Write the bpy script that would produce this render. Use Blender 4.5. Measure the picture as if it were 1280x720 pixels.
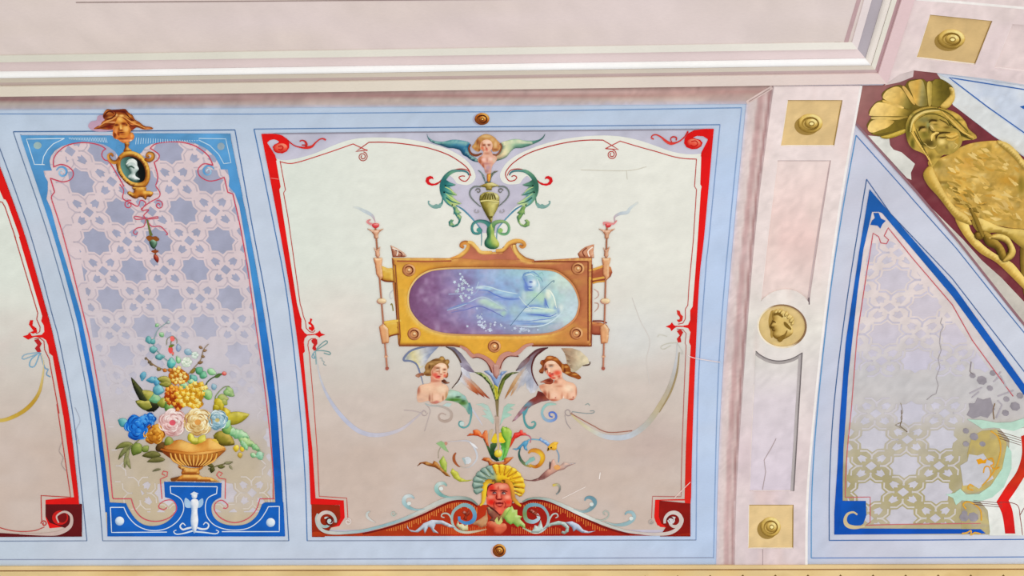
import bpy, math, random
import numpy as np
from mathutils import Vector, Matrix
from mathutils.geometry import delaunay_2d_cdt

for o in list(bpy.data.objects):
    bpy.data.objects.remove(o)
random.seed(4)
SC = bpy.context.scene
COL = SC.collection

# ------------------------------------------------------------------ camera
F_PX = 1083.19
PITCH, YAW, ROLL = 0.7803915, 0.0322862, 0.0135193
ZC, YT, XC = 3.0, 1.89354, 1.4065          # ceiling height above the lens, cove edges
A_T, A_B, L_C = 0.154639, 0.715826, 2.3328  # cove slope at its top and foot, arc length
KC = (A_B - A_T) / L_C
EYE = 1.6                                   # lens height above the floor
_f = np.array([-math.sin(YAW) * math.cos(PITCH), math.cos(YAW) * math.cos(PITCH), math.sin(PITCH)])
_r = np.cross(_f, [0, 0, 1.0]); _r /= np.linalg.norm(_r)
_u = np.cross(_r, _f)
CR = math.cos(ROLL) * _r + math.sin(ROLL) * _u
CU = -math.sin(ROLL) * _r + math.cos(ROLL) * _u
CF = _f
cam_d = bpy.data.cameras.new('camera')
cam_d.sensor_width = 36.0
cam_d.lens = F_PX * 36.0 / 1280.0
cam_d.clip_start = 0.05
cam = bpy.data.objects.new('camera', cam_d)
COL.objects.link(cam)
cam.matrix_world = Matrix(((CR[0], CU[0], -CF[0], 0), (CR[1], CU[1], -CF[1], 0), (CR[2], CU[2], -CF[2], EYE), (0, 0, 0, 1)))
SC.camera = cam

# ------------------------------------------------------------------ light
w = bpy.data.worlds.new('world'); SC.world = w
w.use_nodes = True
bg = w.node_tree.nodes['Background']
bg.inputs[0].default_value = (1.0, 0.985, 0.97, 1)
bg.inputs[1].default_value = 0.92
ld = bpy.data.lights.new('relief_fill_light', 'AREA')  # added soft lamp behind the lens, gives the relief some direct modelling
ld.shape = 'RECTANGLE'; ld.size = 3.0; ld.size_y = 2.2; ld.energy = 95; ld.color = (1.0, 0.97, 0.93)
lo = bpy.data.objects.new('relief_fill_light', ld); COL.objects.link(lo)
lo.location = (2.6, -3.6, EYE + 0.9)
lo.rotation_euler = (Vector((-0.4, 3.0, EYE + 2.4)) - Vector(lo.location)).to_track_quat('-Z', 'Y').to_euler()
SC.view_settings.view_transform = 'Standard'
SC.view_settings.look = 'None'
SC.view_settings.gamma = 1.0
SC.view_settings.use_curve_mapping = False
SC.view_settings.exposure = 0.0
GAIN = 0.93     # plaster albedo per photographed brightness

# ------------------------------------------------------------------ the cove as a height field
def cove(d):
    """drop below the ceiling and slope angle at horizontal distance d from the ceiling edge"""
    d = np.maximum(d, 0)
    th = np.arcsin(np.clip(KC * d + math.sin(A_T), -1, .999))
    return (np.cos(th) - math.cos(A_T)) / KC, th
def cove_s(s):
    th = A_T + KC * s
    return (np.sin(th) - math.sin(A_T)) / KC, (np.cos(th) - math.cos(A_T)) / KC, th
def P_px(p):
    p = np.asarray(p, float).reshape(-1, 2)
    v = CF + np.outer((p[:, 0] - 640) / F_PX, CR) + np.outer((360 - p[:, 1]) / F_PX, CU)
    a = np.full(len(p), .5); b = np.full(len(p), 14.0)
    for _ in range(40):
        m = (a + b) / 2
        q = v * m[:, None]
        d = np.maximum(q[:, 0] - XC, q[:, 1] - YT)
        z = ZC + cove(d)[0]
        above = q[:, 2] > z
        b = np.where(above, m, b); a = np.where(above, a, m)
    q = v * ((a + b) / 2)[:, None]
    dx, dy = q[:, 0] - XC, q[:, 1] - YT
    d = np.maximum(dx, dy)
    th = cove(d)[1]
    wx = np.clip((dx - dy) / .16 + .5, 0, 1)
    n = np.stack([-np.tan(th) * wx, -np.tan(th) * (1 - wx), -np.ones_like(th)], -1)
    n[d <= 0] = (0, 0, -1)
    n /= np.linalg.norm(n, axis=1)[:, None]
    return q, n
def P_xs(p):
    p = np.asarray(p, float).reshape(-1, 2)
    d, z, th = cove_s(p[:, 1])
    q = np.stack([p[:, 0], YT + d, ZC + z], -1)
    n = np.stack([0 * th, -np.sin(th), -np.cos(th)], -1)
    return q, n
def P_ys(p):
    p = np.asarray(p, float).reshape(-1, 2)
    d, z, th = cove_s(p[:, 1])
    q = np.stack([XC + d, p[:, 0], ZC + z], -1)
    n = np.stack([-np.sin(th), 0 * th, -np.cos(th)], -1)
    return q, n
def proj(q):
    z = q @ CF
    return np.stack([640 + F_PX * (q @ CR) / z, 360 - F_PX * (q @ CU) / z], -1)
def px2xs(p):
    q, _ = P_px(p)
    d = q[:, 1] - YT
    th = np.arcsin(np.clip(KC * d + math.sin(A_T), -1, .999))
    return np.stack([q[:, 0], (th - A_T) / KC], -1)
MODES = {'px': P_px, 'xs': P_xs, 'ys': P_ys}

# ------------------------------------------------------------------ colour
def lin(c):
    c = np.asarray(c, float) / 255.0
    return np.where(c <= .04045, c / 12.92, ((c + .055) / 1.055) ** 2.4) * GAIN
def hsh(ix, iy):
    v = np.sin(ix * 127.1 + iy * 311.7) * 43758.5453
    return v - np.floor(v)
def vn(x, y, s, seed=0.0):
    x = np.asarray(x) / s + seed * 17.3; y = np.asarray(y) / s + seed * 9.1
    ix, iy = np.floor(x), np.floor(y); fx, fy = x - ix, y - iy
    fx = fx * fx * (3 - 2 * fx); fy = fy * fy * (3 - 2 * fy)
    return (hsh(ix, iy) * (1 - fx) + hsh(ix + 1, iy) * fx) * (1 - fy) + (hsh(ix, iy + 1) * (1 - fx) + hsh(ix + 1, iy + 1) * fx) * fy
def mixc(a, b, t):
    t = np.asarray(t)[..., None]
    return np.asarray(a, float) * (1 - t) + np.asarray(b, float) * t
def stops(t, *st):
    ts = [s[0] for s in st]
    cs = np.array([s[1] for s in st], float)
    return np.stack([np.interp(t, ts, cs[:, k]) for k in range(3)], -1)
def gy(*st):
    return lambda x, y: stops(y, *st)
def gx(*st):
    return lambda x, y: stops(x, *st)
def gl(p0, p1, *st):
    dx, dy = p1[0] - p0[0], p1[1] - p0[1]; l2 = dx * dx + dy * dy
    return lambda x, y: stops(((x - p0[0]) * dx + (y - p0[1]) * dy) / l2, *st)
def mott(base, amp, *pats):
    """plaster pigment: base colour, patchy tints (colour, scale, threshold, strength)"""
    def f(x, y):
        c = base(x, y) if callable(base) else np.tile(np.asarray(base, float), (len(x), 1))
        for i, (pc, sx, sy, th, k) in enumerate(pats):
            m = np.clip((vn(x / sx, y / sy, 1.0, i + 1.5) * .65 + vn(x / sx * 2.3, y / sy * 2.3, 1.0, i + 4.5) * .35 - th) / .25, 0, 1) * k
            c = mixc(c, 0, 0 * x) if False else c * (1 - m[:, None]) + np.asarray(pc, float) * m[:, None]
        g = 1 + amp * (vn(x, y, 9.0, 3) - .5) + amp * (vn(x, y, 31.0, 5) - .5)
        return np.clip(c * g[:, None], 0, 255)
    return f

def dabs(base, W, lst, p=1.5):
    """soft brush dabs of pigment over a base colour; W = (x0, y0, scale) of the frame they were read in"""
    def f(x, y):
        c = np.array(evalc(base, x, y), float)
        for d in lst:
            u = ((x - W[0] - d[0] / W[2]) / max(d[2] / W[2] * 1.1, .9)) ** 2 + ((y - W[1] - d[1] / W[2]) / max(d[3] / W[2] * 1.1, .9)) ** 2
            k = np.exp(-(u ** p) * .9) * (d[5] if len(d) > 5 else .97)
            c = c * (1 - k[:, None]) + np.asarray(d[4], float) * k[:, None]
        return c
    return f

# ------------------------------------------------------------------ 2-D outlines
def crop(x0, y0, s):
    return lambda *p: [(x0 + a / s, y0 + b / s) for a, b in p]
def cr(pts, closed=False, n=6):
    p = [np.array(q, float) for q in pts]; N = len(p); out = []
    rng = range(N) if closed else range(N - 1)
    for i in rng:
        if closed:
            a, b, c, d = p[(i - 1) % N], p[i], p[(i + 1) % N], p[(i + 2) % N]
        else:
            a, b, c, d = p[max(i - 1, 0)], p[i], p[i + 1], p[min(i + 2, N - 1)]
        if np.hypot(*(c - b)) < 1e-6:
            continue
        m = max(1, min(n, int(np.hypot(*(c - b)) / 1.2)))
        for k in range(m):
            t = k / m
            out.append(tuple(.5 * (2 * b + (c - a) * t + (2 * a - 5 * b + 4 * c - d) * t * t + (3 * b - a - 3 * c + d) * t ** 3)))
    if not closed:
        out.append(tuple(p[-1]))
    return out
def crc(pts, corners, n=7):
    """smooth line that keeps its corners"""
    ix = sorted(set([0, len(pts) - 1] + list(corners))); o = []
    for a, b in zip(ix[:-1], ix[1:]):
        o += cr(pts[a:b + 1], n=n)[:-1]
    return o + [tuple(pts[-1])]
def spiral(cx, cy, r0, r1, a0, turns, n=28, k=1.0):
    o = []
    for i in range(n + 1):
        t = i / n
        r = r0 + (r1 - r0) * t ** k; a = math.radians(a0) + turns * 2 * math.pi * t
        o.append((cx + r * math.cos(a), cy + r * math.sin(a)))
    return o
def ell(cx, cy, rx, ry, rot=0, n=28):
    c, s = math.cos(math.radians(rot)), math.sin(math.radians(rot))
    return [(cx + rx * math.cos(a) * c - ry * math.sin(a) * s, cy + rx * math.cos(a) * s + ry * math.sin(a) * c)
            for a in [2 * math.pi * i / n for i in range(n)]]
def leaf(p0, p1, w, bend=0.0, lobes=0, depth=.35, n=14, asym=0.0):
    p0, p1 = np.array(p0, float), np.array(p1, float)
    d = p1 - p0; L = np.hypot(*d); nn = np.array([-d[1], d[0]]) / L
    m = (p0 + p1) / 2 + nn * bend * L
    A, B = [], []
    N = max(n, lobes * 4 if lobes else 0)
    for i in range(N + 1):
        t = i / N
        c = p0 * (1 - t) ** 2 + 2 * m * t * (1 - t) + p1 * t * t
        g = 2 * (m - p0) * (1 - t) + 2 * (p1 - m) * t; g /= np.hypot(*g)
        q = np.array([-g[1], g[0]])
        ww = w * math.sin(math.pi * t ** .8) ** .8 if 0 < t < 1 else 0
        if lobes:
            ww *= 1 - depth * ((t * lobes) % 1.0)
        A.append(tuple(c + q * ww * (1 + asym))); B.append(tuple(c - q * ww * (1 - asym)))
    return A[:-1] + [A[-1]] + B[1:-1][::-1]
def mirror(pts, cx):
    return [(2 * cx - a, b) for a, b in pts]
def shift(pts, dx, dy):
    return [(a + dx, b + dy) for a, b in pts]
def inside(pt, loops):
    x, y = pt[:, 0], pt[:, 1]
    r = np.zeros(len(pt), bool)
    for lp in loops:
        a = np.asarray(lp, float); b = np.roll(a, -1, 0)
        for (x0, y0), (x1, y1) in zip(a, b):
            if y0 == y1: continue
            c = ((y0 > y) != (y1 > y)) & (x < (x1 - x0) * (y - y0) / (y1 - y0) + x0)
            r ^= c
    return r
def clip_poly(sub, clipq):
    """clip a polygon by a convex polygon"""
    area = sum(clipq[i][0] * clipq[(i + 1) % len(clipq)][1] - clipq[(i + 1) % len(clipq)][0] * clipq[i][1] for i in range(len(clipq)))
    sg = 1 if area > 0 else -1
    out = list(sub)
    for i in range(len(clipq)):
        a, b = clipq[i], clipq[(i + 1) % len(clipq)]
        f = lambda p: sg * ((b[0] - a[0]) * (p[1] - a[1]) - (b[1] - a[1]) * (p[0] - a[0]))
        src, out = out, []
        for j in range(len(src)):
            p, q = src[j], src[(j + 1) % len(src)]
            fp, fq = f(p), f(q)
            if fp >= 0: out.append(p)
            if (fp >= 0) != (fq >= 0):
                t = fp / (fp - fq); out.append((p[0] + (q[0] - p[0]) * t, p[1] + (q[1] - p[1]) * t))
        if len(out) < 3: return []
    return out

# ------------------------------------------------------------------ shapes: everything is laid on the plaster as a slab with its own thickness (mm)
def evalc(col, x, y):
    return np.asarray(col(x, y), float) if callable(col) else np.tile(np.asarray(col, float), (len(x), 1))
def fill(pts, col, lift=1.0, res=10.0, H=0.0, R=8.0, sh=None, holes=(), smooth=False, mode='px', noise=.05, light=(.45, -.6, .66), wall=True):
    if smooth: pts = cr(pts, True)
    loops = [list(pts)] + [list(h) for h in holes]
    vs, ed, onr, lens = [], [], [], []
    for li, lp in enumerate(loops):
        b = len(vs); m = len(lp)
        # split long edges so the slab follows the curve of the cove
        pl = []
        for i in range(m):
            a, c = np.array(lp[i], float), np.array(lp[(i + 1) % m], float)
            k = max(1, int(math.ceil(np.hypot(*(c - a)) / (res * 1.5))))
            for j in range(k): pl.append(tuple(a + (c - a) * j / k))
        vs += pl; lens.append(len(pl))
        pa = np.array(pl); tg = np.roll(pa, -1, 0) - np.roll(pa, 1, 0); tg /= np.maximum(np.hypot(tg[:, 0], tg[:, 1]), 1e-9)[:, None]
        ar = (pa[:, 0] * np.roll(pa[:, 1], -1) - np.roll(pa[:, 0], -1) * pa[:, 1]).sum()
        onr.append(np.stack([-tg[:, 1], tg[:, 0]], -1) * (1 if (ar > 0) == (li == 0) else -1))
        ed += [(b + i, b + (i + 1) % len(pl)) for i in range(len(pl))]
    out = np.array(vs); onr = np.concatenate(onr); H = H * .22
    lo_, hi_ = out.min(0), out.max(0)
    gxs = np.arange(lo_[0] + res * .5, hi_[0], res); gys = np.arange(lo_[1] + res * .5, hi_[1], res)
    if len(gxs) * len(gys) > 0:
        G = np.stack(np.meshgrid(gxs, gys), -1).reshape(-1, 2)
        G = G[inside(G, loops)]
        if len(G):
            dm = np.full(len(G), 1e9)
            for k in range(0, len(out), 64):
                dm = np.minimum(dm, np.sqrt(((G[:, None] - out[None, k:k + 64]) ** 2).sum(-1)).min(1))
            G = G[dm > res * .35]
            vs = vs + [tuple(g) for g in G]
    r = delaunay_2d_cdt([Vector(v) for v in vs], ed, [], 0, 1e-6 if mode != 'px' else 1e-4)
    V = np.array([tuple(v) for v in r[0]]); T = np.array([tuple(f) for f in r[2]], int)
    T = T[inside(V[T].mean(1), loops)]
    if mode == 'px': X, Y = V[:, 0], V[:, 1]
    else:
        pp = proj(MODES[mode](V)[0]); X, Y = pp[:, 0], pp[:, 1]
    c = evalc(col, X, Y)
    lf = np.full(len(V), float(lift))
    if H or sh:
        od, on2 = [], []
        b0 = 0
        for lp_n in lens:
            pa = out[b0:b0 + lp_n]; na = onr[b0:b0 + lp_n]; pb = np.roll(pa, -1, 0); nb = np.roll(na, -1, 0); b0 += lp_n
            per = np.hypot(*(pb - pa).T).sum(); stp = max(.6 if mode == 'px' else .004, per / 1400)
            for a, b, n_a, n_b in zip(pa, pb, na, nb):
                k = max(1, int(math.ceil(np.hypot(*(b - a)) / stp)))
                for j in range(k): od.append(a + (b - a) * j / k); on2.append(n_a + (n_b - n_a) * j / k)
        out, onr = np.array(od), np.array(on2)
        nd = np.full(len(V), 1e9); nx = np.zeros((len(V), 2)); ni = np.zeros(len(V), int)
        for k in range(0, len(out), 64):
            dd = ((V[:, None] - out[None, k:k + 64]) ** 2).sum(-1); j = dd.argmin(1); dv = dd[np.arange(len(V)), j]
            m = dv < nd; nd[m] = dv[m]; nx[m] = (V - out[k + j])[m]; ni[m] = (k + j)[m]
        nd = np.sqrt(nd); t = np.clip(nd / R, 0, 1)
        lf += H * np.sqrt(np.clip(1 - (1 - t) ** 2, 0, 1))
        if sh:
            g = nx / np.maximum(nd, 1e-6)[:, None]; k = (1 - t)
            e = nd < .3; g[e] = onr[ni[e]]
            nn = np.concatenate([-g * k[:, None], np.sqrt(1 - np.clip(k, 0, .98) ** 2)[:, None]], 1)
            l = nn @ np.asarray(light)
            dk, lt = sh
            tl = np.clip((l - .62) / .38, 0, 1)[:, None]; td = np.clip((.55 - l) / .75, 0, 1)[:, None]
            c = c * (1 - tl) + np.asarray(lt, float) * tl
            c = c * (1 - td) + np.asarray(dk, float) * td
    if noise:
        c = c * (1 + noise * 1.4 * (vn(X, Y, 3.1, 2) - .5) + noise * (vn(X, Y, 11.0, 7) - .5))[:, None]
    faces = [tuple(t) for t in T]
    n0 = len(V)
    if wall and len(T):
        cnt = {}
        for t in T:
            for a, b in ((t[0], t[1]), (t[1], t[2]), (t[2], t[0])):
                k = (min(a, b), max(a, b)); cnt[k] = None if k in cnt else (a, b)
        be = [e for e in cnt.values() if e]
        bv = sorted({i for e in be for i in e}); mp = {i: n0 + k for k, i in enumerate(bv)}
        nb_ = len(bv)
        V = np.concatenate([V, V[bv], V[bv]]); c = np.concatenate([c, c[bv], c[bv]]); lf = np.concatenate([lf, lf[bv], np.full(nb_, -.4)])
        faces += [(mp[b], mp[a], mp[a] + nb_, mp[b] + nb_) for a, b in be]
    return dict(v=V, l=lf, c=np.clip(c, 0, 255), f=faces, m=mode, s=(H > 0))
def stroke(pts, wd, col, lift=1.6, smooth=True, taper=(1, 1), H=0.0, mode='px', closed=False, edge=None, noise=.04):
    """a brush line; wd may be a list of widths along it"""
    if smooth: pts = cr(pts, closed)
    p = np.array(pts, float)
    if closed: p = np.concatenate([p, p[:1]])
    seg = np.hypot(*np.diff(p, axis=0).T); keep = np.concatenate([[True], seg > 1e-7]); p = p[keep]
    cl = np.concatenate([[0], np.cumsum(np.hypot(*np.diff(p, axis=0).T))])
    stp = 9.0 if mode == 'px' else .06
    ts = [0.0]
    for i in range(len(p) - 1):
        k = max(1, int(math.ceil((cl[i + 1] - cl[i]) / stp)))
        ts += [cl[i] + (cl[i + 1] - cl[i]) * (j + 1) / k for j in range(k)]
    ts = np.array(ts)
    q = np.stack([np.interp(ts, cl, p[:, 0]), np.interp(ts, cl, p[:, 1])], -1)
    t = ts / cl[-1]
    g = np.gradient(q, axis=0); g /= np.maximum(np.hypot(g[:, 0], g[:, 1]), 1e-9)[:, None]
    nn = np.stack([-g[:, 1], g[:, 0]], -1)
    if np.isscalar(wd):
        ww = wd * np.interp(t, [0, .5, 1], [taper[0], 1, taper[1]])
    else:
        ww = np.interp(t, np.linspace(0, 1, len(wd)), wd)
    ww = np.maximum(ww, .12 if mode == 'px' else .0005) / 2
    L, R_ = q + nn * ww[:, None], q - nn * ww[:, None]
    N = len(q); H = H * .3
    V = np.concatenate([L, L, L, q, R_, R_, R_])
    lf = np.concatenate([np.full(N, -.4), np.full(N, lift), np.full(N, lift), np.full(N, lift + H), np.full(N, lift), np.full(N, lift), np.full(N, -.4)])
    if mode == 'px': X, Y = V[:, 0], V[:, 1]
    else:
        pp = proj(MODES[mode](V)[0]); X, Y = pp[:, 0], pp[:, 1]
    if isinstance(col, list):
        cc = stops(np.tile(t, 7), *[(i / (len(col) - 1), c) for i, c in enumerate(col)])
    else: cc = evalc(col, X, Y)
    if edge is not None:
        cc = cc.copy(); cc[:3 * N] = cc[:3 * N] * .3 + np.asarray(edge, float) * .7
    if noise: cc = cc * (1 + noise * 1.5 * (vn(X, Y, 3.7, 4) - .5))[:, None]
    F_ = []
    for k in (0, 2, 3, 5):
        for i in range(N - 1):
            F_.append((k * N + i, k * N + i + 1, (k + 1) * N + i + 1, (k + 1) * N + i))
    return dict(v=V, l=lf, c=np.clip(cc, 0, 255), f=F_, m=mode, s=H > 0)

def brush(poly, n, ln, wd, cols, ang, lift, seed, spread=.4):
    """short loose brush strokes scattered inside an outline"""
    rnd = random.Random(seed); A = np.array(poly); o = []
    lo_, hi_ = A.min(0), A.max(0); t = 0
    while len(o) < n and t < n * 30:
        t += 1
        x, y = rnd.uniform(lo_[0], hi_[0]), rnd.uniform(lo_[1], hi_[1]); a = ang + rnd.uniform(-spread, spread); l = ln * rnd.uniform(.5, 1.3)
        dx, dy = math.cos(a) * l / 2, math.sin(a) * l / 2; b = rnd.uniform(-.25, .25) * l
        P = [(x - dx, y - dy), (x - dy * b / l, y + dx * b / l), (x + dx, y + dy)]
        if not inside(np.array(P), [poly]).all(): continue
        o.append(stroke(P, [wd * .3, wd * rnd.uniform(.7, 1.2), wd * .3], rnd.choice(cols), lift + .02 * len(o) % .5))
    return o

# ------------------------------------------------------------------ materials
def make_mat(name, rough, spec, bump, amp):
    m = bpy.data.materials.new(name); m.use_nodes = True
    nt = m.node_tree; b = nt.nodes['Principled BSDF']
    b.inputs['Roughness'].default_value = rough
    b.inputs['Specular IOR Level'].default_value = spec
    at = nt.nodes.new('ShaderNodeAttribute'); at.attribute_name = 'Col'
    geo = nt.nodes.new('ShaderNodeNewGeometry')
    n1 = nt.nodes.new('ShaderNodeTexNoise'); n1.inputs['Scale'].default_value = 7; n1.inputs['Detail'].default_value = 6
    n2 = nt.nodes.new('ShaderNodeTexNoise'); n2.inputs['Scale'].default_value = 70; n2.inputs['Detail'].default_value = 4
    mp = nt.nodes.new('ShaderNodeMapping'); mp.inputs['Scale'].default_value = (1, 3.2, 3.2)
    nt.links.new(geo.outputs['Position'], mp.inputs['Vector'])
    nt.links.new(geo.outputs['Position'], n1.inputs['Vector'])
    nt.links.new(mp.outputs['Vector'], n2.inputs['Vector'])
    r1 = nt.nodes.new('ShaderNodeMapRange'); r1.inputs['From Min'].default_value = .3; r1.inputs['From Max'].default_value = .7
    r1.inputs['To Min'].default_value = 1 - amp; r1.inputs['To Max'].default_value = 1 + amp
    r2 = nt.nodes.new('ShaderNodeMapRange'); r2.inputs['From Min'].default_value = .3; r2.inputs['From Max'].default_value = .7
    r2.inputs['To Min'].default_value = 1 - amp * .9; r2.inputs['To Max'].default_value = 1 + amp * .9
    nt.links.new(n1.outputs['Fac'], r1.inputs['Value']); nt.links.new(n2.outputs['Fac'], r2.inputs['Value'])
    mu = nt.nodes.new('ShaderNodeMath'); mu.operation = 'MULTIPLY'
    nt.links.new(r1.outputs[0], mu.inputs[0]); nt.links.new(r2.outputs[0], mu.inputs[1])
    sc = nt.nodes.new('ShaderNodeVectorMath'); sc.operation = 'SCALE'
    nt.links.new(at.outputs['Color'], sc.inputs[0]); nt.links.new(mu.outputs[0], sc.inputs['Scale'])
    nt.links.new(sc.outputs[0], b.inputs['Base Color'])
    bp = nt.nodes.new('ShaderNodeBump'); bp.inputs['Strength'].default_value = bump; bp.inputs['Distance'].default_value = .004
    nt.links.new(n2.outputs['Fac'], bp.inputs['Height']); nt.links.new(bp.outputs['Normal'], b.inputs['Normal'])
    return m
M_PLASTER = make_mat('plaster_paint', .9, .08, .06, .022)
M_PAINT = make_mat('fresco_pigment', .8, .1, .04, .03)
M_GILT = make_mat('ochre_pigment', .75, .12, .04, .03)

# ------------------------------------------------------------------ objects
def mesh_obj(name, shapes, parent=None, mat=None, origin=None):
    if isinstance(shapes, dict): shapes = [shapes]
    VV, CC, FF, SS = [], [], [], []
    b = 0
    for s in shapes:
        q, n = MODES[s['m']](s['v'])
        le = np.where(s['l'] > 5, 5 + (s['l'] - 5) * .35, s['l'])
        VV.append(q + n * (le * .001)[:, None]); CC.append(lin(s['c']))
        FF += [tuple(i + b for i in f) for f in s['f']]; SS += [s['s']] * len(s['f'])
        b += len(q)
    V = np.concatenate(VV) + np.array([0, 0, EYE]); C = np.concatenate(CC)
    root = parent
    while root is not None and root.parent is not None: root = root.parent
    org = np.array(root['_o']) if root is not None else (V.mean(0) if origin is None else np.array(origin))
    me = bpy.data.meshes.new(name)
    me.from_pydata((V - org).tolist(), [], FF)
    ca = me.color_attributes.new('Col', 'FLOAT_COLOR', 'POINT')
    ca.data.foreach_set('color', np.concatenate([C, np.ones((len(C), 1))], 1).astype(np.float32).ravel())
    if any(SS): me.polygons.foreach_set('use_smooth', SS)
    me.materials.append(mat or M_PAINT)
    o = bpy.data.objects.new(name, me); COL.objects.link(o)
    if parent is not None: o.parent = parent
    else:
        o.location = org; o['_o'] = tuple(float(v) for v in org)
    return o
def tag(o, label=None, cat=None, group=None, kind=None):
    if label: o['label'] = label
    if cat: o['category'] = cat
    if group: o['group'] = group
    if kind: o['kind'] = kind
    return o
def thing(name, label, cat, at, group=None):
    q, _ = P_px([at])
    o = bpy.data.objects.new(name, None); COL.objects.link(o)
    o.empty_display_size = .05
    loc = q[0] + np.array([0, 0, EYE])
    o.location = loc; o['_o'] = tuple(float(v) for v in loc)
    return tag(o, label, cat, group)
SPLIT = {'rim_curl', 'bracket_edge', 'scratch', 'grey_flower', 'crack', 'fold', 'muscle_line', 'filigree', 'rim_line', 'grey_strap', 'wing_band', 'shadow_side', 'eye_lid', 'dark_notch', 'shade_line', 'top_scroll', 'rose_border', 'ochre_scrollwork', 'blossom', 'fine_lines', 'gadroon', 'shaded_edge', 'vein', 'red_palmette', 'leaf_vein'}
def part(parent, name, shapes, label=None, mat=None, kind=None):
    if name in SPLIT and not isinstance(shapes, dict) and len(shapes) > 1:
        for s in shapes: o = part(parent, name, [s], label, mat, kind)
        return o
    o = mesh_obj(name, shapes, parent, mat)
    return tag(o, label, kind=kind)
def solo(name, shapes, label, cat, group=None, mat=None):
    return tag(mesh_obj(name, shapes, None, mat), label, cat, group)

# ------------------------------------------------------------------ digitising frames
k1 = crop(110, 125, 5.536); k2 = crop(130, 390, 5.538); k3 = crop(130, 490, 3.791); k4 = crop(20, 155, 7.2)
k5 = crop(150, 155, 4); k6 = crop(0, 380, 2.4); k7 = crop(525, 155, 8); k8 = crop(525, 215, 7.2); k9 = crop(440, 245, 5.145)
k10 = crop(460, 350, 6); k11 = crop(620, 245, 6); k12 = crop(620, 345, 6); k13 = crop(495, 425, 6); k14 = crop(615, 425, 6)
k15 = crop(510, 520, 8); k16 = crop(610, 520, 8); k17 = crop(560, 570, 6); k18 = crop(380, 590, 5.818); k19 = crop(660, 590, 5.818)
k20 = crop(320, 150, 6); k21 = crop(360, 380, 4); k22 = crop(800, 340, 3.27); k23 = crop(505, 325, 5.565); k24 = crop(930, 370, 8)
k25 = crop(1060, 80, 4.5); k26 = crop(1140, 180, 3.6); k27 = crop(1160, 60, 5.14); k28 = crop(1180, 430, 2.77); k29 = crop(1030, 220, 3.6)
k30 = crop(1030, 500, 3.275); k31 = crop(950, 100, 5.54); k32 = crop(900, 600, 6)
kA = crop(0, 100, 2.4); kB = crop(0, 380, 2.118); kC = crop(310, 120, 4); kD = crop(600, 120, 4); kE = crop(900, 0, 2.768)
kF = crop(1000, 80, 2.571); kG = crop(1000, 340, 1.896); kH = crop(880, 340, 1.895); kL = crop(360, 380, 2.118); kM = crop(660, 380, 2.118)

# ------------------------------------------------------------------ the setting
XL = -3.7
S_END = L_C + .35
dd = np.linspace(0, S_END, 24)
diag = [(XC + float(cove_s(s)[0]), float(s)) for s in dd]
def blue_base(x, y):
    c = stops(x, (-200, (200, 214, 228)), (300, (202, 214, 231)), (640, (200, 214, 235)), (930, (192, 212, 242)), (1012, (200, 210, 232)), (1060, (208, 210, 226)), (1400, (216, 224, 236)))
    k = np.clip((230 - y) / 90, 0, 1)[:, None] * np.clip((1000 - x) / 60, 0, 1)[:, None] * .8
    return c * (1 - k) + np.array((190, 207, 228.)) * k
blue = mott(blue_base, .03,
            ((210, 207, 218), 160, 40, .55, .2), ((214, 226, 238), 120, 26, .62, .22))
wall_b = mesh_obj('wall_back', fill([(XL, 0)] + diag + [(XL, S_END)], blue, 0, res=.045, mode='xs', wall=False, noise=.02), mat=M_PLASTER, origin=(0, 3.2, EYE + 1.9))
tag(wall_b, 'pale blue painted cove rising from the cornice to the ceiling', kind='structure')
diag_r = [(YT + float(cove_s(s)[0]), float(s)) for s in dd]
wall_r = mesh_obj('wall_right', fill([(-1.6, 0)] + diag_r + [(-1.6, S_END)], mott((212, 222, 238), .03, ((232, 236, 240), 40, 30, .5, .5)), 0, res=.06, mode='ys', wall=False, noise=.02), mat=M_PLASTER, origin=(2.4, 1, EYE + 2))
tag(wall_r, 'pale blue painted cove on the short side of the room', kind='structure')

def flat_strip(e0, e1, h0, h1, col, arm, y_from=-1.6, x_from=XL, n=40, seg=1, prof=None):
    """moulding along a ceiling edge; e = distance in from the edge, h = drop (m), mitred at the corner"""
    V, L_, C_, F_ = [], [], [], []
    pr = prof or [(e0, 0), (e0, h0), (e1, h1), (e1, 0)]
    for i in range(n + 1):
        for e, h in pr:
            if arm == 'main':
                x = x_from + (XC - e - x_from) * i / n; q = (x, YT - e, ZC - h)
            else:
                y = y_from + (YT - e - y_from) * i / n; q = (XC - e, y, ZC - h)
            V.append(q)
    m = len(pr)
    for i in range(n):
        for k in range(m - 1):
            F_.append((i * m + k, i * m + k + 1, (i + 1) * m + k + 1, (i + 1) * m + k))
    return np.array(V), F_
def trim(name, col, arm, prof, label):
    V, F_ = flat_strip(0, 0, 0, 0, col, arm, prof=prof)
    pp = proj(V); c = evalc(col, pp[:, 0], pp[:, 1])
    c = c * (1 + .04 * (vn(pp[:, 0], pp[:, 1], 40, 3) - .5))[:, None]
    V = V + np.array([0, 0, EYE]); org = V.mean(0)
    me = bpy.data.meshes.new(name); me.from_pydata((V - org).tolist(), [], F_)
    ca = me.color_attributes.new('Col', 'FLOAT_COLOR', 'POINT')
    ca.data.foreach_set('color', np.concatenate([lin(np.clip(c, 0, 255)), np.ones((len(c), 1))], 1).astype(np.float32).ravel())
    me.materials.append(M_PLASTER)
    o = bpy.data.objects.new(name, me); COL.objects.link(o); o.location = org
    tag(o, label, kind='structure'); o['_o'] = tuple(float(v) for v in org)
    return o
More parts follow.
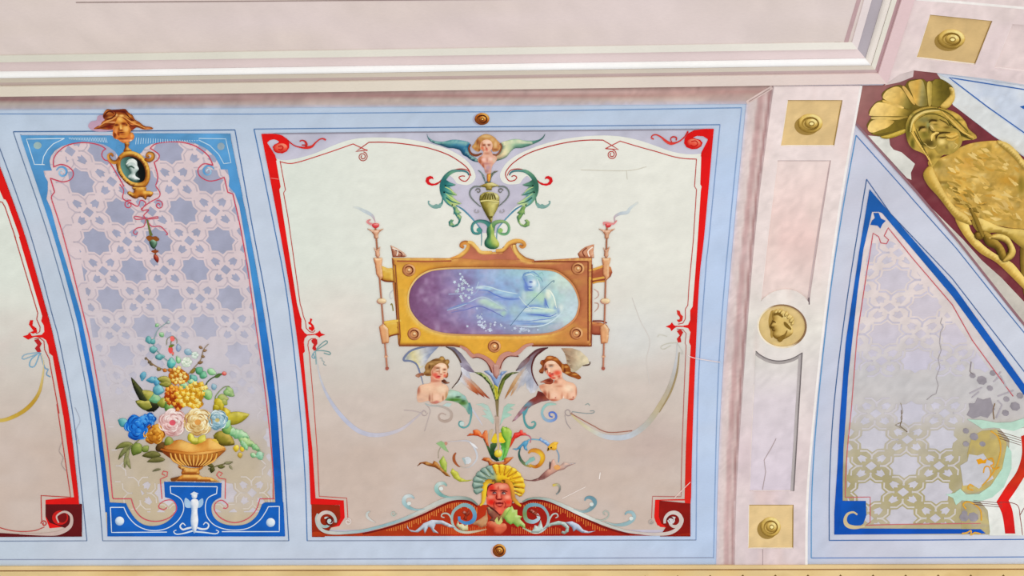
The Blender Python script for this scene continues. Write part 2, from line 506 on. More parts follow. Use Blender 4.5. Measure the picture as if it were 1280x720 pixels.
# flat ceiling field
def ceil_grid():
    xs = np.linspace(XL, XC, 90); ys = np.linspace(-1.6, YT, 60)
    V = np.array([(x, y, ZC) for y in ys for x in xs]); n = len(xs)
    F_ = [(j * n + i, j * n + i + 1, (j + 1) * n + i + 1, (j + 1) * n + i) for j in range(len(ys) - 1) for i in range(n - 1)]
    f = mott(gx((0, (228, 214, 208)), (600, (230, 214, 212)), (1050, (232, 218, 216))), .03, ((220, 206, 194), 260, 40, .5, .35), ((234, 219, 220), 180, 22, .5, .3))
    pp = proj(np.where((V @ CF)[:, None] < .5, np.array([0, 1.5, 3.0]), V))
    c = f(pp[:, 0], pp[:, 1])
    V = V + np.array([0, 0, EYE]); org = V.mean(0)
    me = bpy.data.meshes.new('ceiling'); me.from_pydata((V - org).tolist(), [], F_)
    ca = me.color_attributes.new('Col', 'FLOAT_COLOR', 'POINT')
    ca.data.foreach_set('color', np.concatenate([lin(c), np.ones((len(c), 1))], 1).astype(np.float32).ravel())
    me.materials.append(M_PLASTER)
    o = bpy.data.objects.new('ceiling', me); COL.objects.link(o); o.location = org
    tag(o, 'flat pale pink painted ceiling field', kind='structure'); o['_o'] = tuple(float(v) for v in org)
    return o
ceiling = ceil_grid()
def ey(y):       # ceiling distance from the cove edge of a row measured at x = 640
    v = CF + CU * (360 - y) / F_PX
    return YT - v[1] * ZC / v[2]
E = {y: ey(y) for y in (109, 97, 93, 89, 87, 82, 78, 66, 64, 59, 56)}
def half_round(e0, e1, h, n=8):
    return [(e0 + (e1 - e0) * (1 - math.cos(math.pi * i / n)) / 2, h * math.sin(math.pi * i / n)) for i in range(n + 1)]
PINK, CREAM, WHITE = (236, 218, 216), (238, 230, 214), (255, 255, 253)
TR = [('cream fascia moulding', gx((0, (232, 222, 205)), (700, (236, 226, 212)), (1100, (240, 220, 216))), [(0, 0), (0, .012), (E[97], .012), (E[97], 0)]),
      ('thin mauve fillet', gx((0, (200, 182, 174)), (1100, (208, 184, 184))), [(E[97], 0), (E[97], .004), (E[93], .004), (E[93], 0)]),
      ('grey cream sunk band', gx((0, (214, 204, 186)), (1100, (236, 226, 212))), [(E[93], 0), (E[93], .005), (E[87], .01), (E[87], 0)]),
      ('white rounded bead moulding', WHITE, half_round(E[87], E[78], .022)),
      ('pale pink flat band', gx((0, (226, 208, 206)), (1100, (238, 220, 220))), [(E[78], 0), (E[78], .008), (E[66], .008), (E[66], 0)]),
      ('greenish white inner fillet', gx((0, (222, 220, 206)), (1100, (236, 232, 224))), [(E[66], 0), (E[66], .013), (E[59], .004), (E[59], 0)])]
for i, (nm, c, pr) in enumerate(TR):
    trim('trim_%d' % (i + 1), c, 'main', pr, nm + ' along the long ceiling edge')
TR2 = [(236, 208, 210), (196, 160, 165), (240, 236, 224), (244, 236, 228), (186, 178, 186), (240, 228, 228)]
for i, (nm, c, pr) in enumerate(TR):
    if i == 4: nm = 'flat band with its shade painted grey'  # shade along this side is put into the band's colour
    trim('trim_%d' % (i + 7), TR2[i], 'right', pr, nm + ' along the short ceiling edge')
part(ceiling, 'painted_line', [stroke([(95, 3), (640, -1)], 1.2, (160, 140, 135), 1, smooth=False)])
part(ceiling, 'painted_line', [stroke(kE((435, 150), (480, 0), (495, -40)), 5, (196, 165, 168), 1, smooth=False)])
part(ceiling, 'crack', [stroke([(820, 58), (850, 60), (872, 56), (920, 59), (985, 55), (1050, 53)], 1.0, (190, 178, 165), 1, smooth=False)])

# cornice at the foot of the cove
def xs_strip(s0, s1, h, col, name, label, x1=None):
    x1 = XC + 2.2 if x1 is None else x1
    o = mesh_obj(name, fill([(XL, s0), (x1, s0), (x1, s1), (XL, s1)], col, h, res=.09, mode='xs', noise=.04), mat=M_PLASTER)
    return tag(o, label, kind='structure')
sy = lambda y: float(px2xs([(640, y)])[0][1])
s706, s710, s712, s_low = sy(706), sy(710.8), sy(712.2), sy(732)
t13 = xs_strip(s706, s710, 22, mott((232, 204, 152), .06), 'trim_13', 'upper ochre cornice band')
t14 = xs_strip(s710, s712, 12, mott((150, 98, 52), .1), 'trim_14', 'thin brown groove of the cornice')
t15 = xs_strip(s712, s_low, 26, mott((233, 206, 150), .08, ((216, 178, 112), 40, 10, .5, .5)), 'trim_15', 'lower ochre cornice band with pointed marks')
for i in range(44):
    cx = 1049.5 - 40.6 * (i - 6)
    if cx < -40: break
    yy = 717.4 + (0 if cx > 930 else (930 - cx) * .012)
    if yy > 721.5: break
    part(t15, 'pointed_mark', [fill([(cx - 4.5, yy + 4.5), (cx, yy - .6), (cx + 4.5, yy + 4.5)], (120, 88, 45), 27.5, res=6)])

# painted mouldings on the cove
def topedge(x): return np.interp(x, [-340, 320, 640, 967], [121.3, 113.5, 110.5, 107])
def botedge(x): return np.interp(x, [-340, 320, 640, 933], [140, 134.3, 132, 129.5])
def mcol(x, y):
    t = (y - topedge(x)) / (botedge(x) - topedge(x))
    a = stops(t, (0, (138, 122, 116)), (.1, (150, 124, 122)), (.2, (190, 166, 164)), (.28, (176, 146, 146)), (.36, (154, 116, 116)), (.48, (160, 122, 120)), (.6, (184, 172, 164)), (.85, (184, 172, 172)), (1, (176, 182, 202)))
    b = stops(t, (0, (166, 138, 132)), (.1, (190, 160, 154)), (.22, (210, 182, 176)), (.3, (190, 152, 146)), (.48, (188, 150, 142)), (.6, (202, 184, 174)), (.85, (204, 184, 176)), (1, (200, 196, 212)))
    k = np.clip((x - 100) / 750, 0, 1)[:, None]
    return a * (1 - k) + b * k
xs_ = np.linspace(-340, 967, 40)
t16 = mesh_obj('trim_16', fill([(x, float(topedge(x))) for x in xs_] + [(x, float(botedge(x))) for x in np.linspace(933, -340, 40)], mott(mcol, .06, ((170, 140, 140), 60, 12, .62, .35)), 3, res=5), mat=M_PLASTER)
tag(t16, 'painted mauve moulding under the long ceiling edge', kind='structure')
EL = cr([(933, 128), (920, 260), (908, 400), (899, 551), (895, 706)], n=12)
ER = cr([(967, 107), (947, 260), (933, 420), (921, 600), (918, 706)], n=12)
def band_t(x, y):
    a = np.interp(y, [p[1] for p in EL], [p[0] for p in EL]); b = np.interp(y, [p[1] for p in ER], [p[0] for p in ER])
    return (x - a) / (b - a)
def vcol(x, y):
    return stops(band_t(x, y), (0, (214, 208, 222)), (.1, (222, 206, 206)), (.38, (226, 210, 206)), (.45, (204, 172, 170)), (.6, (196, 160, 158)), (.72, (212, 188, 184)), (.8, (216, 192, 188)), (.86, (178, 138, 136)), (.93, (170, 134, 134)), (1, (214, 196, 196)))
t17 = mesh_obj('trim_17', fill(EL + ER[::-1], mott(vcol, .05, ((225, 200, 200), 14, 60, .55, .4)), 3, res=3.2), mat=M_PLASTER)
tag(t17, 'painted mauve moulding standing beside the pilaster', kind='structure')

part(t17, 'mitre_line', [stroke([(933, 128), (950, 117.5), (965, 108.5)], 4.5, (222, 200, 194), 4, smooth=False)])
part(t17, 'mitre_line', [stroke([(936, 126.5), (950, 118), (962, 110.5)], 1.0, (176, 150, 146), 4.6, smooth=False)])

# blue pin lines on the pale blue ground
LB = (86, 128, 182); LBL = (150, 172, 205)
def pin(pts, wd=1.1, c=LB, sm=True): return part(wall_b, 'painted_line', [stroke(pts, wd, c, 1.2, smooth=sm)])
pin([(-340, 145), (-30, 142.3), (310, 142.6), (620, 139.5), (927, 134.6)], 1.0, (120, 154, 198), False)
pin([(927, 135), (914.5, 260), (902, 400), (896, 521), (892, 698)], 1.1, (140, 168, 208))
pin([(-340, 701), (-30, 699.5), (400, 699), (892, 697)], 1.0, (150, 160, 185), False)
pin([(317.5, 161.3), (620, 158.4), (900, 155.8)], 1.0, (100, 136, 184), False)
pin([(317.5, 161.3), (340, 270), (361, 385), (379, 560), (384, 676)], 1.2, (84, 130, 184))
pin([(900, 155.8), (886, 300), (882, 340), (872.5, 490), (870, 675)], 1.0, (134, 162, 204))
pin([(384, 676), (620, 675.5), (870, 675)], 1.0, (138, 150, 176), False)
pin([(16.7, 164.6), (160, 163.8), (293.7, 162.3)], 1.1, (70, 110, 160), False)
pin([(293.7, 162.3), (313, 270), (335, 390), (351, 521), (361, 676)], 1.1, (70, 112, 166))
pin([(16.7, 164.6), (21.7, 180), (59.5, 291), (88, 390), (97, 430), (111.8, 510), (122, 600), (128.4, 676)], 1.0, (110, 134, 166))
pin([(128.4, 676), (361, 676)], 1.0, (130, 145, 172), False)
pin([(-8, 172), (0, 186), (38, 293), (64.4, 390), (75, 430), (91.5, 520), (101, 602), (108.7, 676)], 1.0, (100, 124, 160))
pin([(108.7, 676), (-340, 678)], 1.0, (130, 145, 172), False)

# ------------------------------------------------------------------ pilasters
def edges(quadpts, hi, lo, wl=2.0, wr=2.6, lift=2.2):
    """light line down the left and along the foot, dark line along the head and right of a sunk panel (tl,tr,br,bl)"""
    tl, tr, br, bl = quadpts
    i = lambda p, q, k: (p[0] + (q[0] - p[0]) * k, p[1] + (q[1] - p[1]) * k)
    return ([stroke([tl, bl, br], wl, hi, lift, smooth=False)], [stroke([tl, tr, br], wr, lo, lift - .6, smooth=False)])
PR = cr([(1076, 106.5), (1049, 260), (1027, 425), (1010, 600), (1007.5, 706)], n=12)
sq1 = k31((188, 135), (570, 135), (512, 455), (140, 455)); sq2 = k32((212, 182), (550, 182), (548, 512), (208, 512))
lg1 = [(971.3, 199.8), (1038.4, 199.8), (1024, 290), (1011, 378)] + cr([(1006, 371), (996, 364), (982, 361), (967, 364), (957, 370), (950.5, 376)], n=5) + [(960, 290)]
lg2 = [(944, 437.5)] + cr([(950, 443), (961, 448.5), (974, 450.5), (988, 448), (998, 443), (1002.5, 440)], n=5) + [(997, 530), (992, 613.5), (936.5, 613.5), (939.5, 530)]
rd = ell(977.2, 407.2, 30, 26.6, 4, 36)
shaft_c = mott(gy((100, (240, 224, 222)), (330, (240, 226, 222)), (410, (234, 230, 222)), (470, (230, 222, 220)), (560, (226, 208, 212)), (706, (218, 200, 205))), .03, ((240, 230, 222), 60, 120, .52, .3), ((230, 198, 188), 18, 140, .66, .35))
pil = thing('pilaster', 'pale pink painted pilaster with sunk panels right of the large red-bordered panel', 'pilaster', (985, 420))
part(pil, 'shaft', [fill(ER + PR[::-1], shaft_c, 8, res=6, holes=[sq1, lg1, rd, lg2, sq2])], mat=M_PLASTER)
part(pil, 'sunk_panel', [fill(lg1, mott(gy((200, (241, 222, 217)), (300, (240, 210, 204)), (380, (238, 220, 214))), .04, ((242, 224, 216), 30, 60, .5, .35)), 1, res=6)], mat=M_PLASTER)
part(pil, 'sunk_panel', [fill(lg2, mott(gy((440, (232, 228, 220)), (500, (226, 216, 222)), (613, (224, 212, 224))), .03), 1, res=6)], mat=M_PLASTER)
GOLDSQ = mott(lambda x, y: stops(y - x * .25, (-260, (218, 186, 130)), (-110, (227, 196, 140)), (420, (235, 205, 150))), .04, ((234, 203, 146), 18, 18, .5, .4))
sp1 = part(pil, 'gold_square', [fill(sq1, GOLDSQ, 1, res=6)], 'flat gold square under the ceiling edge', mat=M_GILT)
sp2 = part(pil, 'gold_square', [fill(sq2, GOLDSQ, 1, res=6)], 'flat gold square at the foot', mat=M_GILT)
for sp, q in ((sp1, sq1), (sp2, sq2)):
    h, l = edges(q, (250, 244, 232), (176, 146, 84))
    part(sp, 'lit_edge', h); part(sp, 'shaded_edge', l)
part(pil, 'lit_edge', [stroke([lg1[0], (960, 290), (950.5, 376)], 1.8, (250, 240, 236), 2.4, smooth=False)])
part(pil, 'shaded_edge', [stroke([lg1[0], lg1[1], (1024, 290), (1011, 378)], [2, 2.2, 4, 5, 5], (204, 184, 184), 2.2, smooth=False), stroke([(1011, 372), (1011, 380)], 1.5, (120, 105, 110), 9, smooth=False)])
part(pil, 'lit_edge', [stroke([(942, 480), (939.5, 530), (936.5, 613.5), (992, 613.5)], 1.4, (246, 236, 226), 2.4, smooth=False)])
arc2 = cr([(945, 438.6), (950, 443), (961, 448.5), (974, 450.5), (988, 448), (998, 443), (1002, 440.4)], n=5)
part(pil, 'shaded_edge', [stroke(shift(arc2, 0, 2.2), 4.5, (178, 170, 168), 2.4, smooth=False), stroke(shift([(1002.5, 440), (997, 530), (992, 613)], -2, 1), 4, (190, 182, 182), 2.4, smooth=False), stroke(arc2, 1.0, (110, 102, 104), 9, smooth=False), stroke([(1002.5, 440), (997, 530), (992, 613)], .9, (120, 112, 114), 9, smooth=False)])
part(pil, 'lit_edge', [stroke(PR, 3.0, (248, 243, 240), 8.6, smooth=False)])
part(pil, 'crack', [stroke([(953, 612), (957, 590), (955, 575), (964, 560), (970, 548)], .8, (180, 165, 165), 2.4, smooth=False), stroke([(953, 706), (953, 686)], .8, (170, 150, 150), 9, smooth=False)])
# second pilaster, on the short cove
pil2 = thing('pilaster', 'pale pink painted pilaster in the upper right corner beyond the shell-hooded figure', 'pilaster', (1220, 60))
sq3 = kE((725, 48), (942, 70), (882, 222), (678, 198))
lg3 = [(1265, 29), (1440, 42), (1430, 104), (1242, 84)]
part(pil2, 'shaft', [fill([(1107, 104), (1112, 88), (1141, 0), (1148, -22), (1480, -22), (1480, 140), (1330, 113), (1240, 98), (1169, 90), (1142, 87), (1124, 92)],
     mott((236, 218, 218), .02, ((240, 226, 220), 60, 40, .5, .35)), 8, res=6, holes=[sq3, lg3])], mat=M_PLASTER)
sp3 = part(pil2, 'gold_square', [fill(sq3, GOLDSQ, 1, res=6)], 'flat gold square', mat=M_GILT)
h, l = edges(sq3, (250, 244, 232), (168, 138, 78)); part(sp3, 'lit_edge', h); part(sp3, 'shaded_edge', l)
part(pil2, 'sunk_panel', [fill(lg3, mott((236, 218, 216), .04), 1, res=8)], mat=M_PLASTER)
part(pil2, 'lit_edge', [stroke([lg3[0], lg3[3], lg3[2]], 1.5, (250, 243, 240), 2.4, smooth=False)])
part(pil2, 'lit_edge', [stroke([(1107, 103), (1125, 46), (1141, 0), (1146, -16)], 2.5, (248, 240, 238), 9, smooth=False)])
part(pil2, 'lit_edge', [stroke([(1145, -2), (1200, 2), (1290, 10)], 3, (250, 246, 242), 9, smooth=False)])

def rosette(cx, cy, rx, ry, rot, label, deep=(110, 78, 16), mid=(226, 190, 100), lite=(253, 234, 160), dark=(142, 110, 40), shadow=(164, 132, 66), cat='rosette', name='rosette', grp=None, sdir=(-4, 3), rings=((.64, .1),), bead=.2, h=9):
    t = thing(name, label, cat, (cx, cy), grp)
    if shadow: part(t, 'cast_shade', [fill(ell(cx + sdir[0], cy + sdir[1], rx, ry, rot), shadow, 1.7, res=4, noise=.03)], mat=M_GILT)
    part(t, 'disc', [fill(ell(cx, cy, rx, ry, rot, 32), mid, 2.4, res=2.2, H=h, R=rx * .4, sh=(dark, lite))], mat=M_GILT)
    for rr, rw in rings:
        part(t, 'ring_groove', [stroke(ell(cx, cy, rx * rr, ry * rr, rot, 30), max(1.0, rx * rw), gl((cx - rx, cy + ry), (cx + rx, cy - ry), (0, mid), (.45, dark), (1, deep)), 2.6 + h, smooth=False, closed=True)], mat=M_GILT)
    part(t, 'boss', [fill(ell(cx + rx * .06, cy - ry * .03, rx * .52, ry * .52, rot, 24), mid, 2.8 + h, res=1.8, H=h * .6, R=rx * .45, sh=(dark, lite))], mat=M_GILT)
    part(t, 'bead', [stroke(ell(cx + rx * .08, cy - ry * .05, rx * bead, ry * bead, rot, 16), max(.8, rx * .07), dark, 3.2 + h * 1.6, smooth=False, closed=True),
                     fill(ell(cx + rx * .08, cy - ry * .05, rx * bead, ry * bead, rot, 16), lite, 3 + h * 1.6, res=1.5, H=1.5, R=2)], mat=M_GILT)
    return t
rosette(1012.5, 154, 15.5, 11.8, 0, 'gold ringed rosette in the gold square under the ceiling edge')
rosette(963, 658.5, 12.6, 12.2, 0, 'gold ringed rosette in the gold square at the pilaster foot')
rosette(1189, 48.5, 17, 12, 0, 'gold ringed rosette in the upper right corner square')
BR = dict(deep=(60, 18, 4), mid=(196, 112, 34), lite=(248, 196, 100), dark=(92, 36, 10))
rosette(602.5, 148.5, 9.2, 7.4, 0, 'small brown gilt boss on the blue strip above the winged cherub', cat='boss', name='boss', shadow=(176, 176, 196), sdir=(-2.5, .5), rings=((.66, .14), (.38, .12)), bead=.18, grp='brown gilt bosses on the blue strips', h=6, **BR)
rosette(624, 688, 8.3, 8.0, 0, 'small brown gilt boss on the blue strip below the red mask', cat='boss', name='boss', shadow=(222, 196, 200), sdir=(-2.2, 1), rings=((.66, .16), (.38, .12)), bead=.18, grp='brown gilt bosses on the blue strips', h=6, **BR)

# portrait medallion
med = thing('medallion', 'round gold medallion with a laurelled profile head on the pilaster', 'medallion', (977, 407))
part(med, 'disc', [fill(rd, mott((224, 196, 134), .05, ((236, 206, 150), 12, 12, .5, .5)), 1.4, res=4)], mat=M_GILT)
part(med, 'rim', [stroke(ell(977.2, 407.2, 30, 26.6, 4, 48), 1.8, gl((950, 425), (1004, 390), (0, (250, 240, 222)), (.45, (240, 224, 190)), (.6, (150, 116, 80)), (1, (140, 108, 84))), 8.8, smooth=False, closed=True)], mat=M_GILT)
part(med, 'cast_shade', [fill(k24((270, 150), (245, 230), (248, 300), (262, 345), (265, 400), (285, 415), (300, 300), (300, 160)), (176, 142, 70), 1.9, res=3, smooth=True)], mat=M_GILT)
hd = part(med, 'head', [fill(k24((290, 150), (280, 200), (285, 240), (262, 290), (258, 310), (280, 322), (278, 340), (292, 352), (285, 380), (295, 410), (325, 430), (370, 440), (420, 420), (480, 380), (488, 330), (470, 270), (495, 240), (480, 200), (430, 170), (380, 140), (330, 130)), (226, 192, 112), 2.4, res=2, H=8, R=9, sh=(132, 98, 32) and ((132, 98, 32), (250, 226, 152)), smooth=True)], mat=M_GILT)
for a, b, w_ in (((300, 175), (330, 130), 12), ((330, 165), (375, 125), 12), ((365, 185), (385, 135), 14), ((400, 200), (430, 150), 14), ((430, 225), (450, 175), 14), ((450, 260), (490, 205), 16), ((470, 290), (495, 230), 12)):
    p0, p1 = k24(a, b)
    part(hd, 'laurel_leaf', [fill(leaf(p0, p1, w_ / 8, .1), (238, 208, 130), 9.5, res=1.5, H=2, R=1.5, sh=((118, 88, 24), (252, 232, 160)))], mat=M_GILT)
part(hd, 'hair', [fill(k24((395, 260), (420, 262), (470, 320), (465, 335), (410, 300)), (130, 100, 34), 10.6, res=2, smooth=True), fill(k24((300, 170), (345, 160), (390, 200), (380, 210), (335, 185), (295, 190)), (122, 92, 30), 10.6, res=2, smooth=True), fill(k24((330, 420), (360, 400), (400, 380), (430, 340), (410, 400), (370, 450), (340, 450)), (138, 106, 40), 10.4, res=2, smooth=True)], mat=M_GILT)
part(hd, 'face_line', [stroke(k24((285, 255), (300, 250), (312, 262)), 1.1, (96, 66, 14), 11), stroke(k24((268, 300), (285, 305), (300, 320)), .9, (110, 80, 20), 11), stroke(k24((282, 335), (305, 340)), 1.0, (104, 74, 18), 11), stroke(k24((285, 240), (278, 265), (262, 292), (260, 312), (280, 322)), .9, (110, 80, 22), 10.6)], mat=M_GILT)

# ------------------------------------------------------------------ large red-bordered panel
RED, REDD = (226, 22, 20), (196, 30, 26)
BL_ = cr([(327, 167.5), (346.7, 270), (365.5, 380), (378, 475), (385.5, 560), (390, 669)], n=12)
CRr = cr([(892, 161), (880.5, 290), (874, 350), (869, 450), (865, 560), (863, 669)], n=12)
panel = thing('painted_fresco', 'large cream fresco panel with red border holding the gold cartouche', 'fresco', (620, 420))
part(panel, 'spandrel_ground', [fill(BL_ + CRr[::-1], mott(gy((165, (198, 198, 214)), (190, (206, 204, 220)), (300, (206, 200, 216))), .03, ((188, 186, 206), 50, 14, .55, .5)), 2, res=10)], mat=M_PLASTER)
topL = [(344, 198)] + cr(kC((145, 312), (180, 320), (240, 312), (330, 287), (440, 241), (520, 216), (600, 207), (700, 207), (800, 215), (900, 234), (1000, 265), (1075, 307), (1117, 350), (1138, 395), (1128, 426), (1100, 443), (1065, 441)), n=6) + cr([(571, 229), (566, 222), (561, 220), (556, 230), (557, 243), (566, 253), (576, 258), (586, 267), (594, 277), (601, 291)], n=5)
topR = cr(kD((1106, 287), (1040, 290), (960, 277), (880, 249), (800, 222), (720, 204), (650, 197), (580, 197), (500, 203), (400, 218), (300, 245), (200, 286), (140, 326), (108, 370), (100, 400), (112, 427), (140, 440), (180, 440)), n=6) + cr([(650, 229), (655, 222), (660, 220), (665, 230), (664, 243), (655, 253), (645, 258), (636, 267), (629, 277), (620, 291)], n=5)
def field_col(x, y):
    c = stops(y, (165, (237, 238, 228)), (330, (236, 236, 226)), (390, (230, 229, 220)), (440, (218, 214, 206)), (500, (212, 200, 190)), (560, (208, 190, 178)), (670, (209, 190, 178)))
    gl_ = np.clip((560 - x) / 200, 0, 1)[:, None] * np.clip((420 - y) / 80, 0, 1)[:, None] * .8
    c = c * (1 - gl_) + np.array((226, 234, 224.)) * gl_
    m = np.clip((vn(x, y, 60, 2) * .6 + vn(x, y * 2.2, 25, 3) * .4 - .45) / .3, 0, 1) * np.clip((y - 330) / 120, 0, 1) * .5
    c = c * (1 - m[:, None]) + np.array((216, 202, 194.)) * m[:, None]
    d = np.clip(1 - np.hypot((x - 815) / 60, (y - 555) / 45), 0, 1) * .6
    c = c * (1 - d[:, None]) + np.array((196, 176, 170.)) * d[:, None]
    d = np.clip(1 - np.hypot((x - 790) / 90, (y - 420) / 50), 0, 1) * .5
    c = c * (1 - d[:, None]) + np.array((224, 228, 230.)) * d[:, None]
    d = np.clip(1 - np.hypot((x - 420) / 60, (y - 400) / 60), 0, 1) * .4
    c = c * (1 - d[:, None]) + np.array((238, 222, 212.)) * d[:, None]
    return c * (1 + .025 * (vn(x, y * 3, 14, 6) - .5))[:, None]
lf_ = [p for p in BL_ if p[1] > 205]; rg_ = [p for p in CRr if p[1] > 200]
FIELD = topL + topR[::-1] + [(p[0] - 4, p[1]) for p in rg_] + [(859, 662)] + [(394, 662)] + [(p[0] + 4, p[1]) for p in lf_[::-1]]
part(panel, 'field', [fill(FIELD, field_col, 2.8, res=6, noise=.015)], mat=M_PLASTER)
part(panel, 'top_shade_line', [stroke([(342, 167), (620, 164), (880, 161.5)], 1.3, (150, 146, 160), 3, smooth=False)])
inL = k20((145, 262), (168, 400), (186, 498), (176, 520), (206, 720)) + k21((46, 0), (62, 60), (68, 75), (68, 120), (84, 143), (98, 152)) + k21((98, 156), (84, 170), (80, 190), (85, 236), (76, 246), (104, 560), (122, 720)) + k18((85, 190), (290, 205), (297, 330), (258, 390), (200, 402), (165, 388), (240, 362), (262, 320), (262, 238), (62, 234), (58, 234))
part(panel, 'red_border', [fill([p for p in BL_ if p[1] < 625][::1] + [(388.5, 630)] + inL[::-1], mott(RED, .06), 4, res=10)], 'glossy red painted strip down the left side')
inR = kD((1107, 280), (1101, 440), (1108, 452), (1104, 470), (1088, 720)) + k22((226, 0), (215, 140), (205, 155), (205, 195), (196, 215), (178, 218)) + k22((178, 224), (196, 228), (206, 245), (200, 285), (207, 300), (200, 440), (187, 720)) + k19((1138, 195), (925, 200), (918, 330), (940, 385), (1000, 402), (1025, 398), (975, 370), (955, 330), (955, 205), (1140, 205), (1140, 228), (1180, 228))
part(panel, 'red_border', [fill([p for p in CRr if p[1] < 625] + inR[::-1], mott(gy((160, (232, 18, 22)), (625, (228, 40, 28))), .06), 4, res=10)], 'glossy red painted strip down the right side')
def red_corner(cx, cy, sx, k, body, swirl):
    part(panel, 'corner_scroll', [fill(body, mott(RED, .05), 4.6, res=5), fill(swirl, (236, 70, 52), 5.4, res=2.5, H=3, R=6, sh=((206, 24, 22), (246, 130, 104)))])
bodyL = k20((42, 104), (150, 102), (190, 112), (225, 135), (248, 165), (252, 195), (240, 225), (205, 246), (165, 243), (140, 225), (125, 200), (130, 178), (112, 192), (118, 235), (140, 262), (150, 290), (130, 270), (100, 230), (80, 190), (88, 160), (110, 146), (140, 142), (172, 154), (180, 166), (200, 172), (214, 190), (206, 214), (186, 220)) 
bodyL = k20((42, 104), (150, 102), (195, 113), (230, 138), (250, 172), (250, 205), (232, 232), (200, 247), (165, 244), (138, 225), (126, 200), (140, 182), (165, 172), (176, 160), (160, 148), (135, 141), (108, 147), (88, 163), (79, 192), (88, 222), (112, 252), (146, 275), (158, 300), (80, 300))
bodyR = kD((1168, 164), (1110, 164), (1070, 170), (1040, 186), (1023, 210), (1020, 235), (1032, 254), (1058, 264), (1085, 262), (1105, 250), (1112, 232), (1100, 218), (1080, 213), (1062, 205), (1085, 197), (1115, 199), (1136, 212), (1144, 232), (1138, 256), (1120, 274), (1106, 284), (1104, 300), (1155, 300))
part(panel, 'corner_scroll', [fill(bodyL, mott(RED, .05), 4.8, res=5), fill(cr(ell(*k20((185, 208))[0], 9, 6, -10, 14), True), (238, 84, 64), 5.6, res=2, H=3, R=5, sh=((206, 24, 22), (248, 150, 120))), stroke(k20((170, 195), (195, 190), (205, 205), (190, 220), (170, 215)), 1.2, (200, 24, 20), 9)])
part(panel, 'corner_scroll', [fill(bodyR, mott(RED, .05), 4.8, res=5), fill(cr(ell(*kD((1068, 236))[0], 9, 6, 10, 14), True), (238, 84, 64), 5.6, res=2, H=3, R=5, sh=((206, 24, 22), (248, 150, 120))), stroke(kD((1055, 225), (1078, 222), (1088, 238), (1070, 250), (1052, 242)), 1.2, (200, 24, 20), 9)])
part(panel, 'red_tendril', [stroke(k20((225, 140), (255, 165), (290, 190), (330, 202), (375, 206), (420, 196), (450, 165), (480, 142), (505, 138), (524, 148)), [2, 1.2, 1, 1.2, 2.2, 3.2, 2.4, 1.4, 1.2, 2], [(206, 30, 26), (222, 50, 44), (214, 60, 54)], 4.6), stroke(k20((330, 158), (345, 150), (368, 158), (380, 180), (375, 200)), [1.5, 1.2, 2, 3, 2], (204, 50, 44), 4.6), stroke(k20((345, 186), (365, 186), (385, 198)), 1.2, (200, 40, 36), 4.6)])
part(panel, 'red_tendril', [stroke(kD((1040, 175), (1020, 205), (990, 228), (955, 236), (930, 225), (905, 204), (880, 192), (862, 196), (856, 208), (868, 214)), [2, 1.2, 1.2, 1.5, 3.4, 3.2, 2, 1.4, 1.2, 1.6], [(206, 30, 26), (226, 70, 60), (214, 70, 64)], 4.6), stroke(kD((958, 228), (952, 212), (966, 202), (982, 208), (980, 220)), [1.2, 1.2, 1.6, 1.8, 1.4], (204, 60, 54), 4.6)])
PINR = (196, 66, 60)
plL = k20((182, 305), (222, 522), (208, 545), (240, 720)) + k21((62, 0), (70, 25), (78, 60), (88, 85), (92, 120), (110, 138), (128, 140), (136, 130))
plL2 = k21((140, 172), (118, 172), (104, 182), (100, 205), (108, 250), (128, 480), (146, 720)) + k18((112, 175), (312, 188), (320, 330))
part(panel, 'pinstripe', [stroke(plL, .9, PINR, 4, smooth=False)]); part(panel, 'pinstripe', [stroke(plL2, .9, (204, 90, 80), 4, smooth=False)])
plR = kD((1082, 314), (1072, 450), (1082, 466), (1066, 720)) + k22((205, 0), (200, 50), (195, 135), (185, 150), (185, 190), (175, 208), (155, 212))
plR2 = k22((150, 232), (175, 234), (188, 250), (184, 290), (188, 300), (180, 480), (172, 700)) + k19((1115, 0), (1112, 178), (905, 175), (898, 335))
part(panel, 'pinstripe', [stroke(plR, .9, PINR, 4, smooth=False)]); part(panel, 'pinstripe', [stroke(plR2, .9, (190, 110, 104), 4, smooth=False)])
arcL = cr(kC((165, 328), (210, 336), (260, 327), (340, 302), (430, 272), (526, 238)), n=5)
arcL2 = cr(kC((605, 230), (690, 230), (790, 239), (900, 258), (1000, 292), (1070, 335), (1105, 370), (1108, 400), (1090, 424), (1068, 420), (1055, 405), (1072, 398), (1085, 400)), n=6)
part(panel, 'pinstripe', [stroke(arcL + kC((598, 272)), 1.0, (206, 70, 64), 4, smooth=False), stroke(kC((605, 230), (540, 276), (598, 268)), 1.0, (190, 60, 54), 4, smooth=False)])
part(panel, 'pinstripe', [stroke(arcL2, 1.1, (190, 50, 46), 4, smooth=False)])
part(panel, 'curl_knot', [stroke(spiral(*kC((574, 302))[0], 6.2, 1.6, -80, 1.9, 34), 1.0, (176, 70, 60), 4)])
arcR = cr(kD((1082, 314), (1020, 311), (960, 300), (880, 276), (800, 254), (700, 224)), n=5)
arcR2 = cr(kD((615, 219), (540, 219), (450, 228), (340, 252), (240, 286), (170, 330), (134, 370), (128, 396), (145, 422), (172, 420), (184, 405), (170, 396), (158, 402)), n=6)
part(panel, 'pinstripe', [stroke(arcR + kD((626, 262)), 1.0, (196, 70, 66), 4, smooth=False), stroke(kD((615, 219), (692, 266), (630, 262)), 1.0, (190, 60, 54), 4, smooth=False)])
part(panel, 'pinstripe', [stroke(arcR2, 1.1, (186, 50, 46), 4, smooth=False)])
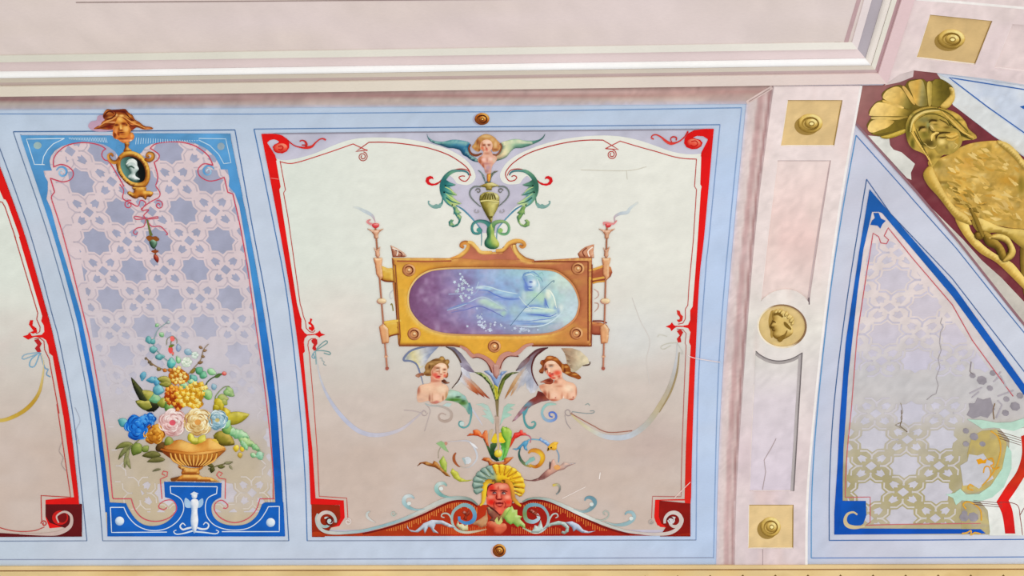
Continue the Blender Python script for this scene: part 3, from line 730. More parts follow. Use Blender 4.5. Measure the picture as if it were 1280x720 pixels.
part(panel, 'curl_knot', [stroke(spiral(*kD((658, 291))[0], 6.2, 1.6, -80, 1.9, 34), 1.0, (190, 60, 54), 4)])
# side palmettes of red brush
part(panel, 'red_palmette', [fill(k21((112, 70), (122, 75), (116, 92), (128, 105), (134, 122), (122, 135), (105, 122), (106, 112), (118, 116), (116, 104), (104, 98), (102, 90), (110, 88)), RED, 4.4, res=4), fill(k21((132, 150), (148, 142), (160, 132), (166, 145), (186, 152), (164, 160), (158, 166), (148, 158)), RED, 4.4, res=4), fill(k21((118, 180), (130, 170), (146, 176), (148, 196), (138, 212), (144, 226), (132, 232), (122, 220), (130, 200), (120, 190)), (206, 40, 40), 4.4, res=4), stroke(k21((95, 154), (135, 150)), 1.2, RED, 4.4)])
part(panel, 'red_palmette', [fill(k22((150, 155), (162, 158), (166, 172), (175, 180), (172, 198), (158, 205), (150, 195), (162, 192), (162, 182), (152, 172)), (222, 50, 40), 4.4, res=4), fill(k22((105, 222), (122, 215), (130, 205), (138, 216), (150, 222), (138, 230), (128, 240), (122, 228)), RED, 4.4, res=4), fill(k22((150, 240), (165, 232), (176, 245), (165, 265), (168, 285), (155, 287), (150, 272), (162, 258)), (206, 40, 36), 4.4, res=4), stroke(k22((182, 221), (140, 221)), 1.2, RED, 4.4)])
# scratches
part(panel, 'scratch', [stroke(k19((525, 0), (518, 50)), 1.2, (244, 236, 230), 4.4), stroke(k19((250, 190), (330, 150), (420, 105)), .7, (240, 230, 224), 4.4), stroke(k19((1060, 190), (1120, 130), (1180, 70)), .8, (240, 214, 206), 5), stroke(k22((195, 340), (230, 352), (327, 368)), .8, (240, 226, 226), 5), stroke([(339, 222), (349, 223.4)], .8, (240, 130, 120), 5)])
part(panel, 'crack', [stroke([(790, 372), (800, 400), (812, 425), (808, 450), (812, 480)], .8, (216, 210, 204), 3.6), stroke([(726, 212), (783, 213), (808, 208)], .8, (216, 212, 198), 3.6), stroke([(783, 213), (784, 224)], .8, (216, 212, 198), 3.6)])

# foot of the panel: brown pediment
pedtop = cr(k18((60, 464), (64, 436), (105, 432), (160, 448), (260, 452), (400, 444), (540, 415), (700, 367), (860, 305), (1000, 237), (1080, 207), (1160, 200), (1215, 212), (1262, 240)), n=5)
pedtopR = cr(k19((1178, 460), (1176, 440), (1120, 446), (1010, 456), (900, 456), (760, 448), (640, 420), (520, 378), (380, 310), (250, 245), (150, 208), (60, 196), (10, 200), (-40, 222)), n=5)
BRN = (172, 56, 20)
ped = thing('painted_pediment', 'brown red striped pediment along the foot of the large cream panel', 'pediment', (625, 655))
part(ped, 'ground', [fill(pedtop + pedtopR[::-1], mott(gx((480, (180, 58, 20)), (610, (178, 48, 18)), (640, (166, 26, 16)), (780, (158, 34, 18))), .12), 5, res=8)])
def hatch(top, x0, x1, n, yb, c):
    T = np.array(top); o = []
    T = T[T[:, 0].argsort()]
    for i in range(n):
        x = x0 + (x1 - x0) * i / (n - 1); y = np.interp(x, T[:, 0], T[:, 1])
        b = min(y + 9 + 2 * math.sin(i * 1.7), yb)
        if b - y > 4: o.append(stroke([(x, y + 3.2), (x, b)], 1.0, c, 5.8, smooth=False))
    return o
part(ped, 'hatching', hatch([p for p in pedtop if p[0] > 465], 470, 596, 46, 663, (222, 138, 66)), kind='stuff')
part(ped, 'hatching', hatch([p for p in pedtopR if p[0] < 782], 655, 778, 44, 663, (220, 128, 60)), kind='stuff')
part(ped, 'hatching', [stroke([(552 + i * 2.6, 657 + (i % 3)), (552 + i * 2.6, 667)], .9, (214, 110, 52), 5.8, smooth=False) for i in range(22)], kind='stuff')
part(ped, 'hatching', [stroke([(640 + i * 2.6, 658 + (i % 3)), (640 + i * 2.6, 667)], .9, (210, 104, 50), 5.8, smooth=False) for i in range(24)], kind='stuff')
part(ped, 'shade_line', [stroke(shift([p for p in pedtop if p[0] > 450], 0, 1.2), 2.0, (120, 22, 14), 5.9, smooth=False)])
part(ped, 'shade_line', [stroke(shift([p for p in pedtopR if p[0] < 790], 0, 1.2), 2.0, (120, 22, 14), 5.9, smooth=False)])
part(ped, 'rim_band', [stroke(k18((104, 300), (92, 340), (108, 392), (150, 428), (220, 441), (320, 438), (430, 424), (560, 392), (700, 348), (850, 283), (960, 228), (1060, 193), (1140, 186), (1210, 198), (1262, 236)), [3, 4, 4, 3.4, 3, 3, 3, 3, 3.4, 4, 4.6, 5.5, 5, 3.6, 1.5], [(178, 188, 184), (200, 204, 198), (160, 190, 196), (150, 184, 190), (206, 206, 198), (196, 202, 196), (110, 136, 128)], 6.2, H=2)])
part(ped, 'rim_band', [stroke(k19((1080, 290), (1120, 340), (1095, 400), (1030, 440), (930, 450), (830, 444), (700, 424), (560, 378), (420, 320), (280, 254), (150, 200), (60, 188), (0, 196), (-40, 214)), [3, 4, 4.6, 3.6, 3, 3, 3, 3.6, 4.2, 5, 4.4, 3.6, 2.4, 1.2], [(206, 196, 190), (214, 200, 194), (206, 196, 190), (200, 204, 196), (226, 230, 224), (186, 196, 190), (120, 146, 134)], 6.2, H=2)])
# corner blocks
cb = part(ped, 'corner_block', [fill(k18((56, 232), (260, 240), (266, 330), (240, 380), (200, 400), (150, 470), (60, 470)), mott((150, 40, 14), .1), 4.8, res=5)])
part(cb, 'spiral', [stroke(spiral(*k18((160, 352))[0], 12.5, 3.4, 10, -1.35, 34), [3, 4, 4.6, 4.4, 3.6, 3, 2], [(170, 186, 182), (214, 200, 192), (212, 198, 190), (150, 186, 186), (200, 214, 212)], 6.6, H=2), fill(ell(*k18((190, 352))[0], 4, 4.4), (190, 206, 204), 7, res=2, H=2, R=3), stroke(spiral(*k18((190, 352))[0], 5.5, 2, 60, 1.1, 16), 2.2, (96, 22, 16), 7.4)])
cb = part(ped, 'corner_block', [fill(k19((955, 205), (1180, 228), (1180, 466), (960, 466), (1000, 402), (950, 360)), mott((140, 22, 16), .1), 4.8, res=5)])
part(cb, 'spiral', [stroke(spiral(*k19((1062, 352))[0], 12.2, 3.6, 165, 1.35, 34), [3, 4, 5, 5, 4, 3.2, 2], [(206, 200, 196), (216, 204, 198), (214, 200, 194), (206, 196, 190), (214, 214, 214)], 6.6, H=2), fill(ell(*k19((1040, 348))[0], 4.6, 4.6), (214, 212, 214), 7, res=2, H=2, R=3), stroke(spiral(*k19((1036, 346))[0], 4, 1.2, 180, 1.0, 14), 2.2, (96, 18, 18), 7.4)])
part(cb, 'red_flange', [fill(k19((925, 200), (955, 202), (950, 320), (968, 372), (1010, 400), (960, 396), (928, 360), (918, 320)), (230, 30, 24), 6.4, res=4)])

# ------------------------------------------------------------------ cropped red panel at the left edge
lp = thing('painted_fresco', 'cream fresco panel with red border cut by the left picture edge', 'fresco', (30, 560))
FR_ = cr([(-6, 192), (0, 207.5), (31, 293), (59, 390), (69, 430), (86, 515), (96, 598), (103, 670)], n=10)
part(lp, 'field', [fill([(-300, 190), (-60, 178), (-10, 184)] + FR_ + [(-300, 671)], field_col, 2.2, res=8, noise=.015)], mat=M_PLASTER)
n1, n2, n3, n4 = crop(0, 180, 6), crop(0, 290, 5.146), crop(40, 390, 5.54), crop(70, 500, 4)
inn = n1((-30, 270), (0, 340), (30, 410), (45, 415), (60, 440), (150, 690)) + n2((125, 30), (275, 540), (268, 570), (285, 600), (288, 640), (270, 660), (215, 667), (215, 671)) + n3((75, 176), (100, 192), (115, 230), (122, 282), (146, 302), (218, 712)) + n4((30, 10), (92, 485)) + k6((138, 587), (138, 640), (150, 672), (190, 668), (160, 640), (155, 600), (243, 600))
part(lp, 'red_border', [fill([p for p in FR_ if p[1] < 632] + inn[::-1], mott(RED, .06), 4, res=10)])
part(lp, 'corner_block', [fill(k6((138, 600), (246, 600), (246, 697), (-40, 698), (-40, 684), (60, 690), (150, 690), (200, 672), (150, 655), (138, 635)), mott((98, 16, 20), .12), 4.6, res=6)])
part(lp, 'spiral', [stroke(k6((60, 688), (130, 690), (180, 685), (212, 665), (215, 635), (195, 622), (172, 635), (178, 655)), [1.5, 2, 3, 5, 5, 3.4, 2.4, 1.5], (206, 182, 174), 6, H=1.5)])
part(lp, 'red_curl', [fill(ell(*k6((182, 640))[0], 10, 9, 0, 20), (206, 30, 26), 5.2, res=4), fill(ell(*k6((188, 638))[0], 6, 7), (120, 18, 20), 5.6, res=3)])
part(lp, 'pinstripe', [stroke(n1((-10, 428), (20, 435), (40, 470), (120, 705)) + n2((95, 20), (245, 520), (238, 560), (260, 610), (258, 640), (240, 652), (225, 640)), .9, PINR, 4, smooth=False)])
part(lp, 'pinstripe', [stroke(n3((20, 185), (55, 178), (85, 200), (90, 260), (120, 320), (190, 700)) + n4((6, 20), (75, 485)) + k6((124, 574), (126, 650)), .9, PINR, 4, smooth=False), stroke(spiral(*k6((133, 658))[0], 4, 1, 180, 1.2, 16), 1.2, (190, 50, 44), 4.2), stroke(k6((-20, 664), (40, 680), (100, 680), (134, 668)), .9, PINR, 4)])
part(lp, 'red_palmette', [fill(k6((92, 48), (100, 48), (98, 64), (110, 72), (112, 84), (100, 88), (92, 84), (102, 80), (95, 70), (88, 60)), RED, 4.4, res=4), fill(k6((70, 96), (84, 92), (90, 84), (95, 94), (104, 98), (94, 102), (86, 106)), RED, 4.4, res=4), fill(k6((104, 108), (116, 104), (126, 118), (120, 130), (124, 142), (114, 144), (106, 132), (114, 122)), (190, 36, 40), 4.4, res=4)])
part(lp, 'crack', [stroke(k6((188, 410), (178, 440), (190, 460), (185, 480), (198, 500)), .8, (180, 166, 160), 4), stroke(k6((225, 310), (240, 350), (228, 380), (238, 420)), .6, (180, 186, 200), 1.6)])
solo('garland', [stroke(k6((-40, 345), (10, 348), (60, 328), (95, 300), (118, 265), (128, 225), (132, 180), (124, 150)), [4, 4.2, 4.6, 5, 4.2, 3, 1.4, .8], [(214, 196, 120), (206, 172, 70), (190, 150, 50), (214, 190, 120), (226, 214, 180)], 4, H=1.5)], 'ochre garland swag on the cropped left panel', 'garland')
solo('ribbon_bow', [stroke(k6((120, 144), (95, 165), (90, 185), (105, 185), (120, 148)), 1.2, (126, 176, 206), 4.2), stroke(k6((120, 144), (80, 150), (68, 158), (72, 165), (110, 150)), 1.0, (140, 180, 204), 4.2), stroke(k6((122, 146), (135, 190), (145, 195), (140, 210), (152, 218)), 1.2, (126, 166, 196), 4.2)], 'thin pale blue ribbon bow on the cropped left panel', 'ribbon')

# ------------------------------------------------------------------ stencilled star pattern shared by the blue-bordered panels
def star_pattern(parent, o, aX, aS, rows, cols, clipq, cs, cl, cf, lift, keep=None, lw=1.6):
    """stars on one set of the chequer, four-leaf flowers on the other; o, aX, aS in metres on the cove"""
    def to_px(pts): return [tuple(p) for p in proj(P_xs(pts)[0])]
    cq = np.array(clipq)
    for j in rows:
        for i in cols:
            cx, cs_ = o[0] + i * aX / 2, o[1] + j * aS / 2
            star = (i + j) % 2 == 0
            cpx = to_px([(cx, cs_)])[0]
            if keep and not keep(*cpx): continue
            if not (cq[:, 0].min() - 40 < cpx[0] < cq[:, 0].max() + 40 and cq[:, 1].min() - 40 < cpx[1] < cq[:, 1].max() + 40): continue
            if star:
                pl = to_px([(cx + aX * .235 * r * math.cos(a), cs_ + aS * .235 * r * math.sin(a)) for k in range(16) for a in [math.pi / 8 * k] for r in [1.0 if k % 2 == 0 else .8]])
                pl = clip_poly(pl, clipq)
                if pl: part(parent, 'star', [fill(pl, cs, lift, res=9, noise=.05)])
            else:
                sh = []
                q = to_px([(cx + aX * .085 * r * math.cos(a), cs_ + aS * .085 * r * math.sin(a)) for k in range(8) for a in [math.pi / 4 * k] for r in [1.0 if k % 2 == 0 else .72]])
                q = clip_poly(q, clipq)
                if q: sh.append(fill(q, cf, lift, res=9, noise=.05))
                for ddx, dds in ((1, 1), (1, -1), (-1, 1), (-1, -1)):
                    def loc(u, v): return (cx + aX * .5 * (u * ddx - v * ddx * .9), cs_ + aS * .5 * (u * dds + v * dds * .9))
                    lp_ = to_px([loc(a, b) for a, b in ((.17, 0), (.23, .05), (.21, .1), (.3, .085), (.38, .05), (.37, 0), (.38, -.05), (.3, -.085), (.21, -.1), (.23, -.05))])
                    lp_ = clip_poly(lp_, clipq)
                    if lp_: sh.append(fill(lp_, cf, lift, res=9, noise=.05))
                    for sg in (1, -1):
                        ln = to_px([loc(a, b * sg) for a, b in ((.12, .15), (.23, .23), (.37, .23), (.47, .12))])
                        ln = [p for p in ln if inside(np.array([p]), [clipq])[0]]
                        if len(ln) > 1: sh.append(stroke(ln, lw, cl, lift, smooth=False))
                if sh: part(parent, 'four_leaf_flower', sh)

# ------------------------------------------------------------------ blue-bordered panel with the flower urn
bp_ = thing('painted_fresco', 'blue-bordered fresco panel with star pattern and flower urn', 'fresco', (220, 450))
AL = cr([(26.5, 168.7), (29.5, 180), (66.3, 291), (94, 390), (102.8, 431), (118, 512), (128, 595), (134.6, 669.5)], n=12)
AR = cr([(287.5, 167.5), (312, 290), (331, 398), (345, 500), (352, 600), (355.5, 669)], n=12)
def bground(x, y):
    c = stops(y, (170, (226, 208, 211)), (330, (224, 207, 211)), (400, (216, 206, 212)), (470, (206, 201, 210)), (520, (204, 197, 200)), (570, (198, 184, 162)), (640, (204, 188, 160)))
    m = np.clip((vn(x, y, 30, 2) - .5) / .3, 0, 1) * np.clip((y - 380) / 80, 0, 1) * .35
    return c * (1 - m[:, None]) + np.array((212, 206, 214.)) * m[:, None]
part(bp_, 'field', [fill(AL + AR[::-1], bground, 2, res=7, noise=.025)], mat=M_PLASTER)
clipb = [(42, 185), (95, 172), (230, 172), (282, 190), (311, 335), (337, 520), (341, 640), (149, 640), (137, 560), (103, 380), (70, 275)]
org = px2xs([(120.8, 302), (198, 300.5)])
aX = float(org[1][0] - org[0][0]); o2 = px2xs([(160, 338)])[0]; aS = float((o2[1] - org[0][1]) * 2)
starc = gy((170, (168, 171, 194)), (340, (168, 171, 194)), (420, (186, 186, 204)), (480, (200, 197, 210)), (560, (204, 199, 206)), (640, (210, 204, 210)))
linec = gy((170, (200, 188, 198)), (340, (198, 186, 196)), (420, (206, 198, 208)), (500, (210, 204, 210)), (640, (218, 208, 196)))
star_pattern(bp_, org[0], aX, aS, range(-6, 16), range(-6, 9), clipb, starc, linec, starc, 2.7,
             keep=lambda x, y: not (150 < x < 320 and 420 < y < 600 and abs(x - 232) < 20 + (y - 420) * .75), lw=1.4)
BLU = (62, 136, 204); BLD = (24, 92, 184)
bcol = mott(gy((165, (92, 156, 206)), (240, (80, 150, 208)), (350, (66, 142, 206)), (450, (34, 112, 198)), (560, (16, 92, 184)), (670, (22, 98, 192))), .1)
# border: left strip with top corner, right strip with top corner
topc = k4((45, 105), (860, 100), (880, 115), (975, 205), (930, 300), (895, 245), (840, 205), (790, 180), (700, 160), (600, 155), (500, 170), (420, 195), (355, 235), (318, 285), (303, 330), (312, 380), (325, 415), (250, 418), (262, 470), (290, 520), (290, 560), (280, 640), (295, 720))
leftin = [(100.5, 390), (109, 431), (123.5, 512), (133, 590), (137.5, 629)]
rightin_top = k5((30, 42), (552, 48))
rr = k5((110, 140), (125, 118), (160, 98), (230, 84), (300, 82), (370, 92), (430, 120), (475, 160), (500, 205), (505, 225), (540, 226), (548, 270), (545, 310), (575, 345), (598, 410), (650, 710))
top_right = k5((552, 48)) + [p for p in AR if 170 < p[1] < 600]
inner_r = [(323, 400), (337, 505), (343, 600), (344, 628)]
left_poly = [tuple(p) for p in AL if p[1] < 640] + [(131.5, 640)] + [(141, 640)] + leftin[::-1] + [(88, 330)] + topc[::-1][0:1] + topc[::-1][1:-2]
part(bp_, 'blue_border', [fill([(27, 168.7)] + topc[1:3] + topc[3:-3] + n1((360, 290), (360, 350), (350, 410), (385, 490), (440, 700)) + [(84, 332)] + leftin + [(138.5, 640), (132, 640)] + [p for p in AL if p[1] < 635][::-1][:-1], bcol, 3.4, res=7)], 'blue painted strip with scooped head on the left side')
part(bp_, 'blue_border', [fill(k5((-8, 46), (552, 48)) + [p for p in AR if 172 < p[1] < 632] + [(353, 640), (345, 640), (343, 600), (337, 505), (322, 395)] + rr[::-1] + k5((60, 175), (10, 200), (-20, 120)), bcol, 3.4, res=7)], 'blue painted strip with scooped head on the right side')
# foot block
foot = k3((15, 522), (105, 526), (122, 560), (150, 600), (190, 628), (240, 634), (290, 620), (330, 585), (342, 545), (325, 510), (290, 497), (286, 424), (558, 430), (556, 498), (525, 515), (510, 545), (520, 590), (560, 622), (620, 632), (680, 622), (725, 585), (750, 530), (765, 522), (850, 522), (858, 683), (18, 683), (15, 522))
foot = crc(foot, (0, 1, 10, 11, 12, 13, 21, 22, 23, 24, 25))[:-1]
part(bp_, 'blue_foot', [fill(foot, bcol, 3.8, res=7)], 'blue painted block under the urn')
WL = (222, 234, 244)
part(bp_, 'white_line', [stroke(crc(k3((32, 545), (96, 545), (118, 590), (160, 632), (220, 654), (290, 648), (345, 615), (375, 570), (378, 530), (360, 500), (318, 478), (315, 445), (538, 447), (535, 480), (495, 500), (482, 540), (490, 590), (530, 632), (600, 652), (680, 645), (735, 610), (765, 570), (780, 542), (832, 540), (832, 660), (560, 660)), (1, 10, 11, 12, 13, 22, 23, 24)), 1.1, WL, 4.4, smooth=False), stroke(k3((300, 662), (38, 664), (32, 545)), 1.1, WL, 4.4, smooth=False)])
for p in k3((76, 610), (791, 617)):
    part(bp_, 'white_dot', [fill(ell(p[0], p[1], 5.6, 5.6), (214, 228, 240), 4.4, res=2, H=3, R=4, sh=((150, 176, 206), (250, 252, 252)))])
part(bp_, 'white_line', [stroke(k4((440, 126), (98, 132), (170, 360), (265, 362), (240, 355), (252, 290), (290, 225), (340, 175), (440, 126)), 1.0, (214, 232, 242), 4.2, smooth=False)])
part(bp_, 'white_line', [stroke(k5((395, 70), (530, 72), (556, 192), (520, 196), (495, 150), (450, 105), (395, 78)), 1.0, (190, 218, 236), 4.2, smooth=False)])
part(bp_, 'star_dot', [fill(ell(*k4((198, 190))[0], 5, 4.4), (158, 186, 186), 4.2, res=3)])
part(bp_, 'star_dot', [fill(ell(*k5((506, 110))[0], 4.6, 4.6), (150, 172, 186), 4.2, res=3)])
part(bp_, 'hatching', [stroke([(k4((480 + i * 15, 118))[0]), k4((490 + i * 15 + (4 if i > 12 else 0), 122 + 12 + i * 1.4))[0]], .8, (190, 220, 238), 4.2, smooth=False) for i in range(23)], kind='stuff')
part(bp_, 'hatching', [stroke([k5((84 + i * 12, 66 + i * .6))[0], k5((80 + i * 12.4, 100 - i * .9 + (0 if i < 20 else 4)))[0]], .8, (186, 218, 238), 4.2, smooth=False) for i in range(26)], kind='stuff')
part(bp_, 'scroll_curl', [stroke(spiral(*k4((418, 432))[0], 7.5, 1.2, 200, 1.5, 26), [1.4, 2.4, 2, 1.2], [(120, 172, 212), (90, 160, 214), (220, 236, 244)], 4.2)])
part(bp_, 'scroll_curl', [stroke(spiral(*k5((442, 234))[0], 7.5, 1.2, -20, -1.5, 26), [1.4, 2.4, 2, 1.2], [(120, 172, 212), (90, 160, 214), (220, 236, 244)], 4.2)])
PK = (210, 72, 96)
pk1 = k4((975, 560), (850, 350), (800, 320), (775, 280), (785, 240), (812, 222), (760, 190), (680, 170), (590, 165), (500, 178), (430, 208), (370, 262), (340, 320), (342, 385), (400, 362), (460, 375), (510, 415), (518, 460), (490, 500), (430, 518), (370, 505), (312, 485), (350, 610), (322, 650), (325, 680))
part(bp_, 'pink_line', [stroke(crc(pk1, (5, 13, 21, 22)), 1.1, PK, 4, smooth=False)])
pk1b = [(65.2, 250), (81, 300), (104, 390), (113.7, 431), (128, 512), (136, 570), (141, 621)] + k3((45, 505), (130, 505), (150, 560), (190, 600), (250, 612), (310, 595), (345, 555), (330, 515), (295, 512), (265, 530), (262, 548), (285, 556), (300, 545))
part(bp_, 'pink_line', [stroke(crc(pk1b, (6, 7, 8)), 1.1, (212, 90, 104), 4, smooth=False)])
pk2 = k5((180, 305), (190, 260), (172, 190), (192, 175), (195, 150), (152, 120), (180, 98), (240, 88), (310, 90), (380, 110), (440, 155), (466, 205), (420, 198), (392, 225), (400, 258), (440, 282), (480, 280), (522, 265), (540, 340), (565, 348), (600, 500), (636, 700))
part(bp_, 'pink_line', [stroke(crc(pk2, (2, 5, 11, 17, 18, 19)), 1.1, PK, 4, smooth=False)])
pk2b = [(309, 330), (322, 420), (333, 500), (341, 580), (342, 622)] + k3((808, 505), (740, 505), (720, 560), (680, 600), (620, 618), (560, 600), (525, 560), (530, 525), (560, 512), (588, 535), (580, 550), (565, 548))
part(bp_, 'pink_line', [stroke(crc(pk2b, (4, 5, 6)), 1.1, (212, 90, 104), 4, smooth=False)])
part(bp_, 'pink_line', [stroke(k3((276, 505), (268, 412), (300, 398), (302, 378), (282, 374), (276, 388), (290, 394)), 1.1, (216, 96, 96), 4, smooth=False), stroke(k3((575, 505), (577, 412), (548, 408), (534, 392), (545, 376), (562, 384), (552, 396)), 1.1, (216, 96, 96), 4, smooth=False)])
part(bp_, 'pink_line', [stroke(k5((0, 300), (20, 330), (15, 370), (50, 390), (90, 410), (105, 380), (130, 395), (110, 430), (145, 428), (120, 455), (130, 470)), 1.0, PK, 4), stroke(k5((105, 425), (150, 390), (195, 365), (200, 340), (180, 310)), 1.0, PK, 4), stroke(spiral(*k5((45, 402))[0], 6, 1.2, -60, -1.3, 18), 1.0, PK, 4), stroke(spiral(*k5((195, 404))[0], 6, 1.2, -120, 1.3, 18), 1.0, PK, 4)])
part(bp_, 'pink_bow', [stroke(k5((130, 470), (75, 460), (80, 475), (130, 472), (190, 462), (192, 470), (132, 475)), 1.0, (206, 90, 110), 4), stroke(k5((130, 475), (120, 510), (85, 520), (68, 540), (82, 552), (88, 540)), 1.1, (206, 90, 110), 4), stroke(k5((132, 475), (160, 510), (200, 510), (225, 530), (240, 550), (230, 552)), 1.1, (206, 90, 110), 4)])
# white figurine painted on the foot
fg = solo('figurine', [fill(k3((412, 520), (388, 500), (382, 525), (390, 545), (414, 545)), (170, 204, 234), 4.4, res=2, smooth=True), fill(k3((446, 520), (468, 502), (472, 526), (460, 544), (444, 545)), (160, 196, 228), 4.4, res=2, smooth=True),
     fill(ell(*k3((430, 490))[0], 3.6, 4.2, 0, 14), (240, 242, 246), 4.8, res=1.2, sh=((150, 176, 210), (254, 254, 254)), R=4), fill(k3((410, 482), (428, 470), (450, 480), (440, 486), (420, 486)), (222, 232, 242), 5, res=1.5),
     fill(k3((418, 508), (444, 508), (450, 530), (444, 560), (448, 610), (440, 650), (430, 668), (420, 652), (412, 612), (416, 560), (410, 530)), (236, 240, 246), 4.6, res=1.4, R=5, sh=((140, 170, 208), (254, 254, 254)), smooth=True),
     stroke(k3((418, 640), (395, 645), (375, 650), (362, 635), (375, 620), (388, 632)), [2, 2.4, 2.2, 1.8, 1.4, 1], (226, 234, 242), 4.6), stroke(k3((440, 640), (465, 648), (490, 645), (498, 628), (484, 616), (472, 628)), [2, 2.4, 2.2, 1.8, 1.4, 1], (226, 234, 242), 4.6),
     stroke(k3((425, 655), (380, 668), (345, 672), (332, 660), (345, 652)), [2, 1.8, 1.4, 1.4, 1], WL, 4.6), stroke(k3((435, 660), (480, 664), (530, 670), (545, 660), (532, 652)), [2, 1.8, 1.4, 1.4, 1], WL, 4.6)], 'small white winged figurine painted on the blue block under the urn', 'figurine')

# ------------------------------------------------------------------ triangular panel beside the corner
tp = thing('painted_fresco', 'triangular blue-bordered fresco panel with worn star pattern below the shell-hooded figure', 'fresco', (1130, 520))
TO = k29((205, 62), (576, 492)) + [(1215, 388), (1275, 472), (1300, 508), (1414, 668), (1043, 668), (1044, 640), (1050, 540), (1061, 420)] + k29((158, 360))
def tground(x, y):
    c = stops(y, (230, (228, 214, 216)), (330, (232, 218, 216)), (400, (232, 220, 218)), (440, (214, 208, 210)), (470, (206, 204, 206)), (520, (204, 200, 200)), (545, (190, 182, 158)), (600, (178, 168, 128)), (670, (190, 178, 136)))
    m = np.clip((vn(x, y, 26, 2) - .45) / .3, 0, 1) * .35
    c2 = c * (1 - m[:, None]) + np.array((206, 200, 198.)) * m[:, None]
    return c2
part(tp, 'field', [fill(TO, tground, 2, res=6, noise=.05)], mat=M_PLASTER)
clt = [(1100, 290), (1114, 302), (1172, 376), (1236, 460), (1236, 655), (1230, 660), (1082, 660), (1082, 625), (1060, 625), (1062, 560), (1075, 420), (1088, 330)]
clt = [(1090, 296), (1112, 292), (1172, 374), (1248, 475), (1232, 560), (1222, 655), (1060, 655), (1058, 560), (1072, 420), (1082, 330)]
oT = px2xs([(1131, 582), (1176.5, 549)])
tX = float(abs(oT[1][0] - oT[0][0]) * 2); tS = float(abs(oT[1][1] - oT[0][1]) * 2)
tstar = gy((290, (206, 202, 216)), (400, (212, 204, 214)), (470, (206, 203, 220)), (540, (208, 206, 216)), (660, (208, 205, 214)))
tline = gy((290, (210, 204, 218)), (400, (208, 202, 216)), (470, (210, 206, 218)), (540, (208, 203, 206)), (660, (214, 208, 200)))
star_pattern(tp, oT[0], tX, tS, range(-12, 6), range(-5, 8), clt, tstar, tline, tstar, 2.8, keep=lambda x, y: not (465 < y < 505) and not (x > 1195 and y > 460), lw=2.0)
TB = (22, 92, 180)
tb_out = [(1087, 237)] + k29((576, 492)) + [(1215, 389), (1290, 492)]
tb_in = [(1290, 506)] + [(1206, 391)] + k29((568, 535), (252, 155), (236, 172)) 
part(tp, 'blue_border', [fill(k29((205, 60), (590, 505)) + [(1290, 494), (1290, 508)] + k29((576, 540), (260, 165), (245, 160), (215, 160), (176, 330), (150, 520), (128, 720)) + [(1060, 470), (1057, 520), (1054, 560), (1053, 600), (1053, 627)] + k30((170, 412), (170, 480), (150, 510), (120, 525), (640, 528), (660, 545), (42, 550)) + [(1043, 640), (1047, 580), (1050, 520), (1057, 430)] + k29((102, 720), (130, 530), (160, 330)), mott(gy((230, (34, 100, 180)), (670, (14, 84, 190))), .12), 3.6, res=7)], 'deep blue painted strip around the triangle')
part(tp, 'blue_border', [fill([(1284, 486), (1418, 668), (1404, 668), (1284, 500)], (18, 88, 186), 3.6, res=7)])
part(tp, 'blue_border', [fill([(1352, 660.5), (1409, 660.5), (1414, 668), (1352, 668)], (18, 88, 186), 3.6, res=7)])
part(tp, 'blue_border', [fill(k30((70, 412), (170, 412), (172, 470), (160, 505), (130, 525), (60, 528)), mott((16, 88, 188), .1), 3.8, res=6)], 'blue corner block')
part(tp, 'ochre_scroll', [stroke(k30((135, 468), (118, 458), (95, 466), (85, 490), (95, 512), (125, 520), (165, 515)), [2, 2.5, 3.5, 5, 5, 4, 2.5], (214, 194, 150), 4.4)])
part(tp, 'blue_bud', [fill(k29((222, 165), (245, 165), (255, 190), (276, 200), (262, 215), (252, 235), (240, 222), (225, 220), (208, 218), (215, 200), (228, 188)), TB, 4, res=4)])
part(tp, 'red_line', [stroke(k29((148, 720), (190, 440), (220, 256), (245, 272), (255, 300), (280, 304), (290, 286), (270, 268), (288, 232), (400, 372), (576, 578)) + [(1215, 425), (1266, 495)], .9, (206, 80, 92), 4, smooth=False)])
part(tp, 'red_line', [stroke([(1071, 420), (1064, 510), (1059, 560)] + k30((88, 300), (86, 398), (188, 396), (188, 500), (170, 512), (300, 508), (640, 504)), .9, (210, 110, 116), 4, smooth=False)])
def tpin(pts, c, wd=1.1, sm=False): return part(wall_b, 'painted_line', [stroke(pts, wd, c, 1.2, smooth=sm)])
tpin([(1083.2, 224), (1060, 366), (1043, 500), (1037, 600), (1036.5, 675.5)], (60, 100, 150), 1.1, True)
tpin([(1036.5, 675.5), (1160, 675), (1300, 674), (1432, 673.5)], (70, 112, 176))
tpin([(1083.2, 224)] + k29((300, 170), (576, 460)) + [(1300, 490), (1432, 673.5)], (70, 106, 160))
tpin([(1070, 169), (1052, 270), (1036, 380), (1022, 510), (1015, 610), (1014, 697.5)], (96, 156, 206), 1.2, True)
tpin([(1014, 697.5), (1150, 697), (1300, 696), (1490, 695)], (110, 144, 200))
tpin([(1070, 169)] + k25((330, 720)) + k26((0, 245), (200, 470), (395, 715)) + [(1300, 440), (1490, 695)], (74, 120, 180))
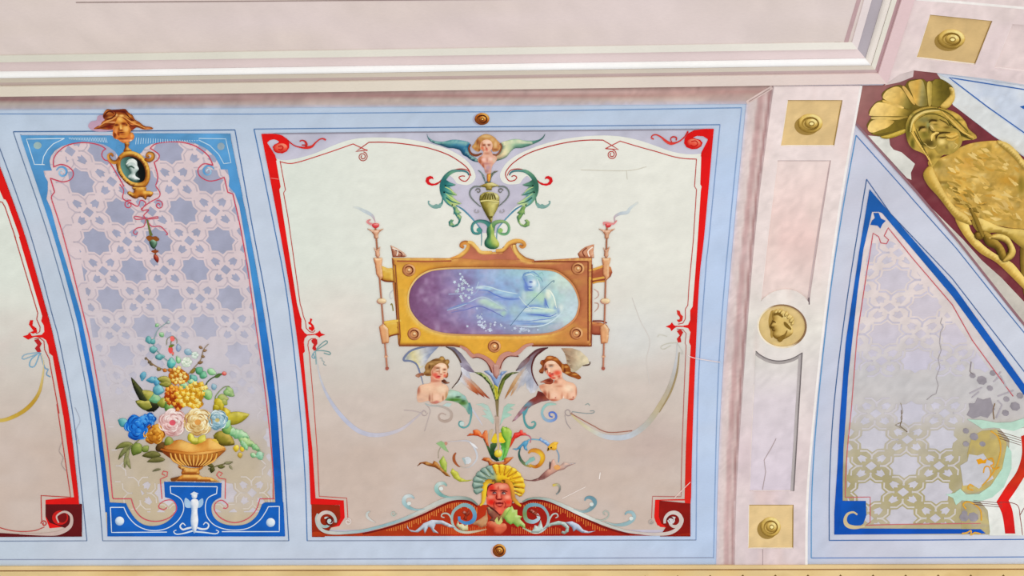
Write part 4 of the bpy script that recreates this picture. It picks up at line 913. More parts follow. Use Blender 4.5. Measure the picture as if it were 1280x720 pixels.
# uncovered later paint layer at the lower right
lay = thing('bared_paint_layer', 'mint, white and red banded paint layer bared at the lower right edge', 'paint layer', (1255, 600))
part(lay, 'white_ground', [fill(k28((190, 290), (225, 330), (222, 400), (200, 470), (160, 520), (120, 540), (150, 575), (158, 650), (155, 662), (470, 662), (500, 560), (440, 470), (400, 330), (330, 215), (277, 290)), mott((236, 238, 232), .05, ((222, 236, 228), 14, 14, .5, .6)), 4.4, res=5)])
part(lay, 'mint_band', [fill(k28((80, 260), (130, 262), (180, 272), (230, 270), (330, 240), (330, 262), (240, 300), (200, 292), (170, 288), (130, 292), (105, 275)), (190, 224, 206), 5, res=4)])
part(lay, 'mint_band', [fill(k28((5, 520), (35, 515), (55, 500), (75, 520), (120, 518), (160, 490), (200, 430), (216, 350), (232, 372), (232, 430), (205, 495), (165, 530), (120, 545), (60, 540), (40, 556), (30, 532)), (188, 224, 206), 5, res=4)])
part(lay, 'red_band', [fill(crc(k28((265, 318), (300, 305), (300, 420), (250, 500), (222, 540), (236, 580), (245, 655), (210, 655), (200, 590), (180, 545), (215, 490), (250, 440), (268, 380), (265, 318)), (1, 2, 4, 6, 7, 9))[:-1], mott(gy((540, (206, 40, 28)), (600, (196, 50, 26)), (620, (222, 30, 26)), (670, (216, 30, 30))), .15), 5, res=4)])
part(lay, 'fine_lines', [stroke(k28((185, 300 + i * 8), (265, 325 + i * 8)), .6, (120, 80, 70), 5, smooth=False) for i in range(4)] + [stroke(k28((100, 540 + i * 7), (200, 550 + i * 7)), .6, (120, 80, 76), 5.6, smooth=False) for i in range(3)] + [stroke(k28((190, 545), (250, 555), (262, 600), (270, 660)), .8, (150, 60, 60), 5.6), stroke(k28((262, 590), (280, 560), (300, 540)), .8, (140, 70, 70), 5.6)])
part(lay, 'ochre_scrollwork', [stroke(k28((160, 300), (185, 320), (195, 360), (185, 410), (165, 450), (130, 490)), 1.6, (226, 170, 60), 5.2), fill(k28((110, 400), (125, 395), (135, 402), (148, 395), (142, 412), (128, 412), (118, 416)), (236, 164, 30), 5.2, res=3), stroke(k28((150, 400), (165, 395), (170, 415), (160, 420), (175, 432), (190, 425)), 1.5, (230, 160, 40), 5.2), stroke(k28((135, 445), (140, 425), (155, 425), (160, 450), (150, 470)), 1.5, (230, 164, 50), 5.2), stroke(k28((100, 505), (82, 500), (88, 485), (100, 492)), 1.6, (230, 170, 60), 5.2), stroke(k28((75, 570), (65, 555), (80, 545), (105, 555), (125, 575), (128, 610)), 1.7, (226, 170, 60), 5.2), stroke(k28((60, 655), (78, 652), (92, 645), (92, 660), (105, 652), (125, 656)), 1.7, (232, 176, 70), 5.4)])
part(tp, 'ochre_patch', [fill(k28((95, 320), (130, 300), (180, 295), (215, 340), (214, 400), (195, 455), (150, 500), (90, 520), (60, 505), (65, 470), (90, 440), (80, 380)), mott((200, 180, 112), .1, ((178, 166, 140), 9, 9, .5, .7)), 3.4, res=4)])
part(tp, 'ochre_patch', [fill(k28((60, 545), (100, 545), (135, 570), (155, 620), (150, 640), (60, 640)), mott((188, 174, 122), .1, ((170, 160, 150), 9, 6, .5, .7)), 3.4, res=4)])
gst = (158, 152, 160)
part(tp, 'grey_star', [fill(k28((78, 245), (88, 225), (85, 205), (105, 205), (115, 185), (135, 192), (160, 185), (165, 205), (175, 225), (160, 240), (150, 255), (125, 248), (100, 258)), gst, 4, res=4)])
part(tp, 'pale_star', [fill(k28((60, 450), (55, 420), (80, 405), (85, 380), (115, 385), (135, 378), (150, 400), (170, 410), (160, 440), (170, 465), (140, 480), (120, 500), (95, 485), (65, 490)), (206, 206, 212), 4, res=4)])
part(tp, 'grey_flower', [fill(ell(*k28(c)[0], r, r * .85, 20, 7), gst, 4, res=4, noise=.1) for c, r in (((130, 125), 6.5), ((98, 108), 4), ((158, 152), 4), ((168, 100), 4), ((245, 215), 6.5), ((215, 190), 4), ((212, 238), 4.5), ((262, 178), 4.5), ((103, 320), 5.5), ((75, 300), 4), ((75, 345), 4), ((132, 345), 4), ((68, 600), 6), ((100, 598), 7), ((70, 585), 4))])
part(tp, 'grey_strap', [stroke(k28(*q), 1.6, (184, 178, 186), 4, smooth=False) for q in (((88, 170), (130, 150)), ((120, 165), (95, 185)), ((170, 130), (195, 110), (215, 150)), ((185, 180), (240, 160)), ((185, 195), (200, 210), (180, 255)), ((195, 95), (180, 120)))])
part(tp, 'crack', [stroke(kG((336, 108), (332, 120), (339, 130), (333, 140), (330, 165), (334, 185), (327, 205), (331, 225), (322, 250), (327, 268), (322, 288), (312, 292), (300, 302)), .7, (176, 170, 172), 4, smooth=False), stroke(kG((238, 310), (243, 330), (238, 345), (241, 355), (225, 362), (240, 370)), .6, (160, 146, 120), 4, smooth=False), stroke(kG((405, 212), (402, 235), (412, 245)), .8, (130, 120, 120), 4, smooth=False), stroke(k28((175, 205), (168, 225), (172, 260)), .9, (140, 110, 70), 4.6, smooth=False), stroke(k30((315, 40), (318, 75), (310, 105), (340, 130)), .8, (120, 100, 70), 4, smooth=False)])

# panel on the short cove
rp = thing('painted_fresco', 'pale blue panel corner in the far right cove above the figure', 'fresco', (1250, 130))
part(rp, 'field', [fill(k27((50, 160), (617, 243), (690, 255), (1650, 420), (1650, 1560), (690, 760), (617, 690)), mott((212, 222, 238), .04, ((234, 238, 242), 22, 14, .5, .6), ((186, 200, 212), 12, 10, .66, .5)), 1.6, res=6)], mat=M_PLASTER)
part(rp, 'blue_line', [stroke(k27((1640, 440), (617, 265), (135, 188), (380, 375), (617, 542), (1640, 1290)), 1.3, (58, 108, 180), 2.6, smooth=False)])
part(rp, 'blue_mark', [fill(k27((590, 375), (617, 368), (650, 380), (640, 395), (610, 388)), (40, 96, 176), 2.6, res=5)])
part(rp, 'border_band', [fill(k27((50, 160), (135, 200), (617, 560), (690, 615), (1640, 1330), (1640, 1550), (690, 760), (617, 690), (420, 560), (160, 365)), mott((226, 230, 230), .05, ((206, 206, 204), 14, 10, .55, .6)), 2.4, res=5)], mat=M_PLASTER)

# ------------------------------------------------------------------ corner: maroon ground and the shell-hooded figure
mg = thing('corner_ground', 'maroon and grey painted ground behind the shell-hooded figure', 'painted ground', (1180, 210))
part(mg, 'maroon_field', [fill([(1075, 107), (1104, 106.5)] + k25((230, 80), (370, 30), (490, 40), (520, 80)) + k27((160, 365), (410, 560), (617, 700), (680, 745)) + [(1480, 362), (1510, 700), (1488, 694), (1292, 420)] + k26((430, 720), (200, 430), (0, 200)) + k25((300, 610), (40, 330)), mott(gl((1080, 120), (1190, 200), (0, (160, 112, 108)), (.35, (140, 84, 86)), (.8, (122, 58, 66)), (1, (120, 54, 62))), .1, ((150, 92, 92), 16, 16, .55, .45)), 2.6, res=5)], mat=M_PLASTER)
part(mg, 'grey_strip', [fill(k25((110, 400), (230, 412), (235, 455), (255, 480), (300, 495), (375, 560), (352, 610), (355, 650), (330, 640)), mott((222, 222, 214), .06), 3.4, res=5)], mat=M_PLASTER)
part(mg, 'grey_strip', [fill(k26((90, 290), (230, 430), (310, 520), (400, 600), (504, 710), (520, 730), (1240, 1790), (1190, 1780), (430, 720), (330, 600), (200, 440)), mott((206, 200, 190), .06), 3.4, res=5)], mat=M_PLASTER)
part(mg, 'mauve_edge', [stroke(k25((40, 330), (385, 720)) + k26((210, 440), (430, 720)) + [(1290, 418), (1486, 690)], 3.0, (150, 112, 120), 3.6, smooth=False)])
part(mg, 'grey_tip', [fill(k25((205, 118), (270, 30), (370, 34), (365, 70), (290, 100)), mott((222, 206, 204), .05), 3.2, res=5)], mat=M_PLASTER)
OD, OM, OL = (84, 70, 14), (186, 150, 56), (246, 214, 116)
fig = thing('herm_figure', 'gold bearded hooded figure with scallop shell painted across the corner', 'figure', (1200, 200))
ks = crop(1075, 85, 7.2)
shell = part(fig, 'shell', [fill(ks((60, 520), (75, 480), (100, 440), (75, 400), (100, 350), (150, 300), (200, 280), (195, 230), (250, 180), (350, 150), (400, 160), (440, 110), (560, 95), (600, 120), (650, 110), (720, 95), (790, 130), (840, 180), (850, 260), (800, 340), (760, 365), (720, 345), (600, 360), (500, 380), (440, 420), (430, 470), (405, 560), (330, 600), (240, 630), (180, 612), (100, 588)), (116, 98, 34), 5, res=3, H=10, R=8, smooth=True, noise=.1)], mat=M_GILT)
for q, a, b, st in (
    (((72, 512), (110, 466), (200, 462), (300, 472), (268, 522), (200, 546), (110, 576), (70, 556)), (90, 540), (290, 480), ((0, (246, 212, 130)), (.7, (238, 200, 112)), (1, (196, 160, 76)))),
    (((100, 438), (200, 434), (330, 438), (425, 428), (415, 448), (300, 462), (120, 458)), (100, 440), (420, 440), ((0, (240, 208, 130)), (.7, (214, 178, 90)), (1, (150, 124, 48)))),
    (((82, 405), (108, 347), (160, 305), (250, 318), (350, 348), (432, 376), (422, 424), (300, 428), (98, 426)), (120, 340), (430, 410), ((0, (246, 212, 134)), (.6, (232, 194, 106)), (.85, (170, 142, 60)), (1, (120, 102, 36)))),
    (((198, 284), (280, 298), (388, 342), (372, 360), (270, 328), (198, 298)), (200, 290), (380, 350), ((0, (214, 176, 90)), (1, (236, 198, 112)))),
    (((203, 245), (250, 188), (342, 162), (402, 220), (442, 300), (472, 342), (430, 362), (330, 322), (222, 280)), (230, 230), (460, 330), ((0, (240, 206, 124)), (.5, (224, 184, 96)), (.8, (150, 132, 62)), (1, (110, 96, 34)))),
    (((378, 165), (410, 168), (474, 260), (494, 322), (470, 312), (420, 240)), (390, 170), (490, 310), ((0, (232, 190, 104)), (1, (216, 174, 86)))),
    (((434, 132), (500, 104), (560, 104), (588, 200), (604, 320), (540, 338), (496, 312), (472, 240)), (450, 200), (600, 220), ((0, (226, 188, 98)), (.4, (230, 182, 84)), (.7, (170, 156, 96)), (1, (140, 124, 56)))),
    (((602, 140), (640, 120), (652, 200), (640, 322), (616, 330)), (610, 200), (650, 200), ((0, (214, 186, 96)), (1, (176, 150, 66)))),
    (((652, 122), (720, 100), (790, 140), (810, 220), (762, 280), (730, 332), (645, 330)), (660, 200), (790, 180), ((0, (150, 130, 52)), (.5, (120, 104, 32)), (1, (100, 86, 24)))),
    (((300, 482), (420, 442), (402, 522), (250, 572), (110, 592), (110, 578), (210, 546)), (120, 580), (400, 480), ((0, (150, 128, 46)), (1, (110, 92, 26))))):
    part(shell, 'flute', [fill(ks(*q), gl(ks(a)[0], ks(b)[0], *st), 8, res=2, H=5, R=6, smooth=True, noise=.1)], mat=M_GILT)
part(shell, 'rim_curl', [fill(ks((800, 170), (842, 180), (850, 270), (800, 345), (750, 362), (720, 336), (770, 282), (812, 230)), (236, 198, 104), 9, res=2, H=5, R=5, sh=((150, 122, 44), (250, 222, 140)), smooth=True), fill(ks((180, 615), (260, 592), (400, 545), (395, 582), (250, 632)), (206, 176, 66), 9, res=2, H=4, R=4, sh=((140, 116, 34), (236, 206, 110)), smooth=True)], mat=M_GILT)
WH = (1125, 130, 9); WT = (1150, 180, 6.546)
torso = part(fig, 'torso', [fill(k26((70, 80), (120, 62), (170, 42), (220, 10), (290, -10), (390, -15), (450, 20), (504, 75), (560, 120), (560, 400), (504, 380), (430, 372), (330, 352), (250, 335), (190, 300), (140, 220), (100, 140)),
    dabs(mott((208, 168, 78), .08, ((232, 188, 92), 14, 10, .5, .6), ((240, 216, 140), 7, 6, .62, .6), ((150, 122, 48), 9, 8, .66, .6)), WT,
    [(180, 200, 70, 60, (176, 150, 84), .7), (340, 230, 70, 30, (238, 194, 100), .8), (480, 270, 70, 40, (242, 208, 126), .8), (400, 150, 80, 40, (228, 176, 84), .7), (730, 290, 80, 36, (208, 154, 54), .8), (640, 120, 80, 40, (224, 184, 96), .7), (460, 190, 18, 12, (130, 118, 60)), (240, 340, 50, 36, (132, 114, 44), .8), (330, 480, 60, 34, (132, 102, 40), .8), (420, 445, 50, 16, (196, 164, 92), .7), (400, 410, 90, 11, (150, 118, 48), .8), (500, 480, 34, 13, (110, 84, 28), .8), (330, 270, 60, 9, (150, 118, 46), .7), (620, 400, 70, 40, (248, 206, 112), .8), (700, 490, 60, 36, (234, 200, 126), .8), (560, 560, 60, 30, (194, 166, 84), .7), (830, 330, 30, 70, (140, 120, 40), .8), (520, 40, 40, 18, (150, 130, 52), .8), (180, 310, 60, 8, (110, 88, 30), .8), (140, 160, 40, 30, (140, 118, 44), .8), (600, 640, 110, 18, (206, 180, 100), .7), (490, 640, 14, 60, (116, 100, 48), .8)]), 8, res=2.0, H=22, R=22, smooth=True, noise=.09)], mat=M_GILT)
def gpaint(parent, name, W, pts, base, lst, lift, res=1.0, H=6, R=7):
    return part(parent, name, [fill(crop(*W)(*pts), dabs(base, W, lst), lift, res=res, H=H, R=R, smooth=True, noise=.1)], mat=M_GILT)
hood = gpaint(fig, 'hood', WH, ((55, 265), (72, 175), (125, 95), (215, 42), (330, 20), (450, 38), (560, 66), (660, 115), (735, 195), (772, 275), (860, 355), (815, 385), (700, 400), (640, 500), (480, 560), (420, 620), (345, 700), (320, 620), (250, 545), (130, 490), (75, 400)), (200, 168, 76),
    [(80, 300, 30, 100, (112, 102, 34)), (150, 130, 36, 30, (230, 206, 118)), (260, 66, 70, 13, (234, 204, 116)), (400, 56, 70, 13, (218, 184, 88)), (130, 100, 20, 20, (120, 108, 40), .7), (330, 92, 110, 8, (136, 120, 42)), (110, 230, 14, 60, (130, 118, 40)), (150, 260, 18, 60, (236, 196, 94)), (205, 400, 18, 70, (230, 190, 88)), (280, 570, 18, 60, (224, 184, 84)), (130, 430, 24, 60, (98, 90, 26)), (250, 420, 34, 40, (92, 80, 24)), (330, 580, 40, 40, (134, 112, 40)), (450, 580, 40, 20, (150, 124, 50)), (600, 120, 44, 36, (228, 190, 88)), (560, 180, 20, 50, (140, 120, 42)), (700, 210, 36, 50, (226, 186, 88)), (640, 160, 60, 10, (130, 108, 36), .7), (800, 340, 30, 18, (220, 184, 88)), (720, 325, 60, 24, (92, 80, 20)), (680, 430, 30, 40, (120, 100, 34))], 22)
head = gpaint(fig, 'head', WH, ((155, 205), (228, 130), (330, 96), (430, 110), (520, 158), (560, 230), (655, 280), (694, 400), (650, 485), (560, 545), (440, 545), (380, 485), (300, 465), (230, 392), (188, 300)), (178, 152, 68),
    [(270, 158, 66, 30, (150, 140, 78)), (310, 220, 20, 34, (150, 150, 92)), (235, 246, 42, 18, (86, 66, 18)), (256, 276, 27, 22, (230, 188, 100)), (262, 304, 30, 8, (150, 120, 44)), (365, 162, 48, 13, (92, 72, 18)), (372, 186, 32, 14, (230, 188, 94)), (400, 206, 34, 6, (130, 106, 40)), (470, 205, 50, 40, (218, 180, 88)), (520, 240, 34, 12, (140, 112, 40)), (348, 240, 22, 32, (214, 188, 114)), (320, 270, 12, 36, (110, 96, 34)), (382, 278, 16, 13, (226, 186, 96)), (364, 300, 15, 7, (74, 54, 14)), (430, 262, 50, 10, (206, 170, 80)), (270, 330, 44, 40, (130, 116, 40)), (362, 350, 20, 36, (248, 210, 104)), (400, 312, 24, 12, (240, 200, 100)), (590, 320, 60, 30, (234, 190, 88)), (560, 352, 50, 10, (140, 110, 36)), (470, 298, 80, 8, (84, 60, 12)), (398, 350, 10, 40, (96, 70, 18)), (452, 330, 40, 16, (192, 162, 78)), (470, 356, 36, 8, (110, 84, 24)), (460, 402, 40, 34, (250, 220, 136)), (310, 420, 60, 40, (92, 76, 22)), (330, 470, 40, 8, (206, 180, 100)), (585, 430, 70, 46, (200, 174, 94)), (640, 390, 24, 40, (206, 166, 64)), (520, 470, 20, 40, (150, 126, 56)), (480, 505, 70, 22, (172, 146, 68))], 30)
part(fig, 'mantle', [fill(k26((48, 140), (62, 108), (85, 98), (105, 140), (150, 225), (195, 285), (245, 320), (265, 360), (225, 350), (195, 335), (165, 300), (115, 235), (70, 185)), (206, 166, 70), 16, res=2.4, H=16, R=8, sh=((162, 132, 54), (244, 210, 122)), smooth=True)], mat=M_GILT)
part(fig, 'mantle', [fill(k26((380, -15), (430, -5), (470, 30), (504, 70), (560, 118), (560, 150), (500, 105), (450, 50)), (206, 170, 76), 24, res=2.4, H=14, R=7, sh=((166, 136, 58), (246, 214, 128)), smooth=True)], mat=M_GILT)
dr = part(fig, 'drapery', [fill(k26((192, 335), (225, 330), (245, 345), (270, 400), (330, 462), (395, 505), (450, 535), (504, 600), (560, 660), (560, 700), (500, 650), (440, 590), (375, 530), (300, 485), (235, 415)), mott((232, 190, 92), .1, ((252, 222, 130), 8, 8, .5, .8)), 12, res=2.4, H=14, R=8, sh=((182, 146, 62), (250, 220, 130)), smooth=True)], mat=M_GILT)
part(fig, 'drapery', [fill(k26((265, 345), (300, 330), (400, 370), (504, 382), (560, 400), (560, 490), (504, 470), (430, 415), (380, 395), (320, 400), (290, 390)), mott((206, 174, 82), .12, ((240, 212, 126), 10, 6, .5, .8)), 14, res=2.4, H=12, R=8, sh=((156, 128, 50), (246, 216, 128)), smooth=True)], mat=M_GILT)
part(fig, 'pillar', [fill([(1276, 300), (1310, 262), (1400, 380), (1470, 500), (1490, 600), (1440, 560), (1370, 480), (1290, 400)], mott((206, 166, 76), .12), 8, res=5, H=14, R=14, sh=((110, 88, 26), (240, 206, 116)), smooth=True)], mat=M_GILT)
part(fig, 'hand', [fill(k26((335, 420), (380, 400), (425, 410), (448, 440), (462, 480), (440, 515), (400, 525), (430, 480), (415, 440), (370, 425)), (228, 192, 98), 28, res=2, H=10, R=5, sh=((104, 80, 22), (252, 226, 136)), smooth=True), fill(k26((310, 395), (340, 395), (400, 450), (418, 500), (395, 520), (370, 470), (330, 450)), (140, 110, 34), 24, res=2, H=6, R=6, sh=((80, 62, 12), (196, 160, 72)), smooth=True), fill(ell(*k26((296, 410))[0], 5.5, 5, 0, 14), (128, 96, 30), 28, res=2, H=4, R=4, sh=((80, 58, 12), (186, 150, 66)))], mat=M_GILT)
part(fig, 'mantle', [stroke(k26((255, 285), (280, 330), (300, 380), (312, 410)), [2, 5, 5, 3], (150, 120, 44), 40, H=4, edge=(96, 76, 20))], mat=M_GILT)
kh = crop(*WH)
OCH = [(240, 204, 116), (226, 178, 84), (206, 152, 56), (150, 122, 46), (232, 190, 96), (186, 150, 70)]
TP = k26((110, 100), (200, 40), (300, 10), (400, 10), (480, 80), (500, 140), (500, 350), (400, 355), (300, 330), (220, 310), (150, 220))
part(torso, 'brush_strokes', brush(TP, 110, 13, 4.2, [(236, 196, 104), (226, 184, 92), (212, 164, 68), (190, 154, 66), (240, 208, 128), (204, 166, 80)], .45, 13.3, 3, .5), mat=M_GILT, kind='stuff')
part(torso, 'brush_strokes', brush(k26((130, 130), (230, 190), (330, 250), (330, 325), (240, 315), (160, 230)), 22, 12, 3.6, [(150, 122, 48), (170, 138, 58), (136, 110, 40), (200, 166, 84)], .7, 13.7, 5, .4), mat=M_GILT, kind='stuff')
for nm, q, wds, c in (('hood_line', ((160, 205), (228, 135), (330, 100), (430, 112), (520, 160), (562, 230)), [.8, 1.6, 1.8, 1.2], (92, 80, 24)), ('hood_line', ((160, 205), (188, 305), (235, 398), (310, 470)), [.8, 1.6, 1.6, .8], (88, 76, 24)), ('hood_line', ((105, 300), (128, 190), (190, 112), (300, 62), (440, 52)), [.8, 2.6, 2.8, 1], (238, 212, 128)), ('hood_line', ((85, 300), (104, 182), (170, 95), (290, 44), (420, 38), (550, 92), (650, 180), (760, 290)), [.8, 1.4, 1.4, 1.4, 1], (110, 96, 34)),
    ('hood_line', ((118, 300), (200, 430), (290, 560), (340, 665)), [1, 2.8, 2.8, 1.2], (232, 194, 98)), ('hood_line', ((150, 290), (215, 420), (312, 590)), [.8, 1.8, .8], (86, 74, 22)), ('hood_line', ((470, 62), (600, 190), (700, 290), (830, 360)), [1, 2.4, 2.4, 1], (232, 194, 98)), ('hood_line', ((560, 200), (640, 270), (720, 340), (810, 380)), [.8, 2, 2, .8], (84, 72, 20))):
    part(hood, nm, [stroke(kh(*q), wds, c, 30)], mat=M_GILT)
for nm, q, wds, c in (('eyelid', ((200, 285), (222, 248), (272, 238)), [.8, 2, .8], (70, 52, 12)), ('eyelid', ((318, 188), (350, 160), (412, 166)), [.8, 2, .8], (74, 56, 12)), ('nose_line', ((318, 235), (345, 282), (384, 292)), [.8, 1.4, 1], (90, 74, 24)), ('nose_line', ((335, 212), (372, 262)), [1, 2, 1], (230, 202, 124)), ('moustache', ((345, 392), (352, 335), (398, 302), (432, 302)), [1, 3, 2.6, 1], (250, 216, 120)), ('moustache', ((505, 322), (570, 342), (645, 312)), [1, 3, 1.4], (240, 200, 100)), ('moustache', ((520, 375), (590, 378), (660, 340)), [1, 2.4, 1], (226, 184, 84)), ('mouth_line', ((398, 365), (420, 322), (480, 300), (560, 300)), [.8, 1.6, 1.4, .6], (74, 54, 12)), ('mouth_line', ((430, 356), (470, 358), (512, 350)), [.6, 1.4, .6], (90, 68, 18)), ('beard_curl', ((290, 450), (330, 475), (380, 470), (400, 445)), [.6, 1.4, .6], (220, 192, 108)), ('beard_curl', ((250, 420), (285, 440), (275, 465)), [.6, 1.2, .6], (190, 166, 90)), ('beard_curl', ((600, 410), (640, 440), (600, 480)), [.6, 1.4, .6], (224, 196, 112)), ('brow_line', ((440, 150), (510, 185), (545, 220)), [.6, 1.4, .6], (100, 82, 26))):
    part(head, nm, [stroke(kh(*q), wds, c, 37)], mat=M_GILT)

# ------------------------------------------------------------------ blue panel: gilt head, cameo, pendant
BD, BM, BLt = (88, 34, 6), (190, 108, 34), (246, 190, 92)
gh = thing('gilt_mask', 'brown gilt woman mask above the oval cameo', 'mask', (153, 155))
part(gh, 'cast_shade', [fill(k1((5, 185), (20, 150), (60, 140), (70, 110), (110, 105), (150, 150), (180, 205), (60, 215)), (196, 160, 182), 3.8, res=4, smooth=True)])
WG = (115, 130, 13.09)
def gpaint2(*a, **k): return gpaint(*a, res=.8, H=4, R=5, **k)
gpaint2(gh, 'neck', WG, ((350, 440), (430, 500), (500, 530), (570, 530), (640, 465), (692, 500), (690, 560), (640, 602), (560, 640), (480, 612), (430, 572), (360, 545)), (216, 122, 52), [(380, 500, 24, 44, (110, 40, 12)), (520, 558, 70, 14, (120, 44, 14)), (590, 590, 80, 18, (238, 154, 92)), (470, 592, 40, 10, (234, 142, 82)), (655, 510, 18, 34, (232, 162, 84)), (645, 588, 18, 10, (250, 230, 210))], 4.6)
gh_hair = gpaint2(gh, 'hair', WG, ((40, 400), (90, 360), (150, 335), (170, 290), (215, 250), (185, 200), (200, 140), (250, 85), (330, 95), (430, 90), (540, 82), (600, 140), (660, 180), (700, 250), (780, 300), (860, 360), (960, 375), (1000, 400), (930, 412), (840, 408), (740, 375), (660, 425), (600, 420), (520, 330), (440, 330), (380, 400), (340, 410), (240, 412), (150, 402)), (156, 76, 22),
    [(270, 130, 60, 34, (192, 112, 50)), (225, 190, 40, 28, (108, 34, 10)), (330, 110, 40, 16, (120, 50, 18)), (420, 108, 90, 15, (92, 14, 10)), (530, 115, 50, 26, (96, 20, 10)), (330, 210, 60, 14, (216, 152, 82)), (300, 240, 60, 9, (110, 40, 12)), (410, 172, 20, 20, (246, 194, 122)), (490, 185, 44, 20, (248, 194, 112)), (600, 200, 50, 24, (210, 144, 62)), (560, 235, 44, 9, (116, 48, 14)), (645, 255, 40, 12, (106, 38, 10)), (690, 290, 40, 18, (226, 156, 74)), (650, 330, 60, 13, (230, 136, 74)), (650, 355, 50, 9, (120, 40, 12)), (760, 330, 50, 15, (202, 126, 52)), (700, 388, 60, 18, (136, 38, 14)), (790, 370, 40, 9, (110, 44, 14)), (840, 380, 50, 13, (170, 96, 34)), (920, 390, 44, 12, (206, 136, 84)), (250, 290, 60, 11, (234, 154, 84)), (300, 318, 70, 9, (116, 38, 12)), (180, 345, 50, 15, (150, 74, 28)), (285, 360, 60, 28, (116, 22, 10)), (230, 395, 30, 8, (170, 84, 36)), (100, 385, 50, 13, (178, 98, 44)), (350, 290, 60, 9, (244, 176, 116))], 5)
for q, wds, c in (((((200, 230), (230, 150), (300, 110), (370, 150))), [.6, 1.6, .8], (84, 20, 6)), (((380, 110), (400, 150), (360, 200), (250, 250)), [.6, 1.6, .6], (96, 26, 8)), (((460, 100), (540, 130), (620, 210), (690, 270)), [.6, 1.4, .6], (90, 24, 8)), (((420, 190), (350, 240), (240, 280), (120, 360)), [.6, 1.8, .6], (236, 166, 92)), (((510, 190), (600, 250), (700, 310), (880, 385)), [.6, 1.8, .6], (232, 160, 84)), (((590, 300), (660, 345), (760, 350), (850, 390)), [.6, 1.4, .5], (100, 30, 10)), (((370, 320), (290, 340), (200, 370), (80, 395)), [.6, 1.4, .5], (100, 30, 10))):
    part(gh_hair, 'strand', [stroke(crop(*WG)(*q), wds, c, 6.6)], mat=M_GILT)
gpaint2(gh, 'face', WG, ((345, 400), (390, 290), (430, 200), (500, 210), (580, 280), (622, 360), (642, 420), (620, 480), (560, 542), (500, 547), (430, 502), (368, 442)), (214, 134, 52),
    [(470, 245, 44, 44, (244, 188, 98)), (530, 300, 44, 9, (150, 70, 20)), (530, 318, 40, 12, (110, 30, 8)), (550, 345, 32, 11, (160, 78, 24)), (575, 335, 13, 10, (56, 18, 8)), (408, 335, 36, 16, (104, 28, 8)), (480, 375, 15, 42, (250, 204, 120)), (450, 400, 12, 24, (150, 66, 22)), (485, 420, 32, 9, (104, 28, 8)), (565, 400, 42, 42, (246, 190, 108)), (365, 400, 20, 30, (216, 114, 62)), (400, 432, 20, 40, (230, 146, 84)), (490, 458, 42, 10, (86, 14, 8)), (505, 488, 36, 11, (182, 86, 34)), (520, 520, 34, 13, (206, 126, 54)), (440, 478, 18, 36, (140, 50, 20)), (622, 440, 13, 50, (190, 112, 42))], 5.6)
cm = thing('cameo', 'oval cameo with white bust in a gold scrolled frame', 'cameo', (168, 208))
part(cm, 'hanger', [fill(k1((258, 290), (290, 298), (282, 325), (305, 350), (250, 355), (258, 325)), (176, 96, 28), 5, res=2, H=5, R=4, sh=(BD, BLt), smooth=True)], mat=M_GILT)
FO = k1((225, 375), (260, 352), (310, 352), (360, 372), (405, 420), (428, 480), (430, 540), (412, 585), (380, 605), (330, 602), (280, 580), (235, 535), (205, 480), (198, 420))
FI = k1((240, 405), (275, 390), (320, 392), (365, 420), (392, 465), (400, 515), (388, 555), (350, 570), (300, 558), (258, 520), (232, 470), (228, 430))
part(cm, 'frame', [fill(cr(FO, True), gl((165, 170), (150, 215), (0, (214, 150, 54)), (1, (190, 118, 36))), 5, res=1.8, H=9, R=4.5, sh=(BD, (252, 206, 100)), holes=[cr(FI, True)])], mat=M_GILT)
part(cm, 'ground', [fill(cr(FI, True), gl((152, 215), (184, 205), (0, (110, 160, 150)), (.45, (52, 88, 80)), (.6, (12, 16, 16)), (1, (6, 8, 8))), 4.6, res=3)])
cb_ = part(cm, 'bust', [fill(k1((262, 450), (275, 415), (310, 402), (340, 420), (345, 450), (355, 475), (340, 495), (330, 510), (335, 525), (362, 545), (330, 560), (295, 550), (275, 530), (295, 505), (285, 480)), (196, 212, 206), 5.4, res=1.6, H=5, R=5, sh=((52, 84, 76), (248, 252, 248)), smooth=True)])
part(cb_, 'hair', [stroke(k1((270, 440), (295, 420), (325, 425), (342, 445)), [1, 2.4, 2.4, 1], (232, 240, 234), 11), stroke(k1((275, 470), (300, 455), (325, 468)), [1, 2, 1], (64, 96, 84), 11)])
for sc_ in (((225, 395), (200, 425), (170, 425), (150, 405), (145, 380), (165, 370), (175, 388)), ((395, 405), (425, 415), (450, 400), (450, 372), (420, 365), (408, 385), (425, 392))):
    part(cm, 'scroll', [stroke(k1(*sc_), [3.5, 4.5, 4.5, 4, 3.4, 3, 2], [(150, 70, 20), (206, 136, 48), (226, 164, 74), (170, 96, 30)], 6, H=5, edge=BD)], mat=M_GILT)
part(cm, 'foot', [fill(k1((310, 600), (400, 600), (402, 625), (430, 628), (452, 640), (440, 665), (412, 668), (402, 688), (380, 670), (360, 668), (335, 680), (310, 672), (275, 645), (285, 630), (315, 640), (320, 620)), (196, 118, 36), 5.4, res=1.8, H=7, R=5, sh=(BD, (250, 204, 100)), smooth=True)], mat=M_GILT)
pd = thing('pendant', 'small green and gold jewel pendant hanging from the pink bow', 'pendant', (190, 300))
part(pd, 'needle', [fill(k5((132, 470), (142, 480), (152, 520), (165, 555), (150, 560), (143, 520)), (110, 120, 60), 4.4, res=2, H=3, R=2)])
part(pd, 'jewel', [fill(k5((148, 580), (165, 572), (182, 580), (186, 600), (172, 622), (155, 608)), (74, 110, 84), 4.8, res=1.6, H=5, R=4, sh=((24, 48, 34), (170, 210, 180)), smooth=True)])
